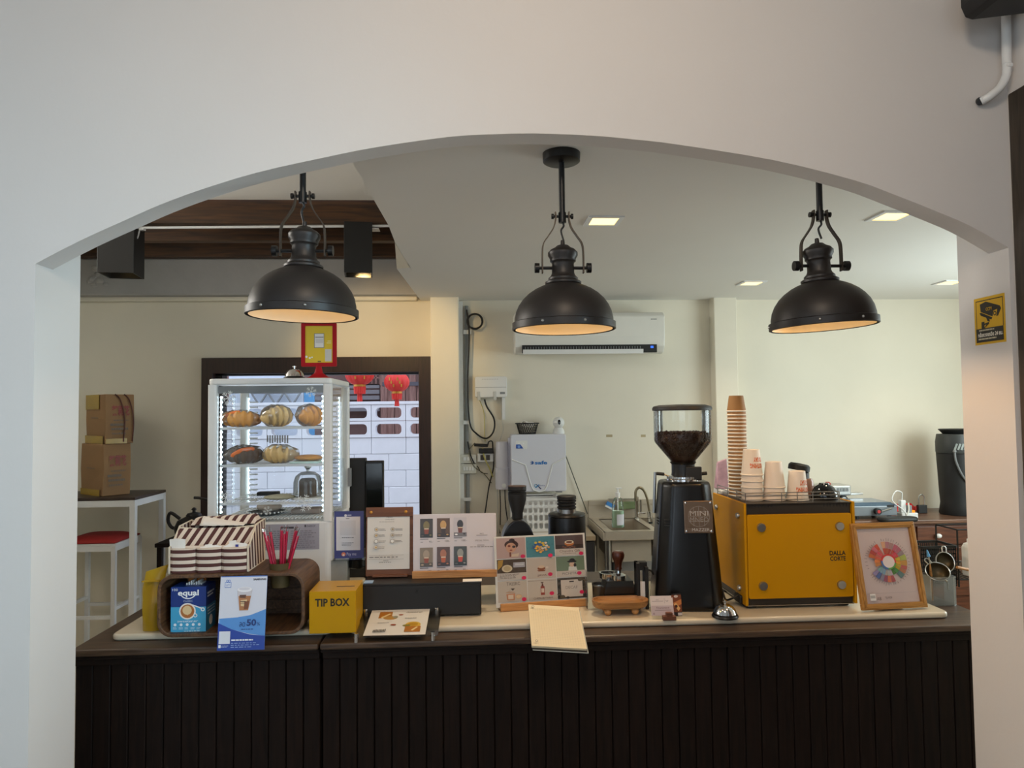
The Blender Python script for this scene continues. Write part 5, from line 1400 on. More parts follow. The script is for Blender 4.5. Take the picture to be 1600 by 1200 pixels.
sheet('badge_print', gr, Mv, 0.105, 0.118, (0, 0, 140, 165), it, lift=0.0064, rough=0.2)
for x in (0.007, 0.098):
    for y in (0.007, 0.111): MB().lathe([(0.0042, 0.006), (0.0042, 0.0085), (0.002, 0.0095)], 12, Mv @ Matrix.Translation((x, y, 0))).build('badge_screw', M_chrome, gr)
z0 = bodyh
MB().lathe([(0.066, z0), (0.066, z0 + 0.006), (0.06, z0 + 0.009), (0.06, z0 + 0.016), (0.05, z0 + 0.02)], 40).build('adjusting_collar', M_chrome, gr)
m = MB()
for k in range(40): a = 2 * pi * k / 40; m.box((0.058, -0.002, z0 + 0.008), (0.0625, 0.002, z0 + 0.016), Matrix.Rotation(a, 4, 'Z'))
m.build('collar_teeth', M_steel, gr, kind='stuff')
MB().box((-0.0, -0.055, z0 + 0.004), (0.06, -0.04, z0 + 0.055)).build('collar_guard', M_blackm, gr, bev=0.003)
MB().lathe([(0.046, z0 + 0.018), (0.044, z0 + 0.03), (0.044, z0 + 0.062), (0.048, z0 + 0.066), (0.05, z0 + 0.07)], 32).build('hopper_neck', M_black, gr)
for s, L in ((-1, 0.075), (1, 0.060)):
    MB().cyl((s * 0.05, -0.01, z0 + 0.012), (s * L, -0.01, z0 + 0.024), 0.003, 8).build('adjuster_rod', M_chrome, gr)
    MB().cyl((s * L, -0.01, z0 + 0.024), (s * (L + 0.028), -0.01, z0 + 0.027), 0.0065, 10).build('adjuster_grip', M_blackm, gr)
hz = z0 + 0.066; htop = P(1065, 640, 2.70).z - ZS
hr = 44 * px2m(2.72) + 0.001
cone = P(1065, 690, 2.7).z - ZS
hop = [(0.045, hz), (0.05, hz + 0.012), (hr - 0.004, cone - 0.006), (hr, cone + 0.006), (hr, htop)]
MB().lathe(hop, 48, cap=False).build('hopper', M_clear, gr)
MB().lathe([(hr + 0.004, htop - 0.004), (hr + 0.005, htop + 0.004), (hr + 0.001, htop + 0.012), (hr * 0.8, htop + 0.018), (0.0, htop + 0.02)], 48).build('hopper_lid', M_blackm, gr)
beanm = mat('roasted_beans', (62, 38, 26), 0.35, var=0.3, vscale=90)
bt = P(1065, 676, 2.7).z - ZS
inner = [(0.040, hz + 0.002), (0.046, hz + 0.014), (hr - 0.010, cone - 0.006), (hr - 0.006, cone + 0.006), (hr - 0.006, bt - 0.006), (0, bt - 0.004)]
bc = MB().lathe(inner, 36).build('bean_fill', beanm, gr)
m = MB(); rnd = random.Random(9)
for k in range(1500):
    z = rnd.uniform(hz + 0.03, bt)
    if z > cone: r = hr - 0.007
    else: r = 0.046 + (hr - 0.010 - 0.046) * (z - hz - 0.014) / (cone - 0.006 - hz - 0.014) - 0.002
    a = rnd.uniform(0, 2 * pi)
    if k > 1150: z = bt - 0.003 + rnd.uniform(-.003, .005); r = (hr - 0.01) * sqrt(rnd.random())
    M_ = rotm(rnd.uniform(0, 3), rnd.uniform(0, 3), a, (r * cos(a), r * sin(a), z))
    m.lathe([(0.0001, -0.0055), (0.0032, -0.003), (0.0036, 0.001), (0.002, 0.0045), (0.0001, 0.0055)], 5, M_, cap=False)
m.build('beans', beanm, gr, kind='stuff')
MB().cyl((-0.108, 0.05, 0.34), (-0.100, 0.05, 0.50), 0.006, 8).build('tamper_rod', M_steel, gr)

# ---- bell by the grinder
bell(1133, 962, 2.535, ZS + 0.0006, 1.02, 'chrome service bell with black base before the yellow machine')

# ---- yellow espresso machine ---------------------------------------------
Ye = 2.62
e0, e1 = P(1164, 900, Ye).x, P(1338, 900, Ye).x
ez0 = P(1250, 945, Ye).z - ZS; ez1 = P(1250, 786, Ye).z - ZS
em = T('espresso_machine', 'boxy yellow espresso machine with steel knobs and paper cups on top', 'espresso machine', ((e0 + e1) / 2, Ye, ZS + 0.0006))
ew = (e1 - e0) / 2; edp = 0.34
yelm = mat('yellow_powder_coat', (192, 136, 0), 0.45, var=0.03, vscale=3, spec=0.2)
dkm = mat('dark_grey_chassis', (52, 46, 40), 0.45, 0.3, var=0.06)
MB().box((-ew + 0.012, 0.006, ez0), (ew - 0.012, edp, ez1 - 0.004)).build('chassis', dkm, em, bev=0.003)
for s in (-1, 1):
    pl = [(-0.004, ez0 + 0.0), (edp, ez0 + 0.02), (edp, ez1 + 0.004), (-0.004, ez1 + 0.002)]
    if s < 0: pl = [(-0.004, ez0), (0.09, ez0), (0.10, ez0 + 0.03), (edp, ez0 + 0.03), (edp, ez1 + 0.004), (-0.004, ez1 + 0.002)]
    sp_ = MB().prism(pl, min(s * ew, s * (ew - 0.010)), max(s * ew, s * (ew - 0.010)), Matrix(((0, 0, 1, 0), (1, 0, 0, 0), (0, 1, 0, 0), (0, 0, 0, 1)))).build('side_panel', yelm, em, bev=0.002)
    for y, z in ((0.05, ez1 - 0.05), (0.05, ez0 + 0.055), (0.29, ez1 - 0.05), (0.29, ez0 + 0.065)):
        MB().lathe([(0.011, 0), (0.011, 0.006), (0.009, 0.009), (0, 0.009)], 20, Matrix.Translation((s * ew, y, z)) @ Matrix.Rotation(s * pi / 2, 4, 'Y'), cap=False).build('knob', M_steel, sp_)
fz0, fz1 = P(1250, 934, Ye).z - ZS, P(1250, 803, Ye).z - ZS
fx0, fx1 = P(1168, 870, Ye).x - em.location.x, P(1331, 870, Ye).x - em.location.x
fp = MB().prism(rrect(fx0, fz0, fx1, fz1, 0.008, 4), -0.006, 0.006, MXZl).build('front_panel', yelm, em, bev=0.002)
for px, py in ((1188, 824), (1310, 822), (1191, 915), (1313, 913)):
    c = P(px, py, Ye); X = c.x - em.location.x; Z = c.z - ZS
    MB().lathe([(0.0165, 0), (0.0165, 0.006), (0.0145, 0.009), (0, 0.009)], 24, Matrix.Translation((X, -0.006, Z)) @ Matrix.Rotation(pi / 2, 4, 'X'), cap=False).build('knob', M_steel, fp)
lx0, lx1 = P(1295, 868, Ye).x - em.location.x, P(1320, 868, Ye).x - em.location.x; lz0, lz1 = P(1308, 876, Ye).z - ZS, P(1308, 860, Ye).z - ZS
sheet('lettering', fp, frame((lx0, -0.0062, lz0)), lx1 - lx0, lz1 - lz0, (0, 0, 100, 62), [('t', 0, 0, 100, 28, 'DALLA', (48, 36, 10), 1), ('t', 2, 34, 100, 62, 'CORTE', (48, 36, 10), 1)])
sl = MB()
for k in range(8):
    for bx_ in (-ew + 0.022, ew - 0.115): sl.box((bx_ + k * 0.0125, 0.0045, ez1 - 0.016), (bx_ + 0.003 + k * 0.0125, 0.0062, ez1 - 0.003))
sl.build('vent_slots', M_blackm, em, kind='stuff')
MB().box((-ew + 0.01, 0.004, ez0 - 0.003), (ew - 0.008, edp, ez0)).build('bottom_trim', M_steel, em)
for x in (-ew + 0.03, ew - 0.04):
    for y in (0.02, 0.25): MB().box((x - 0.02, y, 0), (x + 0.02, y + 0.05, ez0 - 0.003)).build('foot', M_blackm, em, bev=0.004)
MB().box((-ew - 0.012, 0.03, 0.012), (-ew + 0.008, 0.09, ez0 + 0.03)).build('connector_box', M_blackm, em, bev=0.006)
MB().tube(spline([(-ew - 0.01, 0.05, 0.04), (-ew - 0.03, 0.05, 0.03), (-ew - 0.05, 0.07, 0.02), (-ew - 0.055, 0.09, 0.05)], 5), 0.004, 8).build('cable', M_blackm, em)
MB().box((-ew + 0.012, 0.0, ez1 - 0.004), (ew - 0.012, edp, ez1)).build('cup_tray', dkm, em)
etop = ez1
for z in (0.012, 0.026, 0.038):
    MB().tube([(-ew + 0.014, edp - 0.02, etop + z), (-ew + 0.014, 0.012, etop + z), (ew - 0.05, 0.012, etop + z), (ew - 0.05, edp - 0.02, etop + z)], 0.0018, 6).build('cup_rail', M_steel, em)
rm = MB()
for x in (-ew + 0.014, -0.06, 0.0, 0.06, ew - 0.05, ew - 0.055): rm.tube([(x, 0.012, etop), (x, 0.012, etop + 0.038)], 0.0018, 6)
for y in (0.1, 0.2, edp - 0.02):
    for x in (-ew + 0.014, ew - 0.05): rm.tube([(x, y, etop), (x, y, etop + 0.038)], 0.0018, 6)
rm.build('rail_posts', M_steel, em)
# cups upside down in stacks
cupw = mat('white_paper_cup', (228, 216, 202), 0.6, var=0.02)
cupk = mat('kraft_paper_cup', (150, 106, 56), 0.65, var=0.05)
ERZ = ZS + 0.0006 + etop + 0.0004


ORD = 'topmost second third fourth fifth sixth seventh eighth ninth tenth eleventh twelfth thirteenth fourteenth fifteenth sixteenth seventeenth eighteenth nineteenth twentieth'.split() + ['twenty-first', 'twenty-second', 'twenty-third', 'twenty-fourth']


def cup_stack(px, Y, n, r, hcup, step, m, kind, label_top, label, group, text=None, sp=0.0):
    x = P(px, 780, Y).x; protos = None
    for k in range(n):
        last = k == n - 1
        z = ERZ + k * step
        lab = label_top if last else label % ORD[n - 1 - k]
        t = T('paper_cup', lab, 'cup', (x + random.uniform(-.0006, .0006), Y, z), random.uniform(-.05, .05), group)
        prof = [(r, 0.0), (r + 0.0018, 0.002), (r + 0.0018, 0.005), (r - 0.001, 0.006), (r * 0.74, hcup), (r * 0.72, hcup + 0.0005), (r * 0.69, hcup - 0.006), (0, hcup - 0.006)]
        if protos is None:
            a_ = MB().lathe(prof[3:], 28, cap=False).build('cup_wall', m, t)
            b_ = MB().lathe([(r - 0.004, 0.0), (r, 0.0), (r + 0.0018, 0.002), (r + 0.0018, 0.005), (r - 0.001, 0.0062), (r - 0.003, 0.004)], 28, cap=False).build('rolled_rim', mat('cup_rim_white', (232, 220, 204), 0.6), t)
            protos = (a_, b_)
        else:
            for q in protos:
                c_ = q.copy(); COL.objects.link(c_); c_.parent = t
        if last and text:
            vs, fs, X0, X1, Y0, Y1 = textmesh(text, 1)
            mb = MB(); H_ = hcup * 0.42; W_ = r * 1.75
            pts = []
            for p in vs:
                u = (p.x - X0) / (X1 - X0) - 0.5; v = (p.y - Y0) / (Y1 - Y0)
                z_ = 0.012 + hcup * 0.18 + (1 - v) * H_ if kind == 'white' else 0.04 + (1 - v) * H_ * 0.4
                rr = (r - 0.001) + (r * 0.74 - r + 0.001) * (z_ - 0.006) / (hcup - 0.006) + 0.0006
                a = -pi / 2 + 0.25 - u * W_ / rr * 0.8
                pts.append((rr * cos(a), rr * sin(a), z_))
            mb.add(pts, fs); mb.build('printed_words', mat('orange_print', (214, 96, 30), 0.6) if kind == 'white' else M_white, t)
    return x


Yp = Ye + 0.20
cup_stack(1154, Ye + 0.25, 24, 0.0385, 0.066, 0.0149, cupk, 'kraft', 'topmost brown kraft cup of the tall stack on the yellow machine', '%s brown kraft cup from the top of the tall stack', 'kraft cups in the tall stack', None)
cup_stack(1175.5, Ye + 0.10, 5, 0.041, 0.1, 0.024, cupw, 'white', 'topmost white printed cup of the tallest white stack', '%s cup from the top of the tallest white stack', 'white cups in the tallest white stack', 'NOTHING\nTO SAY')
cup_stack(1210, Ye + 0.09, 3, 0.041, 0.1, 0.024, cupw, 'white', 'topmost plain white cup of the middle white stack', '%s cup from the top of the middle white stack', 'white cups in the middle stack')
cup_stack(1246, Ye + 0.08, 1, 0.041, 0.112, 0.0245, cupw, 'white', 'printed white cup standing alone by the black bowl on the yellow machine', '%s cup of the shortest white stack', None, 'NOTHING\nTO SAY')
# dark bowl and black lid on the machine
t = T('black_bowl', 'glossy black bowl upside down on the yellow machine beside the cups', 'bowl', (P(1288, 770, Ye + 0.1).x, Ye + 0.1, ERZ))
MB().lathe([(0.048, 0.0), (0.05, 0.004), (0.047, 0.024), (0.036, 0.046), (0.02, 0.056), (0.018, 0.062), (0.0, 0.062)], 32).build('shell', mat('black_glaze', (14, 14, 15), 0.08, var=0.02), t)
t = T('black_jug', 'black plastic jug with tilted lid behind the cups on the yellow machine', 'jug', (P(1247, 770, Ye + 0.25).x, Ye + 0.24, ERZ))
MB().lathe([(0.036, 0), (0.04, 0.02), (0.04, 0.09), (0.036, 0.095)], 28).build('body', M_blackm, t)
MB().lathe([(0.042, 0.0), (0.042, 0.02), (0.034, 0.028), (0.0, 0.03)], 28, Matrix.Translation((0, 0, 0.1)) @ Matrix.Rotation(0.2, 4, 'Y')).build('lid', M_blackm, t)
t = tag(MB().lathe([(0.02, 0), (0.027, 0.02), (0.027, 0.055), (0.022, 0.068), (0.01, 0.07)], 20).build('brown_jar', mat('pinkish_brown_jar', (150, 110, 92), 0.3, var=0.1), loc=(P(1264, 770, Ye + 0.2).x, Ye + 0.22, ERZ)), 'small brownish jar beside the black jug on the yellow machine', 'jar')

# ---- framed colour wheel ---------------------------------------------------
Yw = 2.50
wa, wbt = G(1349, 957, ZS), G(1450, 951.5, ZS)
fa, fb_ = P(1345, 955, Yw), P(1450, 951, Yw)
t = T('framed_poster', 'oak framed coffee colour wheel leaning beside the yellow machine', 'picture', ((wa.x + wbt.x) / 2, (wa.y + wbt.y) / 2, ZS + 0.0006), math.atan2(wbt.y - wa.y, wbt.x - wa.x))
w_ = (wbt - wa).length; h_ = 135 * px2m(2.56); tl = 0.20
Mv = frame((-w_ / 2, 0, 0.006), (1, 0, 0), (0, sin(tl), cos(tl)))
fw_ = 0.021
oakg = wood('golden_oak_frame', (146, 98, 38), (190, 138, 66), 'x', 8, 0.4)
oakv = wood('golden_oak_frame_upright', (146, 98, 38), (190, 138, 66), 'z', 8, 0.4)
for nm, lo, hi, mm in (('bottom', (0, 0), (w_, fw_), oakg), ('top', (0, h_ - fw_), (w_, h_), oakg), ('l', (0, fw_), (fw_, h_ - fw_), oakv), ('r', (w_ - fw_, fw_), (w_, h_ - fw_), oakv)):
    MB().box((lo[0], lo[1], -0.016), (hi[0], hi[1], 0.002), Mv).build('frame_rail', mm, t, bev=0.002)
    ins = 0.006
    if nm in 'lr': MB().box((lo[0] + ins, lo[1] - 0.012, 0.002), (hi[0] - ins, hi[1] + 0.012, 0.005), Mv).build('frame_bead', mm, t, bev=0.0012)
    else: MB().box((lo[0] + 0.006, lo[1] + ins, 0.002), (hi[0] - 0.006, hi[1] - ins, 0.005), Mv).build('frame_bead', mm, t, bev=0.0012)
MB().box((fw_ - 0.002, fw_ - 0.002, -0.014), (w_ - fw_ + 0.002, h_ - fw_ + 0.002, -0.011), Mv).build('backing', M_paper, t)
it = [('r', 5, 5, 95, 5.4, (170, 150, 150)), ('r', 5, 118, 95, 118.4, (190, 168, 168))]
CX, CY = 50, 62
secs = [(60, 100, (206, 84, 60), (222, 150, 110)), (20, 60, (214, 70, 84), (196, 110, 116)), (-15, 20, (226, 176, 40), (206, 170, 80)), (-40, -15, (206, 160, 40), (164, 90, 70)), (-75, -40, (84, 140, 60), (110, 150, 90)), (-112, -75, (190, 176, 166), (170, 112, 104)), (-150, -112, (126, 150, 170), (110, 120, 130)), (-195, -160, (206, 110, 80), (190, 100, 76)), (-245, -195, (200, 90, 84), (170, 96, 88))]
rnd = random.Random(4)
for a0, a1, c1, c2 in secs:
    n_ = max(2, int((a1 - a0) / 12))
    for k in range(n_):
        b0 = R_(a0 + (a1 - a0) * k / n_ + 0.6); b1 = R_(a0 + (a1 - a0) * (k + 1) / n_ - 0.4)
        j = lambda c, s: tuple(max(0, min(255, int(v + rnd.uniform(-s, s)))) for v in c)
        it.append(('s', CX, CY, 14, 25, b0, b1, j(c1, 16)))
        if rnd.random() < 0.9: it.append(('s', CX, CY, 25.4, 37, b0, b1, j(c2, 34)))
        for q in range(2):
            am = b0 + (b1 - b0) * (q + 0.5) / 2
            it.append(('s', CX, CY, 38.5, 38.5 + rnd.uniform(3, 5.5), am - 0.008, am + 0.008, (130, 104, 100)))
it += [('s', CX, CY, 11, 14, R_(-10), R_(170), (206, 50, 50)), ('s', CX, CY, 11, 14, R_(-100), R_(-10), (90, 150, 70)), ('s', CX, CY, 11, 14, R_(-190), R_(-100), (70, 110, 170)), ('c', CX, CY, 11, (226, 210, 206))]
it += [('r', 6, 118, 16, 130, (226, 220, 216)), ('t', 18, 124, 26, 130, 'AB', (90, 70, 70)), ('t', 34, 124, 46, 128, 'FLAVOR', (90, 70, 70)), ('r', 7, 121, 15, 126, (176, 170, 166))]
sheet('colour_wheel_print', t, Mv @ Matrix.Translation((fw_, fw_, -0.0105)), w_ - 2 * fw_, h_ - 2 * fw_, (0, 0, 100, 136), it, base=(224, 198, 194), rough=0.4)
MB().box((fw_ - 0.001, fw_ - 0.001, -0.006), (w_ - fw_ + 0.001, h_ - fw_ + 0.001, -0.0045), Mv).build('glass', M_cover, t)
MB().box((w_ * 0.3, h_ * 0.02, -0.14), (w_ * 0.7, h_ * 0.05, -0.017), Mv).build('rear_stay', oakg, t)

# ---- two black grinders behind the cards -----------------------------------
bb = mat('black_rubber', (20, 20, 20), 0.6, var=0.05)


def bellows(mb, r, z0, z1, n, top=True):
    pr = []
    for k in range(n):
        a = z0 + (z1 - z0) * k / n; d = (z1 - z0) / n
        pr += [(r * 0.86, a), (r, a + d * 0.3), (r, a + d * 0.62), (r * 0.86, a + d * 0.9)]
    pr += [(r * 0.86, z1), (r, z1), (r, z1 + 0.012), (r * 0.9, z1 + 0.015)]
    return mb.lathe(pr, 32)


Ya = 2.86; ma = px2m(Ya)
c = P(810, 900, Ya)
t = T('single_dose_grinder', 'black coffee grinder with bellows over a flared cone and rounded shoulders', 'grinder', (c.x, Ya + 0.02, ZS + 0.0006))
H = lambda py: P(810, py, Ya).z - ZS
dkgrey = mat('gunmetal_casing', (46, 46, 48), 0.25, 0.7, var=0.05)
arcb = [(-26 * ma, 0), (26 * ma, 0), (26 * ma, H(850))] + [(25.5 * ma * cos(a), H(850) + (H(810) - H(850)) * sin(a)) for a in [R_(d) for d in range(10, 171, 10)]] + [(-26 * ma, H(850))]
MB().prism(arcb, -0.065, 0.06, MXZl).build('body', dkgrey, t, bev=0.006, seg=3)
MB().lathe([(8.5 * ma, H(814)), (8.5 * ma, H(803)), (14 * ma, H(782)), (14.5 * ma, H(772))], 32).build('hopper_cone', M_blackm, t)
bm = MB(); bellows(bm, 14.5 * ma, H(788 + -16 + 0), H(766), 2).build('bellows', bb, t)
MB().lathe([(14.8 * ma, H(766) + 0.015), (14.8 * ma, H(761)), (13 * ma, H(760))], 32).build('lid', wood('dark_lid_wood', (54, 36, 30), (84, 58, 48), 'x', 6, 0.4), t)
MB().lathe([(18 * ma, 0.0), (18 * ma, 0.004)], 24, Matrix.Translation((0, -0.066, H(852))) @ Matrix.Rotation(pi / 2, 4, 'X')).build('front_disc', M_blackm, t)
c = P(888, 900, Ya)
t = T('cylinder_grinder', 'tall black cylinder coffee grinder with ribbed bellows beside the bean cards', 'grinder', (c.x + 0.005, Ya + 0.06, ZS + 0.0006))
ma = px2m(Ya + 0.06)
H = lambda py: P(888, py, Ya + 0.06).z - ZS
MB().lathe([(30 * ma, 0), (30.5 * ma, 0.004), (29 * ma, H(808)), (28 * ma, H(803)), (24 * ma, H(801))], 48).build('body', mat('satin_black_body', (24, 25, 27), 0.36, 0.4, var=0.04), t)
MB().lathe([(28.6 * ma, H(807)), (29.4 * ma, H(805)), (28.4 * ma, H(802.5))], 48, cap=False).build('shoulder_ring', M_black, t)
MB().lathe([(14.5 * ma, H(801.5)), (14.5 * ma, H(795))], 32).build('collar', M_steel, t)
bellows(MB(), 15 * ma, H(795), H(780), 3).build('bellows', bb, t)

# ---- point of sale screens behind the case ---------------------------------
t = T('pos_terminal', 'black till terminal standing behind the pastry case by the doorway', 'till', (P(572, 800, 3.3).x, 3.295, ZW + 0.0005))
x0 = P(549, 760, 3.22).x - t.location.x; x1 = P(567, 760, 3.22).x - t.location.x; x2 = P(596, 760, 3.22).x - t.location.x
MB().box((x0 - 0.05, 0, 0.02), (x1, 0.05, P(560, 718, 3.22).z - ZW)).build('printer_tower', M_blackm, t, bev=0.004)
MB().box((x1 + 0.001, -0.01, 0.13), (x2, 0.03, P(580, 722, 3.22).z - ZW)).build('screen', M_black, t, bev=0.004)
MB().box((x1 + 0.006, -0.0115, 0.14), (x2 - 0.006, -0.0095, P(580, 722, 3.22).z - ZW - 0.012)).build('screen_glass', mat('dark_screen_glass', (18, 22, 20), 0.08, var=0.02), t)
MB().box((x1 + 0.02, -0.01, 0.0), (x2 - 0.02, 0.05, 0.13)).build('screen_stand', M_blackm, t, bev=0.004)
MB().box((x0 - 0.05, 0.0, 0.0), (x1, 0.08, 0.02)).build('base', M_blackm, t)
# right end: strainers in a clear tub, dish rack
Yz = 2.72
t = T('utensil_tub', 'clear plastic tub holding strainers at the right end of the counter', 'tub', (P(1466, 945, Yz).x, Yz, ZW + 0.0006))
mz = px2m(Yz); tz = P(1466, 898, Yz).z - ZW
frost = glass('frosted_plastic', (236, 238, 238), 0.8, 0.15, 1.45, 0.10)
MB().prism(rrect(-0.044, -0.04, 0.044, 0.04, 0.012), 0, 0.003).build('tub_bottom', frost, t)
MB().ringprism(rrect(-0.05, -0.045, 0.05, 0.045, 0.014), rrect(-0.048, -0.043, 0.048, 0.043, 0.013), 0.0, tz).build('tub_wall', frost, t)
meshm = mat('strainer_mesh', (74, 66, 50), 0.4, 0.7, var=0.3, vscale=200)


def strainer(px, py, Y, r, rx, ry, label, hl):
    c = P(px, py, Y)
    t = T('strainer', label, 'strainer', c, 0)
    t.rotation_euler = (rx, ry, 0)
    MB().lathe([(r, 0), (r * 0.92, -r * 0.35), (r * 0.7, -r * 0.62), (r * 0.35, -r * 0.8), (0.001, -r * 0.85)], 28, cap=False).build('mesh_bowl', meshm, t)
    MB().tube([(r * cos(2 * pi * k / 28), r * sin(2 * pi * k / 28), 0) for k in range(28)], 0.002, 6, closed=True).build('rim', M_steel, t)
    MB().tube([(0.0, -r, 0), (0, -r - hl, 0.0)], 0.0035, 6).build('handle', M_steel, t)
    MB().tube(spline([(-0.008, r, 0), (-0.008, r + 0.018, 0), (0, r + 0.024, 0), (0.008, r + 0.018, 0), (0.008, r, 0)], 4), 0.0022, 6).build('hook', M_steel, t)
    return t


strainer(1477, 878, Yz + 0.03, 0.038, 1.25, 0.15, 'round wire strainer with a hook loop standing up in the tub', 0.07)
strainer(1465, 893, Yz - 0.01, 0.042, 0.7, -0.35, 'wide tea strainer tilted forward on the rim of the tub', 0.008)
t = T('wooden_brush', 'pale wooden brush with blue bristles standing in the utensil tub', 'brush', (P(1456, 900, Yz + 0.02).x, Yz + 0.02, ZW + 0.0045))
MB().tube([(0, 0, 0), (-0.004, 0, 0.10), (-0.006, 0, 0.142)], [0.003, 0.006, 0.003], 8).build('handle', M_oak, t)
MB().tube([(-0.006, 0, 0.142), (-0.01, 0, 0.175)], 0.0025, 6).build('ferrule', M_steel, t)
MB().tube([(-0.010, 0, 0.172), (-0.016, 0, 0.198)], [0.007, 0.002], 8).build('bristles', mat('blue_bristles', (90, 160, 220), 0.6), t)
# wire rack with bottles beside the right pier
Yx = 2.95
t = T('wire_rack', 'black wire dish rack at the right end of the counter behind the pier', 'rack', (P(1500, 930, Yx).x + 0.06, Yx, ZW + 0.0006))
wm = MB(); zt2 = P(1500, 828, Yx).z - ZW
xl = P(1498, 900, Yx).x - t.location.x
for x in (xl, xl + 0.25):
    for y in (0, 0.14): wm.tube([(x, y, 0), (x, y, zt2)], 0.004, 6)
for z in (0.03, 0.075, zt2): wm.tube([(xl, 0, z), (xl + 0.25, 0, z), (xl + 0.25, 0.14, z), (xl, 0.14, z)], 0.0035, 6, closed=True)
wm.build('frame', M_blackm, t)
gm = MB()
for k in range(12): gm.tube([(xl + 0.02 * k + 0.01, 0, 0.03), (xl + 0.02 * k + 0.01, 0.14, 0.03)], 0.002, 5)
gm.build('bottom_wires', M_blackm, t, kind='stuff')
t = T('white_bottle', 'white plastic bottle with a dark label in the wire rack', 'bottle', (P(1517, 890, Yx + 0.07).x, Yx + 0.07, ZW + 0.033))
MB().lathe([(0.03, 0), (0.032, 0.006), (0.032, 0.12), (0.024, 0.135), (0.012, 0.14), (0.012, 0.155)], 24).build('body', M_white, t)
MB().lathe([(0.0325, 0.03), (0.0325, 0.095)], 24, a0=-2.4, a1=-1.1, cap=False).build('label', mat('plum_label', (84, 50, 70), 0.5), t)
t = tag(MB().tube([(-0.02, -0.02, 0.088), (0.16, 0.04, 0.042)], [0.006, 0.008], 10).build('wooden_spoon', M_oak, loc=(P(1498, 900, Yx).x, Yx, ZW)), 'pale wooden spoon handle sticking out beside the strainers', 'spoon')
t = T('black_basket', 'black mesh plastic basket behind the framed colour wheel', 'basket', (P(1463, 900, 3.0).x - 0.01, 2.96, ZW + 0.0006))
zt2 = P(1450, 857, 2.96).z - ZW
bwm = MB()
for k in range(17):
    x = -0.08 + 0.0094 * k
    bwm.box((x, 0, 0.01), (x + 0.0045, 0.003, zt2)); bwm.box((x, 0.12, 0.01), (x + 0.0045, 0.123, zt2))
for k in range(9): bwm.box((-0.08, 0.0, 0.01 + k * (zt2 - 0.02) / 8), (0.075, 0.0032, 0.016 + k * (zt2 - 0.02) / 8))
bwm.build('mesh_wall', M_blackm, t, kind='stuff')
MB().ringprism(rrect(-0.085, -0.005, 0.08, 0.128, 0.01), rrect(-0.079, 0.001, 0.074, 0.122, 0.008), zt2, zt2 + 0.01).build('rim', M_blackm, t)
MB().box((-0.08, 0, 0), (0.075, 0.123, 0.008)).build('bottom', M_blackm, t)
tag(MB().box((-0.03, -0.03, 0), (0.03, 0.03, 0.075)).build('spice_tin', mat('dull_tin', (150, 128, 112), 0.5, 0.3, var=0.2), loc=(P(1494, 890, 3.16).x, 3.085, ZW + 0.001), bev=0.004), 'dull brown tin behind the strainers in the rack corner', 'tin')
# ================================================================== ALONG THE BACK WALL
def PXW(px, py, X):
    d = ray(px, py); t = X / d.x
    return Vector((X, d.y * t, CZ + d.z * t))


# ---- air conditioner
YAC = YB - 0.22
a0, a1 = P(804, 520, YAC + 0.05), P(1036.5, 520, YAC + 0.05)
zb, zt_ = P(920, 553, YAC + 0.05).z, P(920, 489, YAC + 0.05).z
ac = T('air_conditioner', 'white wall mounted air conditioner behind the middle pendant lamp', 'air conditioner', ((a0.x + a1.x) / 2, YB, zb))
hw_ = (a1.x - a0.x) / 2; hh = zt_ - zb
prof = [(0, 0.02), (-0.12, 0.0), (-0.17, 0.008), (-0.205, 0.05), (-0.218, 0.12), (-0.218, hh - 0.03), (-0.19, hh), (0, hh)]
MZX = Matrix(((0, 0, 1, 0), (1, 0, 0, 0), (0, 1, 0, 0), (0, 0, 0, 1)))
MB().prism(prof, -hw_, hw_, MZX).build('body', mat('aircon_white', (224, 222, 214), 0.35, var=0.02), ac, bev=0.008, seg=3)
z1_ = P(920, 538.5, YAC).z - zb; z0_ = P(920, 551, YAC).z - zb
sx0, sx1 = P(816, 545, YAC).x - ac.location.x, P(1027, 545, YAC).x - ac.location.x
MB().box((sx0, -0.212, z0_), (sx1, -0.195, z1_)).build('air_outlet', M_blackm, ac)
m = MB()
for k in range(44):
    x = sx0 + 0.02 + (sx1 - sx0 - 0.14) * k / 43
    m.box((x, -0.214, z0_ + 0.012), (x + 0.004, -0.2125, z1_ - 0.012))
m.build('louvre_vanes', M_grey, ac, kind='stuff')
MB().hexa([(sx0 + 0.005, -0.225, z0_ - 0.008), (sx1 - 0.10, -0.225, z0_ - 0.008), (sx1 - 0.10, -0.2, z0_ - 0.004), (sx0 + 0.005, -0.2, z0_ - 0.004)], [(sx0 + 0.005, -0.23, z0_ + 0.022), (sx1 - 0.10, -0.23, z0_ + 0.022), (sx1 - 0.10, -0.226, z0_ + 0.024), (sx0 + 0.005, -0.226, z0_ + 0.024)]).build('outlet_flap', M_white, ac)
MB().box((sx1 - 0.045, -0.2135, z0_ + 0.03), (sx1 - 0.025, -0.2125, z0_ + 0.045)).build('indicator_lamp', emission('blue_indicator', (60, 110, 255), 1.5), ac)
sheet('maker_mark', ac, frame((hw_ - 0.10, -0.2185, hh - 0.06)), 0.06, 0.014, (0, 0, 60, 14), lines(0, 0, 58, 12, 1, (160, 160, 158), 0.7, 2, 0.05))

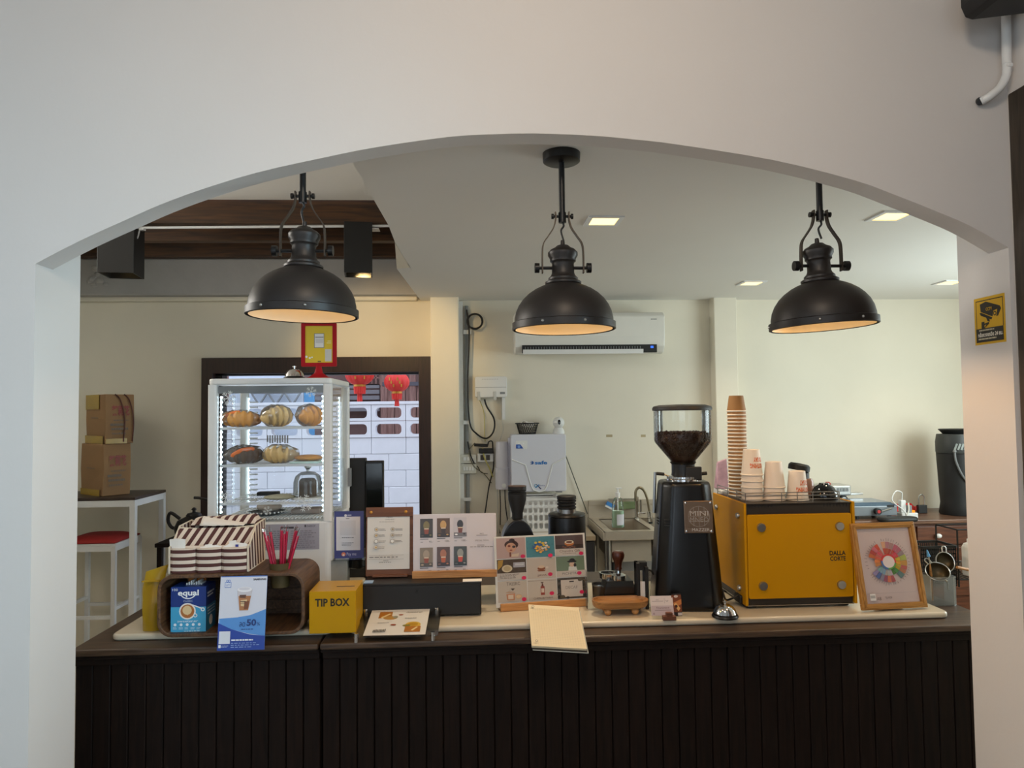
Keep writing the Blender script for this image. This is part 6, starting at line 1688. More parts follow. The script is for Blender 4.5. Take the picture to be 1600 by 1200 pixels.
# ---- grey conduit with cables at the left pilaster
Yc_ = YB - 0.02
cond = T('wall_conduit', 'grey vertical conduit with black cable beside the left pilaster', 'conduit', (P(730, 640, Yc_).x, Yc_, 0))
X0 = cond.location.x
lc = lambda px, py, dy=0.0: Vector((P(px, py, Yc_ - dy).x - X0, -dy, P(px, py, Yc_ - dy).z))
grp = mat('grey_conduit_paint', (136, 138, 138), 0.5)
MB().tube([lc(729, 478), lc(729.5, 708)], 0.0135, 10).build('pipe', grp, cond)
MB().tube([lc(731, 741), lc(731, 860)], 0.0135, 10).build('pipe', grp, cond)
for py in (519, 660, 780): MB().box(lc(724, py + 3, 0.02), lc(736, py - 3)).build('clip', M_white, cond)
cb_ = mat('black_cable', (18, 18, 20), 0.5, var=0.0)
MB().tube(spline([lc(729, 484, 0.02), lc(733, 520, 0.025), lc(731, 600, 0.025), lc(734, 660, 0.025), lc(745, 678, 0.02), lc(760, 685, 0.015), lc(771, 674, 0.012), lc(772, 655, 0.012), lc(761, 636, 0.014), lc(757, 624, 0.02)], 6), 0.006, 8).build('cable', cb_, cond)
MB().tube([lc(742 + 12 * cos(2 * pi * k / 28), 502 - 11.5 * sin(2 * pi * k / 28), 0.02) for k in range(28)], 0.007, 8, closed=True).build('cable_coil', cb_, cond)
MB().tube([lc(742 + 11 * cos(2 * pi * k / 28), 502.5 - 12 * sin(2 * pi * k / 28), 0.028) for k in range(28)], 0.005, 8, closed=True).build('cable_coil', cb_, cond)
MB().tube(spline([lc(731, 690, 0.02), lc(735, 710, 0.03), lc(741, 724, 0.035)], 5), 0.005, 6).build('cable', cb_, cond)
tk = MB().box((P(718, 600, YB).x, YB - 0.028, 0.2), (P(724, 600, YB).x, YB - 0.001, ZC - 0.01))
tag(tk.build('white_trunking', M_white), 'slim white cable trunking in the corner of the left pilaster', 'trunking')
for k, (pa, pb, n_, lab) in enumerate(((710, 724, 3, 'upper white switch plate beside the grey conduit'), (725, 740, 4, 'lower white switch plate beside the grey conduit'))):
    p_, q_ = P(718, pb, YB - 0.045), P(744, pa, YB - 0.045)
    t = T('switch_plate', lab, 'switch', ((p_.x + q_.x) / 2, YB - 0.03, p_.z))
    w_ = (q_.x - p_.x) / 2; h_ = q_.z - p_.z
    MB().box((-w_, -0.015, 0), (w_, 0.03, h_)).build('plate', mat('ivory_plastic', (206, 204, 194), 0.4, var=0.02), t, bev=0.003)
    for j in range(n_): MB().box((-w_ * 0.55 + j * w_ * 1.3 / n_, -0.02, h_ * 0.3), (-w_ * 0.55 + (j + 0.8) * w_ * 1.3 / n_, -0.014, h_ * 0.72)).build('rocker', M_white, t, bev=0.0015)

# router
p_, q_ = P(742, 621, YB - 0.05), P(792, 588, YB - 0.05)
t = T('wall_router', 'white wall mounted router box with drooping cables', 'router', ((p_.x + q_.x) / 2, YB, p_.z))
w_ = (q_.x - p_.x) / 2; h_ = q_.z - p_.z
MB().prism(rrect(-w_, 0, w_, h_, 0.015), -0.05, -0.0005, MXZl).build('body', M_white, t, bev=0.004)
MB().box((-w_ + 0.005, -0.051, h_ * 0.47), (w_ - 0.005, -0.0495, h_ * 0.485)).build('seam', M_grey, t)
for x in (-w_ + 0.03, 0.03): MB().box((x - 0.012, -0.054, -0.02), (x + 0.008, -0.03, h_ * 0.28)).build('plug', mat('pale_grey_plug', (196, 196, 192), 0.4), t, bev=0.002)
MB().box((w_ - 0.05, -0.0515, h_ * 0.15), (w_ - 0.015, -0.05, h_ * 0.25)).build('button', M_grey, t, bev=0.003)
m = MB()
for k in range(10): m.box((-w_ * 0.55 + k * 0.012, -0.0508, h_ * 0.86), (-w_ * 0.55 + k * 0.012 + 0.005, -0.05, h_ * 0.885))
m.build('indicator_marks', M_grey, t, kind='stuff')
MB().box((w_ - 0.036, -0.03, -0.16), (w_ - 0.014, -0.001, -0.0)).build('white_strip', M_white, t)
wc = mat('white_cable', (206, 204, 194), 0.5, var=0.0); yc = mat('yellow_cable', (196, 186, 110), 0.5, var=0.0)
L2 = lambda px, py, dy=0.015: Vector((P(px, py, YB - dy).x - t.location.x, -dy, P(px, py, YB - dy).z - t.location.z))
MB().tube(spline([L2(748, 622), L2(756, 645), L2(757, 672), L2(758, 690)], 5), 0.003, 6).build('cable', yc, t)
MB().tube(spline([L2(782, 622), L2(784, 650), L2(786, 672), L2(780, 690)], 5), 0.003, 6).build('cable', wc, t)

# outlet with adaptors
p_, q_ = P(746, 722, YB - 0.04), P(771, 708, YB - 0.04)
t = T('wall_outlet', 'white outlet box with black plugs and tangled cables left of the water filter', 'outlet', ((p_.x + q_.x) / 2, YB, p_.z))
w_ = (q_.x - p_.x) / 2; h_ = q_.z - p_.z
MB().box((-w_, -0.045, 0), (w_, -0.001, h_)).build('box', M_white, t, bev=0.006)
for x in (-0.022, 0.018): MB().box((x - 0.014, -0.0465, h_ * 0.2), (x + 0.014, -0.0445, h_ * 0.8)).build('socket', mat('dark_socket', (70, 66, 60), 0.5), t)
MB().box((-w_ * 0.8, -0.07, h_ + 0.002), (w_ * 1.0, -0.001, h_ + 0.034)).build('adaptor', M_blackm, t, bev=0.004)
MB().box((-w_ - 0.03, -0.06, h_ + 0.045), (w_ * 0.2, -0.03, h_ + 0.066), Matrix.Rotation(0.06, 4, 'Y')).build('adaptor', M_blackm, t, bev=0.004)
L2 = lambda px, py, dy=0.02: Vector((P(px, py, YB - dy).x - t.location.x, -dy, P(px, py, YB - dy).z - t.location.z))
MB().tube(spline([L2(762, 696, .05), L2(764, 690, .05), L2(769, 690, .04), L2(770, 700, .03), L2(771, 730), L2(764, 760), L2(758, 800), L2(752, 830)], 6), 0.0045, 8).build('cable', cb_, t)
MB().tube(spline([L2(754, 700, .06), L2(757, 715, .05), L2(765, 732, .04), L2(770, 745, .03)], 5), 0.005, 8).build('cable', yc, t)
MB().tube(spline([L2(742, 692, .04), L2(733, 705, .05), L2(740, 728, .05), L2(756, 740, .03), L2(768, 755, .02)], 5), 0.003, 6).build('cable', mat('dark_olive_cable', (90, 84, 60), 0.5), t)
MB().tube(spline([L2(762, 740, .02), L2(752, 738, .02), L2(746, 728, .03)], 5), 0.003, 6).build('cable', cb_, t)

# water filter cylinder
c = P(785, 770, YB - 0.07)
t = T('water_filter', 'pale grey water filter canister left of the white purifier', 'filter', (c.x, YB - 0.07, P(785, 764, YB - 0.07).z))
H = lambda py: P(785, py, YB - 0.07).z - t.location.z
pg = mat('pale_lilac_plastic', (206, 204, 212), 0.35, var=0.02)
r_ = 10.5 * px2m(YB)
MB().lathe([(r_ * 0.95, H(764)), (r_, H(760)), (r_, H(732))], 28).build('lower_cup', pg, t)
MB().lathe([(r_ * 1.06, H(732)), (r_ * 1.06, H(730.5)), (r_ * 0.94, H(730)), (r_ * 0.9, H(693)), (r_ * 0.8, H(690))], 28).build('upper_housing', pg, t)
MB().box((r_ * 0.9, -0.01, H(762)), (r_ * 1.6, 0.068, H(684))).build('bracket', pg, t, bev=0.003)
MB().lathe([(0.016, 0), (0.016, 0.01), (0.006, 0.012), (0.006, 0.05)], 16, Matrix.Translation((0.01, -r_ + 0.004, H(758))) @ Matrix.Rotation(pi / 2, 4, 'X') @ Matrix.Diagonal((1, 1, 0.4, 1))).build('outlet', M_white, t)
for px in (777, 781, 789):
    x = P(px, 780, YB - 0.05).x - c.x
    MB().tube(spline([(x, 0.0, H(764)), (x + 0.004, 0.03, H(790)), (x + 0.03 * (px == 789), 0.05, H(835))], 5), 0.004, 6).build('hose', wc if px == 777 else cb_, t)

# purifier
Yp_ = YB - 0.16
p_, q_ = P(799, 769, Yp_), P(884, 678, Yp_)
t = T('water_purifier', 'white box shaped wall water purifier with blue lettering', 'purifier', ((p_.x + q_.x) / 2, YB, p_.z))
w_ = (q_.x - p_.x) / 2; h_ = q_.z - p_.z
lil = mat('white_lilac_plastic', (214, 214, 222), 0.3, var=0.015)
MB().prism(rrect(-w_, 0, w_, h_, 0.014), -0.16, -0.001, MXZl).build('body', lil, t, bev=0.006, seg=3)
fx = lambda X: -w_ + (X - 100) / (565 - 100) * 2 * w_
fz = lambda Y: h_ - (Y - 205) / (700 - 205) * h_
apron = [(fx(105), fz(420)), (fx(220), fz(468)), (fx(268), fz(650)), (fx(285), fz(685)), (fx(330), fz(702)), (fx(375), fz(692)), (fx(400), fz(655)), (fx(450), fz(466)), (fx(560), fz(408))]
MB().tube([(x, -0.161, z) for x, z in spline([(a, b, 0) for a, b in apron], 1) and apron], 0.0045, 8).build('raised_seam', M_white, t)
sheet('lettering', t, frame((fx(255), -0.1605, fz(470))), fx(410) - fx(255), fz(428) - fz(470), (255, 428, 410, 470), [('p', [(262, 436), (284, 436), (292, 450), (284, 464), (262, 464), (268, 458), (280, 452), (262, 450), (262, 446), (280, 444)], (30, 80, 150)), ('t', 300, 434, 405, 466, 'safe', (34, 116, 190), 1)], lift=0.0008)
sheet('small_mark', t, frame((fx(288), -0.1605, fz(682))), fx(385) - fx(288), fz(632) - fz(682), (288, 632, 385, 682), [('s', 306, 648, 9, 14, R_(40), R_(320), (40, 150, 190)), ('p', [(306, 636), (314, 636), (354, 676), (346, 680)], (24, 40, 100)), ('p', [(300, 662), (332, 636), (338, 640), (308, 668)], (40, 130, 190)), ('t', 332, 642, 382, 652, 'Alkaline', (40, 60, 140))], lift=0.0008)
MB().prism(rrect(fx(140), fz(330), fx(240), fz(258), 0.008), -0.163, -0.158, MXZl).build('display_panel', M_white, t)
sheet('display_print', t, frame((fx(140), -0.1632, fz(330))), fx(240) - fx(140), fz(258) - fz(330), (140, 258, 240, 330), [('p', [(143, 290), (180, 290), (205, 326), (143, 326)], (40, 84, 170)), ('c', 168, 310, 12, (120, 160, 220)), ('c', 168, 280, 5, (250, 250, 250)), ('c', 206, 280, 5, (250, 250, 250))])
MB().box((fx(480), -0.15, fz(712)), (fx(530), -0.06, fz(682) + 0.0)).build('tap_bracket', M_grey, t, bev=0.002)
ptop = t.location.z + h_
c = P(824, 668, YB - 0.1)
t = T('wire_bowl', 'small black wire bowl with wrapped sachets on top of the water purifier', 'bowl', (c.x, YB - 0.09, ptop + 0.0006))
m = MB(); r0, r1, hb_ = 0.058, 0.078, 0.075
for k in range(28):
    for s in (-1, 1): m.tube([((r0 + (r1 - r0) * q / 4) * cos(2 * pi * k / 28 + s * q * 0.13), (r0 + (r1 - r0) * q / 4) * sin(2 * pi * k / 28 + s * q * 0.13), 0.003 + hb_ * q / 4) for q in range(5)], 0.0016, 4)
m.build('wire_mesh', M_blackm, t, kind='stuff')
MB().tube([(r1 * 1.06 * cos(2 * pi * k / 28), r1 * 1.06 * sin(2 * pi * k / 28), hb_) for k in range(28)], 0.004, 6, closed=True).build('rim', M_blackm, t)
MB().tube([(r0 * cos(2 * pi * k / 28), r0 * sin(2 * pi * k / 28), 0.003) for k in range(28)], 0.003, 6, closed=True).build('foot_ring', M_blackm, t)
rnd = random.Random(8); m = MB()
for k in range(14): m.box((-0.018, -0.01, -0.002), (0.018, 0.01, 0.002), rotm(rnd.uniform(-.6, .6), rnd.uniform(-.6, .6), rnd.uniform(0, 6), (rnd.uniform(-.042, .042), rnd.uniform(-.042, .042), 0.05 + rnd.uniform(0, .035))))
tag(m.build('wrapped_sachets', M_paper, loc=t.location), 'white wrapped sachets heaped in the black wire bowl', 'sachets')['kind'] = 'stuff'
c = P(873, 676, YB - 0.1)
t = T('security_camera', 'small white round indoor camera on top of the water purifier', 'camera', (c.x, YB - 0.1, ptop + 0.0006))
k_ = 9.4 * px2m(YB - 0.1)
MB().lathe([(k_ * 0.98, 0), (k_, 0.008), (k_ * 0.9, 0.025), (k_ * 0.66, 0.042)], 28).build('base', M_white, t)
MB().ball((0, 0, 0.078), k_ * 0.98, 24, 14).build('head', M_white, t)
MB().ball((0, -k_ * 0.42, 0.08), k_ * 0.62, 20, 12, (0.72, 1.0, 1.0)).build('lens_face', mat('black_lens_face', (16, 16, 18), 0.15, var=0.0), t)
MB().ball((0, -k_ * 0.98, 0.076), 0.006, 12, 8).build('lens', mat('lens_glass', (60, 70, 90), 0.05, var=0.0), t)
m = MB().tube([P(884, 712, YB - 0.02), P(918, 803, YB - 0.02)], 0.0035, 6)
tag(m.build('thin_hose', mat('olive_hose', (84, 84, 72), 0.5)), 'thin dark hose slanting from the purifier down to the sink', 'hose')
# wall smudges: small tapes
for k, (px, py, w_, lab) in enumerate(((952, 681, 0.045, 'small brown tape mark on the wall above the sink, left one'), (1005, 681, 0.035, 'small beige tape mark on the wall above the sink, right one'))):
    c = P(px, py, YB)
    tag(MB().box((-w_ / 2, -0.001, -0.009), (w_ / 2, -0.0002, 0.009)).build('tape_mark', mat('old_tape', (176, 160, 126), 0.6, var=0.2), loc=(c.x, YB, c.z)), lab, 'tape')

# cabinet with basket
zc_ = P(840, 833, 4.7).z
p_, q_ = P(785, 833, 4.55), P(929, 833, 4.6)
t = T('low_cabinet', 'dark low cabinet with pale worktop left of the sink', 'cabinet', (p_.x, 4.55, 0))
w_ = q_.x - p_.x
MB().box((0.01, 0.02, 0.06), (w_ - 0.01, 0.5, zc_ - 0.03)).build('carcass', mat('charcoal_cabinet', (44, 44, 48), 0.5, var=0.05), t)
MB().box((0, 0, zc_ - 0.03), (w_, 0.52, zc_)).build('worktop', mat('beige_laminate', (176, 160, 136), 0.4, var=0.05), t, bev=0.003)
for k in range(2):
    dd = MB().box((0.015 + k * (w_ / 2 - 0.005), 0.0, 0.08), (w_ / 2 - 0.01 + k * (w_ / 2 - 0.005), 0.019, zc_ - 0.04)).build('door', MATS['charcoal_cabinet'], t, bev=0.002)
    MB().box((w_ / 2 + (-0.045 if k == 0 else 0.03), -0.02, zc_ - 0.22), (w_ / 2 + (-0.03 if k == 0 else 0.045), 0.0, zc_ - 0.1)).build('handle', M_steel, dd, bev=0.003)
MB().box((0.03, 0.03, 0), (w_ - 0.03, 0.48, 0.06)).build('plinth', M_blackm, t)
p_, q_ = P(800, 830, 4.75), P(874, 780, 4.75)
t = T('white_basket', 'white plastic basket with rows of oval holes under the water purifier', 'basket', ((p_.x + q_.x) / 2, 4.75, zc_ + 0.0006))
w_ = (q_.x - p_.x) / 2; h_ = q_.z - zc_
outer_front = MB()
cols, rows = 9, 3
cw_ = 2 * w_ / cols; rh = h_ * 0.9 / (rows + 0.6)
m = MB()
for i in range(cols):
    for j in range(rows + 1):
        x0 = -w_ + i * cw_; z0 = 0.012 + j * rh; hgt = rh if j < rows else rh * 0.6
        hx, hz_ = cw_ / 2, hgt / 2
        o = rrect(-hx, -hz_, hx, hz_, 0.0015, 3); i2 = rrect(-hx * 0.66, -hz_ * 0.74, hx * 0.66, hz_ * 0.74, min(hx * 0.6, hz_ * 0.7), 3)
        m.ringprism(o, i2, -0.002, 0.002, Matrix.Translation((x0 + hx, 0, z0 + hz_)) @ MXZl)
m.build('pierced_front', M_white, t, kind='stuff')
MB().box((-w_, 0.24, 0), (w_, 0.244, h_)).build('back_wall', M_white, t)
for s in (-1, 1): MB().box((s * w_ - 0.002, 0, 0), (s * w_ + 0.002, 0.244, h_)).build('side_wall', M_white, t)
MB().box((-w_, -0.002, 0), (w_, 0.244, 0.012)).build('bottom', M_white, t)
MB().ringprism(rrect(-w_ - 0.012, -0.014, w_ + 0.012, 0.256, 0.02), rrect(-w_ + 0.004, 0.004, w_ - 0.004, 0.24, 0.015), h_ - 0.006, h_ + 0.008).build('rim', M_white, t)
MB().box((-w_ - 0.002, -0.006, h_ * 0.74), (w_ + 0.002, 0.002, h_ * 0.80)).build('band', M_white, t)
tag(MB().box((-0.16, 0, 0), (0.06, 0.12, 0.003)).build('paper_sheet', M_paper, loc=(P(855, 832, 4.62).x, 4.58, zc_ + 0.0006)), 'white paper lying on the worktop before the white basket', 'paper')

# ---- steel sink
zs_ = P(985, 830, 4.48).z
s0, s1 = P(944, 831, 4.47), P(1105, 831, 4.47)
t = T('sink', 'stainless steel double bowl sink stand with splashback', 'sink', (s0.x, 4.47, 0))
w_ = s1.x - s0.x; dps = YB - 0.01 - 4.47
stl = mat('dull_stainless', (190, 180, 164), 0.4, 0.5, var=0.08, vscale=12)
MB().box((0, 0, zs_ - 0.055), (w_, 0.012, zs_)).build('front_apron', stl, t, bev=0.004)
for s in (0, 1): MB().box((s * w_ - 0.006, 0, zs_ - 0.055), (s * w_ + 0.006, dps, zs_)).build('side_apron', stl, t)
mid = w_ * 0.50
bw0 = [(0.06, mid - 0.02), (mid + 0.03, w_ - 0.05)]
top = MB()
top.box((0, 0, zs_ - 0.004), (w_, 0.06, zs_)).box((0, dps - 0.09, zs_ - 0.004), (w_, dps, zs_))
top.box((0, 0.06, zs_ - 0.004), (0.06, dps - 0.09, zs_)).box((mid - 0.02, 0.06, zs_ - 0.004), (mid + 0.03, dps - 0.09, zs_)).box((w_ - 0.05, 0.06, zs_ - 0.004), (w_, dps - 0.09, zs_))
top.build('rim', stl, t)
for a, b in bw0:
    bm_ = MB(); d0, d1_ = 0.06, dps - 0.09; zz = zs_ - 0.2
    bm_.box((a, d0, zz), (b, d1_, zz + 0.004)).box((a - 0.003, d0, zz), (a, d1_, zs_)).box((b, d0, zz), (b + 0.003, d1_, zs_)).box((a, d0 - 0.003, zz), (b, d0, zs_)).box((a, d1_, zz), (b, d1_ + 0.003, zs_))
    bm_.build('bowl', stl, t)
zsp = P(985, 781, YB - 0.03).z
MB().box((-0.0, dps - 0.015, zs_), (w_, dps, zsp)).build('splashback', stl, t)
MB().box((-0.0, dps - 0.02, zsp - 0.035), (w_, dps - 0.008, zsp)).build('splashback_lip', stl, t, bev=0.003)
for x in (0.03, w_ - 0.03):
    for y in (0.05, dps - 0.05): MB().cyl((x, y, 0), (x, y, zs_ - 0.05), 0.02, 16).build('leg', M_steel, t)
MB().cyl((0.10, 0.18, 0), (0.10, 0.18, zs_ - 0.2), 0.022, 16).build('drain_pipe', M_steel, t)
MB().box((0.14, dps - 0.06, 0.05), (w_, dps - 0.05, zs_ - 0.08)).build('back_screen', mat('grey_board_panel', (150, 146, 142), 0.7, var=0.08), t)
# faucet
Yfz = YB - 0.10
fx_ = P(995, 812, Yfz).x
t = T('faucet', 'chrome faucet with a curved flexible spout over the sink', 'faucet', (fx_, Yfz, zs_ + 0.0006))
q = lambda px, py, Y=Yfz - 0.03: Vector((P(px, py, Y).x - fx_, Y - Yfz, P(px, py, Y).z - zs_))
hb2 = P(995, 783, Yfz).z - zs_
MB().lathe([(0.02, 0), (0.02, 0.006), (0.0135, 0.01), (0.0135, hb2 * 0.95), (0.016, hb2), (0.016, hb2 + 0.03), (0.01, hb2 + 0.034)], 20).build('column', M_chrome, t)
MB().tube(spline([q(994, 783), q(993, 770), q(996, 763.5), q(1001, 762.5), q(1007, 768), q(1012, 782), q(1015, 800)], 6), 0.0095, 10).build('flexible_spout', mat('steel_hose', (150, 140, 118), 0.35, 0.9, var=0.1, vscale=90), t)
MB().cyl(q(1015, 799), q(1016.5, 815), 0.017, 18, 0.021).build('spray_head', M_chrome, t)
MB().cyl(q(1016.5, 815), q(1016.6, 818), 0.014, 18).build('aerator', M_blackm, t)
MB().cyl((0.014, 0, 0.035), (0.06, -0.01, 0.04), 0.008, 10).build('lever', M_chrome, t)
MB().cyl((0.03, 0.0, 0.04), (0.03, 0.0, 0.13), 0.006, 10).build('side_valve', M_steel, t)
# soap bottle
Yso = 4.62
c = P(966, 826, Yso)
t = T('soap_bottle', 'clear pump bottle of green dish soap standing on the sink edge', 'bottle', (c.x, Yso, zs_ + 0.0006))
Hs = lambda py: P(966, py, Yso).z - zs_
pts_ = [(0.036, 0), (0.041, 0.008), (0.041, Hs(800) * 0.9), (0.038, Hs(795)), (0.036, Hs(786)), (0.026, Hs(779)), (0.014, Hs(777)), (0.013, Hs(775))]
MB().lathe(pts_, 28, Matrix.Diagonal((1, 0.7, 1, 1)), cap=False).build('clear_bottle', M_clear, t)
MB().lathe([(0.034, 0.003), (0.038, 0.01), (0.038, Hs(798)), (0.0, Hs(798))], 28, Matrix.Diagonal((1, 0.7, 1, 1))).build('green_soap', mat('green_soap', (184, 212, 186), 0.25, var=0.03), t)
MB().lathe([(0.0405, 0.02), (0.0415, Hs(803))], 20, Matrix.Diagonal((1, 0.71, 1, 1)), a0=-1.9, a1=-0.5, cap=False).build('label', mat('pale_soap_label', (206, 206, 214), 0.5, var=0.1), t)
MB().lathe([(0.015, Hs(777)), (0.016, Hs(775)), (0.016, Hs(770)), (0.008, Hs(769)), (0.006, Hs(764)), (0.006, Hs(763))], 16).build('pump_collar', M_white, t)
MB().box((-0.012, -0.008, Hs(764)), (0.026, 0.008, Hs(762))).build('pump_head', M_white, t, bev=0.002)
MB().cyl((0, 0, Hs(798)), (0, 0, Hs(777)), 0.004, 8).build('dip_tube', M_white, t)
t = T('dish_brush', 'blue and white bristle brush hanging on the splashback', 'brush', P(952, 792, YB - 0.06))
MB().box((-0.03, -0.01, -0.012), (0.03, 0.01, 0.004), Matrix.Rotation(0.5, 4, 'Y')).build('brush_back', M_white, t, bev=0.003)
MB().box((-0.03, -0.012, 0.004), (0.03, 0.012, 0.03), Matrix.Rotation(0.5, 4, 'Y')).build('bristles', mat('bright_blue_bristle', (60, 130, 200), 0.6, var=0.2), t)
tag(MB().box((-0.07, -0.012, 0), (0.075, 0.012, 0.05)).build('green_sponge', mat('green_sponge', (136, 156, 116), 0.9, var=0.2), loc=(P(980, 790, YB - 0.05).x, YB - 0.05, P(980, 795, YB - 0.05).z), bev=0.004), 'green scouring sponge on the rack at the sink splashback', 'sponge')
rkm = MB()
for k in range(12): rkm.tube([(P(951 + 3.4 * k, 779, YB - 0.05).x, YB - 0.075, P(970, 780, YB - 0.05).z), (P(951 + 3.4 * k, 779, YB - 0.05).x, YB - 0.02, P(970, 780, YB - 0.05).z)], 0.0018, 5)
for dy in (-0.075, -0.03): rkm.tube([(P(949, 779, YB).x, YB + dy, P(970, 780, YB - 0.05).z), (P(991, 779, YB).x, YB + dy, P(970, 780, YB - 0.05).z)], 0.0025, 5)
tag(rkm.build('sponge_rack', M_steel), 'thin wire rack along the top of the sink splashback', 'rack')['kind'] = 'stuff'

# ---- dresser at the right
zdr = P(1440, 797, 5.0).z
yd0 = G(1440, 812, zdr).y
xd0 = P(1300, 815, yd0).x; xd1 = 3.62
t = T('wooden_dresser', 'reddish brown wooden dresser with white knobs at the right back wall', 'dresser', (xd0, yd0, 0))
w_ = xd1 - xd0; dd = YB - 0.01 - yd0
drw = wood('reddish_dresser_wood', (70, 38, 26), (112, 66, 44), 'x', 5, 0.4)
MB().box((-0.02, -0.02, zdr - 0.025), (w_, dd, zdr)).build('top_board', wood('dresser_top_wood', (84, 58, 46), (128, 94, 74), 'x', 4, 0.3), t, bev=0.004)
MB().box((0, 0.012, 0.05), (w_ - 0.02, dd, zdr - 0.025)).build('carcass', drw, t)
xs_ = P(1433, 830, yd0).x - xd0
for j, (za, zb2) in enumerate(((0.045, 0.165), (0.185, 0.305), (0.325, 0.5))):
    for i in range(2):
        a = xs_ + i * 0.47; b = a + 0.45
        if b > w_: b = w_ - 0.03
        dr_ = MB().box((a, -0.004, zdr - zb2), (b, 0.014, zdr - za)).build('drawer', drw, t, bev=0.003)
        kx = P(1463, 827, yd0).x - xd0 if i == 0 else (a + b) / 2
        MB().ball((kx, -0.022, zdr - (za + zb2) / 2), 0.018, 14, 10, (1.1, 1, 0.85)).build('knob', M_white, dr_)
for x in (0.01, w_ - 0.05):
    for y in (0.02, dd - 0.06): MB().box((x, y, 0), (x + 0.04, y + 0.04, 0.05)).build('foot', drw, t)
# roaster
Yr_ = 4.78
c = P(1492, 802, Yr_)
t = T('coffee_roaster', 'tall black round coffee roaster standing on the dresser beside the right pier', 'roaster', (c.x + 0.02, Yr_, zdr + 0.0006))
Hr = lambda py: P(1492, py, Yr_).z - zdr
r_ = 27.5 * px2m(Yr_)
MB().lathe([(r_ * 0.92, 0), (r_ * 0.95, 0.01), (r_ * 0.86, Hr(785)), (r_ * 0.90, Hr(770)), (r_ * 0.97, Hr(725)), (r_, Hr(708))], 40).build('drum', M_blackm, t)
MB().lathe([(r_ * 1.0, Hr(707.5)), (r_ * 1.02, Hr(706)), (r_ * 1.02, Hr(690)), (r_ * 0.96, Hr(680)), (r_ * 0.94, Hr(678))], 40).build('vent_band', mat('dark_grey_band', (52, 54, 54), 0.45, var=0.05), t)
for k in range(-3, 8):
    a = -pi / 2 - 0.1 + k * 0.16
    MB().box((-0.006, -0.002, -0.022), (0.006, 0.002, 0.022), Matrix.Translation((r_ * 1.02 * cos(a), r_ * 1.02 * sin(a), Hr(697))) @ Matrix.Rotation(a + pi / 2, 4, 'Z') @ Matrix.Rotation(0.35, 4, 'Y')).build('vent_slot', mat('pale_slot', (150, 158, 156), 0.5), t)
MB().lathe([(r_ * 0.62, Hr(678)), (r_ * 0.86, Hr(671)), (r_ * 0.8, Hr(670))], 32).build('top_funnel', M_blackm, t)
MB().tube(spline([(-r_ * 0.62, -r_ * 0.82, Hr(704)), (-r_ * 0.6, -r_ * 0.9, Hr(720)), (-r_ * 0.3, -r_ * 1.0, Hr(742)), (r_ * 0.2, -r_ * 1.02, Hr(757)), (r_ * 0.7, -r_ * 0.9, Hr(763))], 6), 0.007, 8).build('grey_cord', mat('grey_cord', (110, 112, 114), 0.5), t)
MB().ball((-r_ * 0.62, -r_ * 0.82, Hr(704)), 0.012, 10, 8).build('screw_cap', M_grey, t)
MB().box((r_ * 0.75, -r_ * 0.75, Hr(776)), (r_ * 1.0, -r_ * 0.6, Hr(760))).build('white_plate', M_white, t)
# appliances
Ye2 = 4.62
zap = zdr
pA, qA = P(1333, 808, Ye2), P(1402, 790, Ye2)
t = T('grey_appliance', 'low grey countertop appliance with red knob on the dresser behind the colour wheel', 'appliance', ((pA.x + qA.x) / 2, Ye2, zap + 0.0006))
w_ = (qA.x - pA.x) / 2; h_ = qA.z - zap
gapp = mat('grey_enamel', (132, 138, 144), 0.3, 0.3, var=0.04)
MB().box((-w_, 0, 0.022), (w_, 0.28, h_)).build('body', gapp, t, bev=0.006)
MB().hexa([(-w_, 0.0, h_), (w_, 0.0, h_), (w_, 0.28, h_), (-w_, 0.28, h_)], [(-w_ + 0.03, 0.03, h_ + 0.02), (w_ - 0.03, 0.03, h_ + 0.02), (w_ - 0.03, 0.26, h_ + 0.02), (-w_ + 0.03, 0.26, h_ + 0.02)]).build('top_plate', mat('blue_grey_steel', (120, 146, 176), 0.15, 0.8, var=0.05), t)
MB().cyl((w_ * 0.05, -0.001, 0.055), (w_ * 0.05, -0.03, 0.055), 0.021, 20).build('knob', M_blackm, t)
MB().cyl((w_ * 0.05, -0.0305, 0.055), (w_ * 0.05, -0.033, 0.055), 0.011, 16).build('red_cap', mat('red_dot', (196, 44, 44), 0.4), t)
MB().tube([(w_ * 0.12, -0.02, 0.05), (w_ * 0.62, -0.03, 0.075)], 0.006, 8).build('lever', M_steel, t)
MB().box((w_ * 0.55, -0.004, 0.08), (w_ * 0.85, 0.0, 0.095)).build('label_strip', M_blackm, t)
for x in (-w_ + 0.04, w_ - 0.04):
    for y in (0.03, 0.22): MB().cyl((x, y, 0), (x, y, 0.024), 0.014, 12).build('foot', M_blackm, t)
Ye3 = 4.80
pA, qA = P(1298, 784, Ye3), P(1344, 760, Ye3)
t = T('silver_mixer_head', 'silver grey machine with a round dial and flat arm behind the black bowl', 'appliance', ((pA.x + qA.x) / 2, Ye3 + 0.145, zap + 0.0006))
w_ = (qA.x - pA.x) / 2; h0 = P(1320, 778, Ye3).z - zap; h1 = P(1320, 761, Ye3).z - zap
MB().box((-w_ - 0.02, -0.03, h0), (w_, 0.12, h1)).build('head', mat('silver_paint', (186, 186, 182), 0.35, 0.3, var=0.04), t, bev=0.012, seg=3)
MB().box((-w_, 0.0, 0), (w_ - 0.02, 0.11, h0)).build('pedestal', gapp, t, bev=0.004)
MB().cyl((w_ * 0.45, -0.005, h0 - 0.03), (w_ * 0.45, -0.035, h0 - 0.03), 0.03, 24).build('dial', M_blackm, t)
MB().cyl((w_ * 0.45, -0.0355, h0 - 0.03), (w_ * 0.45, -0.038, h0 - 0.03), 0.021, 24).build('dial_face', M_white, t)
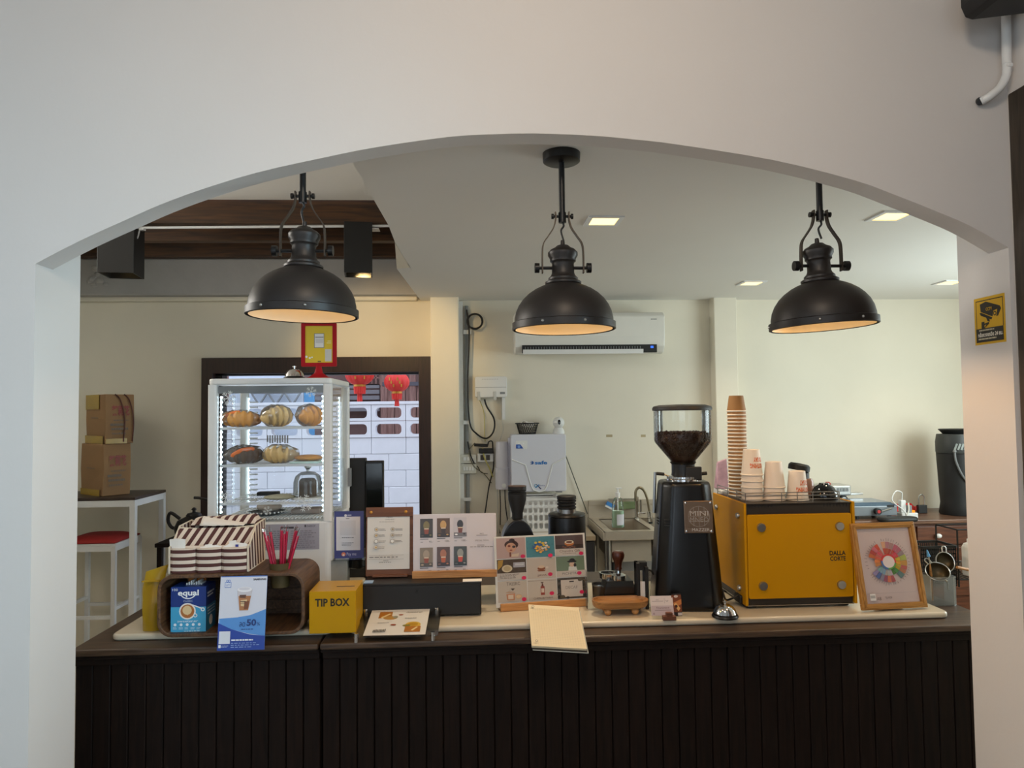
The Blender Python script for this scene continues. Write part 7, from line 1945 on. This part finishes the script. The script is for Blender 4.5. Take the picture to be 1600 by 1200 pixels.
for k in range(8): MB().box((-w_ * 0.0 + k * 0.011, -0.032, h0 + 0.03), (-w_ * 0.0 + k * 0.011 + 0.004, -0.0295, h0 + 0.055)).build('vent_slot', M_blackm, t)
MB().box((w_, 0.0, h0 + 0.0), (w_ + 0.10, 0.05, h0 + 0.014)).build('flat_arm', M_steel, t, bev=0.002)
MB().lathe([(0.022, h1), (0.022, h1 + 0.008), (0.012, h1 + 0.018)], 18, Matrix.Translation((-w_ * 0.3, 0.04, 0))).build('red_button', mat('dull_red_button', (170, 50, 50), 0.4), t)
# power strip etc
c = P(1418, 804, 4.66)
t = T('power_strip', 'white power strip with plugs on the dresser beside the padlock', 'power strip', (c.x, 4.66, zap + 0.0006))
MB().box((-0.06, -0.03, 0), (0.055, 0.03, 0.036)).build('body', M_white, t, bev=0.004)
MB().box((-0.055, -0.02, 0.037), (-0.02, 0.015, 0.12)).build('adaptor', M_white, t, bev=0.004)
MB().box((-0.005, -0.018, 0.037), (0.022, 0.012, 0.085)).build('plug', M_grey, t, bev=0.003)
MB().box((0.03, -0.012, 0.036), (0.045, 0.012, 0.05)).build('lit_switch', emission('orange_neon', (255, 150, 40), 1.2), t)
MB().tube(spline([(-0.037, -0.003, 0.12), (-0.042, -0.01, 0.17), (-0.09, -0.02, 0.18), (-0.12, -0.03, 0.12), (-0.06, -0.05, 0.06), (-0.04, -0.05, 0.02)], 6), 0.004, 8).build('cord', M_white, t)
MB().tube(spline([(0.008, -0.003, 0.085), (-0.01, -0.03, 0.10), (-0.03, -0.06, 0.05), (-0.07, -0.08, -0.0)], 6), 0.0045, 8).build('cord', wc, t)
m = MB(); rnd = random.Random(12); vs = []; fs = []
for i in range(11):
    for j in range(5): vs.append((-0.11 + 0.22 * i / 10, 0.02 * j + rnd.uniform(-.006, .006), 0.02 + 0.055 * sin(pi * j / 4) * (0.5 + 0.5 * sin(pi * i / 10)) + rnd.uniform(-.008, .008) * (0 < j < 4)))
for i in range(10):
    for j in range(4): fs.append((i * 5 + j, i * 5 + 5 + j, i * 5 + 6 + j, i * 5 + j + 1))
m.add(vs, fs)
o = m.build('red_packet', mat('red_glossy_film', (190, 40, 44), 0.2, var=0.2), loc=(P(1412, 795, 4.9).x, 4.88, zap - 0.008)); sd = o.modifiers.new('thick', 'SOLIDIFY'); sd.thickness = 0.003
tag(o, 'crumpled red plastic packet behind the power strip on the dresser', 'packet')
c = P(1440.5, 798, 4.85)
t = T('padlock', 'black padlock with steel shackle standing on the dresser', 'padlock', (c.x, 4.85, zap + 0.0006))
MB().box((-0.032, -0.014, 0), (0.032, 0.014, 0.058)).build('body', M_blackm, t, bev=0.004)
MB().tube(spline([(-0.02, 0, 0.055), (-0.02, 0, 0.105), (-0.014, 0, 0.122), (0, 0, 0.13), (0.014, 0, 0.122), (0.02, 0, 0.105), (0.02, 0, 0.055)], 5), 0.0045, 10).build('shackle', M_steel, t)
tag(MB().prism(stad(0.16, 0.05, 8), 0, 0.03).build('black_pouch', M_blackm, loc=(P(1405, 812, 4.5).x, 4.52, zap + 0.0006), bev=0.012, seg=3, smooth=True, sharp=70), 'flat black pouch at the dresser edge under the power strip', 'pouch')
# wall card and floral pouch behind the cups
c0, c1 = P(1131, 718, YB), P(1144, 685, YB)
t = T('teal_wall_card', 'small teal printed card on the wall behind the kraft cup stack', 'card', (c0.x, YB, c0.z))
sheet('printed_card', t, frame((0, -0.001, 0)), 0.085, c1.z - c0.z, (0, 0, 60, 100), [('c', 30, 30, 22, (160, 196, 190)), ('c', 30, 30, 16, (44, 110, 112)), ('c', 30, 30, 8, (170, 200, 194)), ('r', 8, 64, 52, 72, (170, 200, 194)), ('r', 12, 80, 48, 86, (150, 186, 180))], base=(44, 110, 112))
tag(MB().hexa([(-0.022, 0, 0), (0.03, 0, 0), (0.03, 0.05, 0), (-0.022, 0.05, 0)], [(-0.014, 0.02, 0.115), (0.03, 0.02, 0.13), (0.03, 0.03, 0.13), (-0.014, 0.03, 0.115)]).build('floral_pouch', mat('pink_floral_cloth', (196, 160, 176), 0.8, var=0.45, vscale=30), loc=(P(1131, 745, 3.0).x, 3.02, P(1131, 765, 3.0).z), bev=0.006), 'pink patterned cloth pouch behind the kraft cup stack', 'pouch')
tag(MB().box((-0.024, -0.04, 0), (0.06, 0.06, P(1131, 765, 3.0).z - ZS - 0.001)).build('white_storage_box', M_white, loc=(P(1133, 745, 3.0).x, 3.02, ZS + 0.0006), bev=0.004), 'plain white box between the black grinder and the yellow machine', 'box')

# ---- left: bar table, stool, cartons
zt2 = P(253, 765, 4.98).z
yt0 = G(208, 777, zt2).y
xr_ = P(211, 777, yt0).x
t = T('bar_table', 'tall white framed bar table with dark top at the left back wall', 'table', (xr_, yt0, 0))
Lx, Ly = 0.95, 4.98 - yt0
MB().box((-Lx, 0, zt2 - 0.018), (0.0, Ly, zt2)).build('top_board', wood('table_dark_top', (42, 30, 26), (72, 54, 46), 'x', 5, 0.4), t, bev=0.002)
lg = 0.034
fr = M_whitemetal
for x in (-Lx, -lg):
    for y in (0, Ly - lg): MB().box((x, y, 0), (x + lg, y + lg, zt2 - 0.0185)).build('leg', fr, t, bev=0.002)
for y in (0.001, Ly - lg + 0.001): MB().box((-Lx + lg, y, zt2 - 0.058), (-lg, y + lg - 0.002, zt2 - 0.019)).build('rail', fr, t)
for x in (-Lx, -lg): MB().box((x + 0.001, lg, zt2 - 0.058), (x + lg - 0.001, Ly - lg, zt2 - 0.019)).build('rail', fr, t)
ys0 = yt0 + 0.06
zs2 = P(178, 853, ys0).z
xs2 = P(180, 853, ys0).x
yb2_ = min(G(222, 839, zs2).y, 4.95)
t = T('bar_stool', 'white framed bar stool with red padded seat under the left bar table', 'stool', (xs2, ys0, 0))
Lx, Ly = 0.36, 0.36
xo = -Lx
for x in (xo, -0.026):
    for y in (0, Ly - 0.026): MB().box((x, y, 0), (x + 0.026, y + 0.026, zs2)).build('leg', fr, t, bev=0.002)
for y in (0.001, Ly - 0.025): MB().box((xo + 0.026, y, zs2 - 0.034), (-0.026, y + 0.024, zs2 - 0.001)).build('rail', fr, t)
for x in (xo + 0.001, -0.025): MB().box((x, 0.026, zs2 - 0.034), (x + 0.024, Ly - 0.026, zs2 - 0.001)).build('rail', fr, t)
for z in (0.34,):
    for y in (0.003, Ly - 0.023): MB().box((xo + 0.026, y, z), (-0.026, y + 0.02, z + 0.02)).build('footrest', fr, t)
    for x in (xo + 0.003, -0.023): MB().box((x, 0.026, z + 0.05), (x + 0.02, Ly - 0.026, z + 0.07)).build('footrest', fr, t)
MB().prism(rrect(xo - 0.0, 0.0, 0.0, Ly, 0.02), zs2, zs2 + 0.012).build('seat_board', fr, t)
m = MB(); vs = []; n_ = 12
for i in range(n_ + 1):
    for j in range(n_ + 1):
        u, v = i / n_ * 2 - 1, j / n_ * 2 - 1
        vs.append((xo / 2 + u * (Lx / 2 - 0.008), Ly / 2 + v * (Ly / 2 - 0.008), zs2 + 0.012 + 0.034 * (1 - u ** 4) * (1 - v ** 4) + 0.008))
fs = [(i * (n_ + 1) + j, (i + 1) * (n_ + 1) + j, (i + 1) * (n_ + 1) + j + 1, i * (n_ + 1) + j + 1) for i in range(n_) for j in range(n_)]
m.add(vs, fs, smooth=True)
o = m.build('seat_pad', M_red, t); sd = o.modifiers.new('thick', 'SOLIDIFY'); sd.thickness = 0.008
kraft = mat('brown_carton', (150, 116, 80), 0.8, var=0.08, vscale=5)
tape = mat('yellow_parcel_tape', (170, 140, 56), 0.25, var=0.1, vscale=9)
cx_, cy_ = P(159.5, 771, yt0 + 0.07).x, yt0 + 0.07
for k, (za, zb2, dx, rz_, lab) in enumerate(((zt2 + 0.0006, P(160, 694, cy_).z, 0.0, 50, 'lower brown carton with red characters on the dark bar table'), (P(160, 694, cy_).z + 0.001, P(160, 616, cy_).z, 0.012, 47, 'upper brown carton with red characters and yellow tape, atop the other carton'))):
    t = T('carton', lab, 'carton', (cx_ + dx, cy_ + 0.004 * k, za), R_(rz_), 'cartons on the bar table')
    h_ = zb2 - za; wr, wl = 0.17, 0.30
    rnd = random.Random(k + 30)
    j = lambda: rnd.uniform(-0.006, 0.006)
    vs = []
    bm_ = MB()
    lo = [(0, 0, 0), (wr, 0, 0), (wr, wl, 0), (0, wl, 0)]
    md = [(0.004 + j(), -0.008, h_ * .5), (wr + 0.004, -0.004, h_ * .5), (wr + 0.006, wl, h_ * .5), (-0.006, wl, h_ * .5)]
    hi = [(j() + .004, j() + .004, h_), (wr + j(), j() + .004, h_), (wr + j(), wl, h_), (j(), wl, h_)]
    bm_.add(lo + md + hi, [(0, 3, 2, 1), (8, 9, 10, 11)] + [(a + o_, (a + 1) % 4 + o_, (a + 1) % 4 + 4 + o_, a + 4 + o_) for o_ in (0, 4) for a in range(4)])
    bm_.build('box', kraft, t, bev=0.004)
    Mv = frame((0.012, -0.0095, 0.02))
    sheet('printed_side', t, Mv, wr - 0.03, h_ - 0.04, (0, 0, 100, 150), [('t', 16, 28, 92, 64, '茉莉花', (140, 36, 30), 1)] + lines(24, 76, 92, 84, 1, (110, 92, 74), 0.5, 1) + lines(10, 88, 94, 102, 1, (104, 88, 72), 0.6, 2, 0.05) + lines(14, 104, 92, 116, 1, (104, 88, 72), 0.6, 3, 0.05) + lines(16, 120, 80, 132, 1, (110, 92, 74), 0.5, 4), lift=0.0012)
    # side print on the other face
    sheet('side_print', t, frame((-0.0075, wl - 0.02, 0.02), (0, -1, 0), (0, 0, 1)), wl - 0.04, h_ - 0.04, (0, 0, 100, 100), lines(30, 44, 80, 50, 1, (110, 90, 70), 0.5, 7), lift=0.001)
    if k == 0:
        MB().box((-0.009, 0.02, -0.0), (-0.0075, wl - 0.01, h_ * 0.12)).build('tape', tape, t)
    else:
        MB().box((-0.010, 0.01, 0.0), (-0.0085, wl, h_ * 0.16)).box((0.0, -0.0105, 0.0), (wr * 0.75, -0.009, h_ * 0.10)).build('tape', tape, t)
        MB().box((-0.0085, 0.08, h_ * 0.7), (-0.006, wl, h_ * 1.0)).build('tape', tape, t)
        for u in (0.5, 0.82):
            MB().tube(spline([(wr * u - 0.03, -0.004, h_ + 0.001), (wr * u, -0.011, h_ * 0.88), (wr * u + 0.025, -0.013, h_ * 0.5), (wr * u + 0.02, -0.011, 0.01)], 6), 0.004, 6).build('strap', mat('brown_strap', (84, 44, 34), 0.6), t)
# dark kettle on a ledge behind the organizer
zk = P(256, 846, 4.7).z
t = T('side_shelf', 'small dark shelf stand with kettle behind the striped organizer', 'stand', (P(290, 846, 4.7).x, 4.62, 0))
MB().box((-0.16, 0, zk - 0.025), (0.16, 0.34, zk)).build('shelf_board', M_dark, t, bev=0.003)
for x in (-0.15, 0.12):
    for y in (0.01, 0.30): MB().box((x, y, 0), (x + 0.03, y + 0.03, zk - 0.0255)).build('leg', M_dark, t)
iron = mat('dark_cast_iron', (38, 34, 32), 0.5, 0.4, var=0.15)
t = T('iron_kettle', 'dark cast iron kettle with curled handle behind the striped organizer', 'kettle', (P(300, 846, 4.75).x, 4.78, zk + 0.0006))
Hk = lambda py: P(300, py, 4.78).z - zk
MB().lathe([(0.07, 0), (0.11, 0.03), (0.12, 0.075), (0.10, 0.12), (0.05, 0.145), (0.045, 0.15)], 32).build('pot', iron, t)
MB().lathe([(0.05, 0.15), (0.04, 0.165), (0.01, 0.172), (0.01, 0.185), (0.018, 0.19), (0.006, 0.202)], 24).build('lid', iron, t)
MB().tube(spline([(0.10, 0, 0.10), (0.13, 0, 0.17), (0.10, 0, 0.24), (0.04, 0, 0.262), (0, 0, 0.266)], 5), 0.009, 8).build('arched_handle', iron, t)
MB().tube(spline([(-0.09, 0, 0.13), (-0.15, 0, 0.17), (-0.165, 0, 0.12), (-0.14, 0, 0.075), (-0.10, 0, 0.07)], 5), 0.011, 8).build('curled_handle', iron, t)
MB().tube(spline([(0.10, 0, 0.05), (0.15, 0, 0.09), (0.17, 0, 0.16)], 5), [0.02] * 6 + [0.014] * 4 + [0.011], 10).build('spout', iron, t)

# ================================================================== RIGHT PIER, TOP RIGHT CORNER
A = PXW(1521.5, 468, XR - 0.0006); B = PXW(1572.5, 533, XR - 0.0006); C_ = PXW(1525, 540, XR - 0.0006)
t = T('cctv_sign', 'yellow and black camera warning sticker on the right-hand pier', 'sign', (XR, (A.y + B.y) / 2, C_.z))
w_ = PXW(1522.5, 500, XR).y - PXW(1571, 500, XR).y; h_ = A.z - C_.z
dk = (44, 38, 28); yl = (218, 170, 24)
cam_items = [('p', [(6, 6), (94, 6), (94, 66), (6, 66)], dk), ('p', [(8, 8), (92, 8), (92, 66), (8, 66)], yl),
             ('p', [(20, 14), (40, 10), (84, 24), (88, 30), (78, 44), (66, 46), (22, 30)], dk), ('p', [(18, 32), (24, 32), (60, 46), (56, 50), (22, 38)], dk), ('p', [(64, 32), (76, 30), (72, 46), (60, 46)], yl), ('c', 68, 38, 5, dk), ('c', 68, 38, 2.6, yl),
             ('p', [(40, 44), (50, 48), (52, 54), (44, 52)], dk), ('p', [(24, 52), (34, 52), (34, 56), (48, 54), (50, 57), (34, 66), (24, 66)], dk), ('p', [(34, 60), (40, 58), (36, 63), (34, 64)], yl), ('t', 40, 23, 60, 30, 'CCTV', yl, 1),
             ('p', [(6, 66), (94, 66), (94, 95), (6, 95)], dk), ('t', 12, 74, 92, 84, 'กล้องวงจรปิด 24 ชม.', (236, 230, 214), 1)] + lines(16, 67.5, 86, 72.5, 1, (186, 176, 150), 0.6, 2, 0.05) + lines(14, 86, 86, 91, 1, (200, 190, 160), 0.6, 5, 0.05)
sheet('sticker', t, frame((0, w_ / 2, 0), (0, -1, 0), (0, 0, 1)), w_, h_, (0, 0, 100, 100), cam_items, base=yl, rough=0.35)

Yk_ = 1.945
cw_ = T('white_conduit', 'white flexible conduit curving into the wall at the top right corner', 'conduit', P(1575, 100, Yk_))
o_ = cw_.location
lc = lambda px, py, Y=Yk_: P(px, py, Y) - o_
MB().tube([lc(1572, -60), lc(1572, 20), lc(1573, 100)], 0.0125, 12).build('pipe', M_white, cw_)
fl_ = spline([lc(1573, 100), lc(1572, 118), lc(1563, 136), lc(1547, 150, 1.95), lc(1533, 158, 1.965)], 8)
rr = [0.0122 if i % 2 else 0.0112 for i in range(len(fl_))]
MB().tube(fl_, rr, 12).build('flexible_end', M_white, cw_)
MB().tube([lc(1533, 157.5, 1.962), lc(1530.5, 158, 1.979)], 0.0112, 12).build('wall_hole_collar', M_blackm, cw_)
MB().box(lc(1569, 107), lc(1584, 97, 1.93)).build('clip', M_white, cw_, bev=0.004)
Yl_ = 1.80
c = P(1560, 12, Yl_)
xr_w = XR + 0.0145
t = T('wall_fixture', 'black angular fixture mounted high on the right wall at the photo edge', 'fixture', (xr_w, Yl_, P(1560, 22, Yl_).z + 0.022))
x0 = P(1529, 10, Yl_).x - xr_w; x1 = P(1536, 20, Yl_).x - xr_w
MB().prism([(x0, 0.035), (x1, 0.006), (x1 + 0.02, 0.0), (-0.02, 0.022), (-0.02, 0.14), (x0, 0.13)], -0.07, 0.07, MXZl).build('body', M_blackm, t, bev=0.004)
MB().box((-0.0205, -0.04, 0.03), (0.0, 0.04, 0.12)).build('bracket', M_black, t)
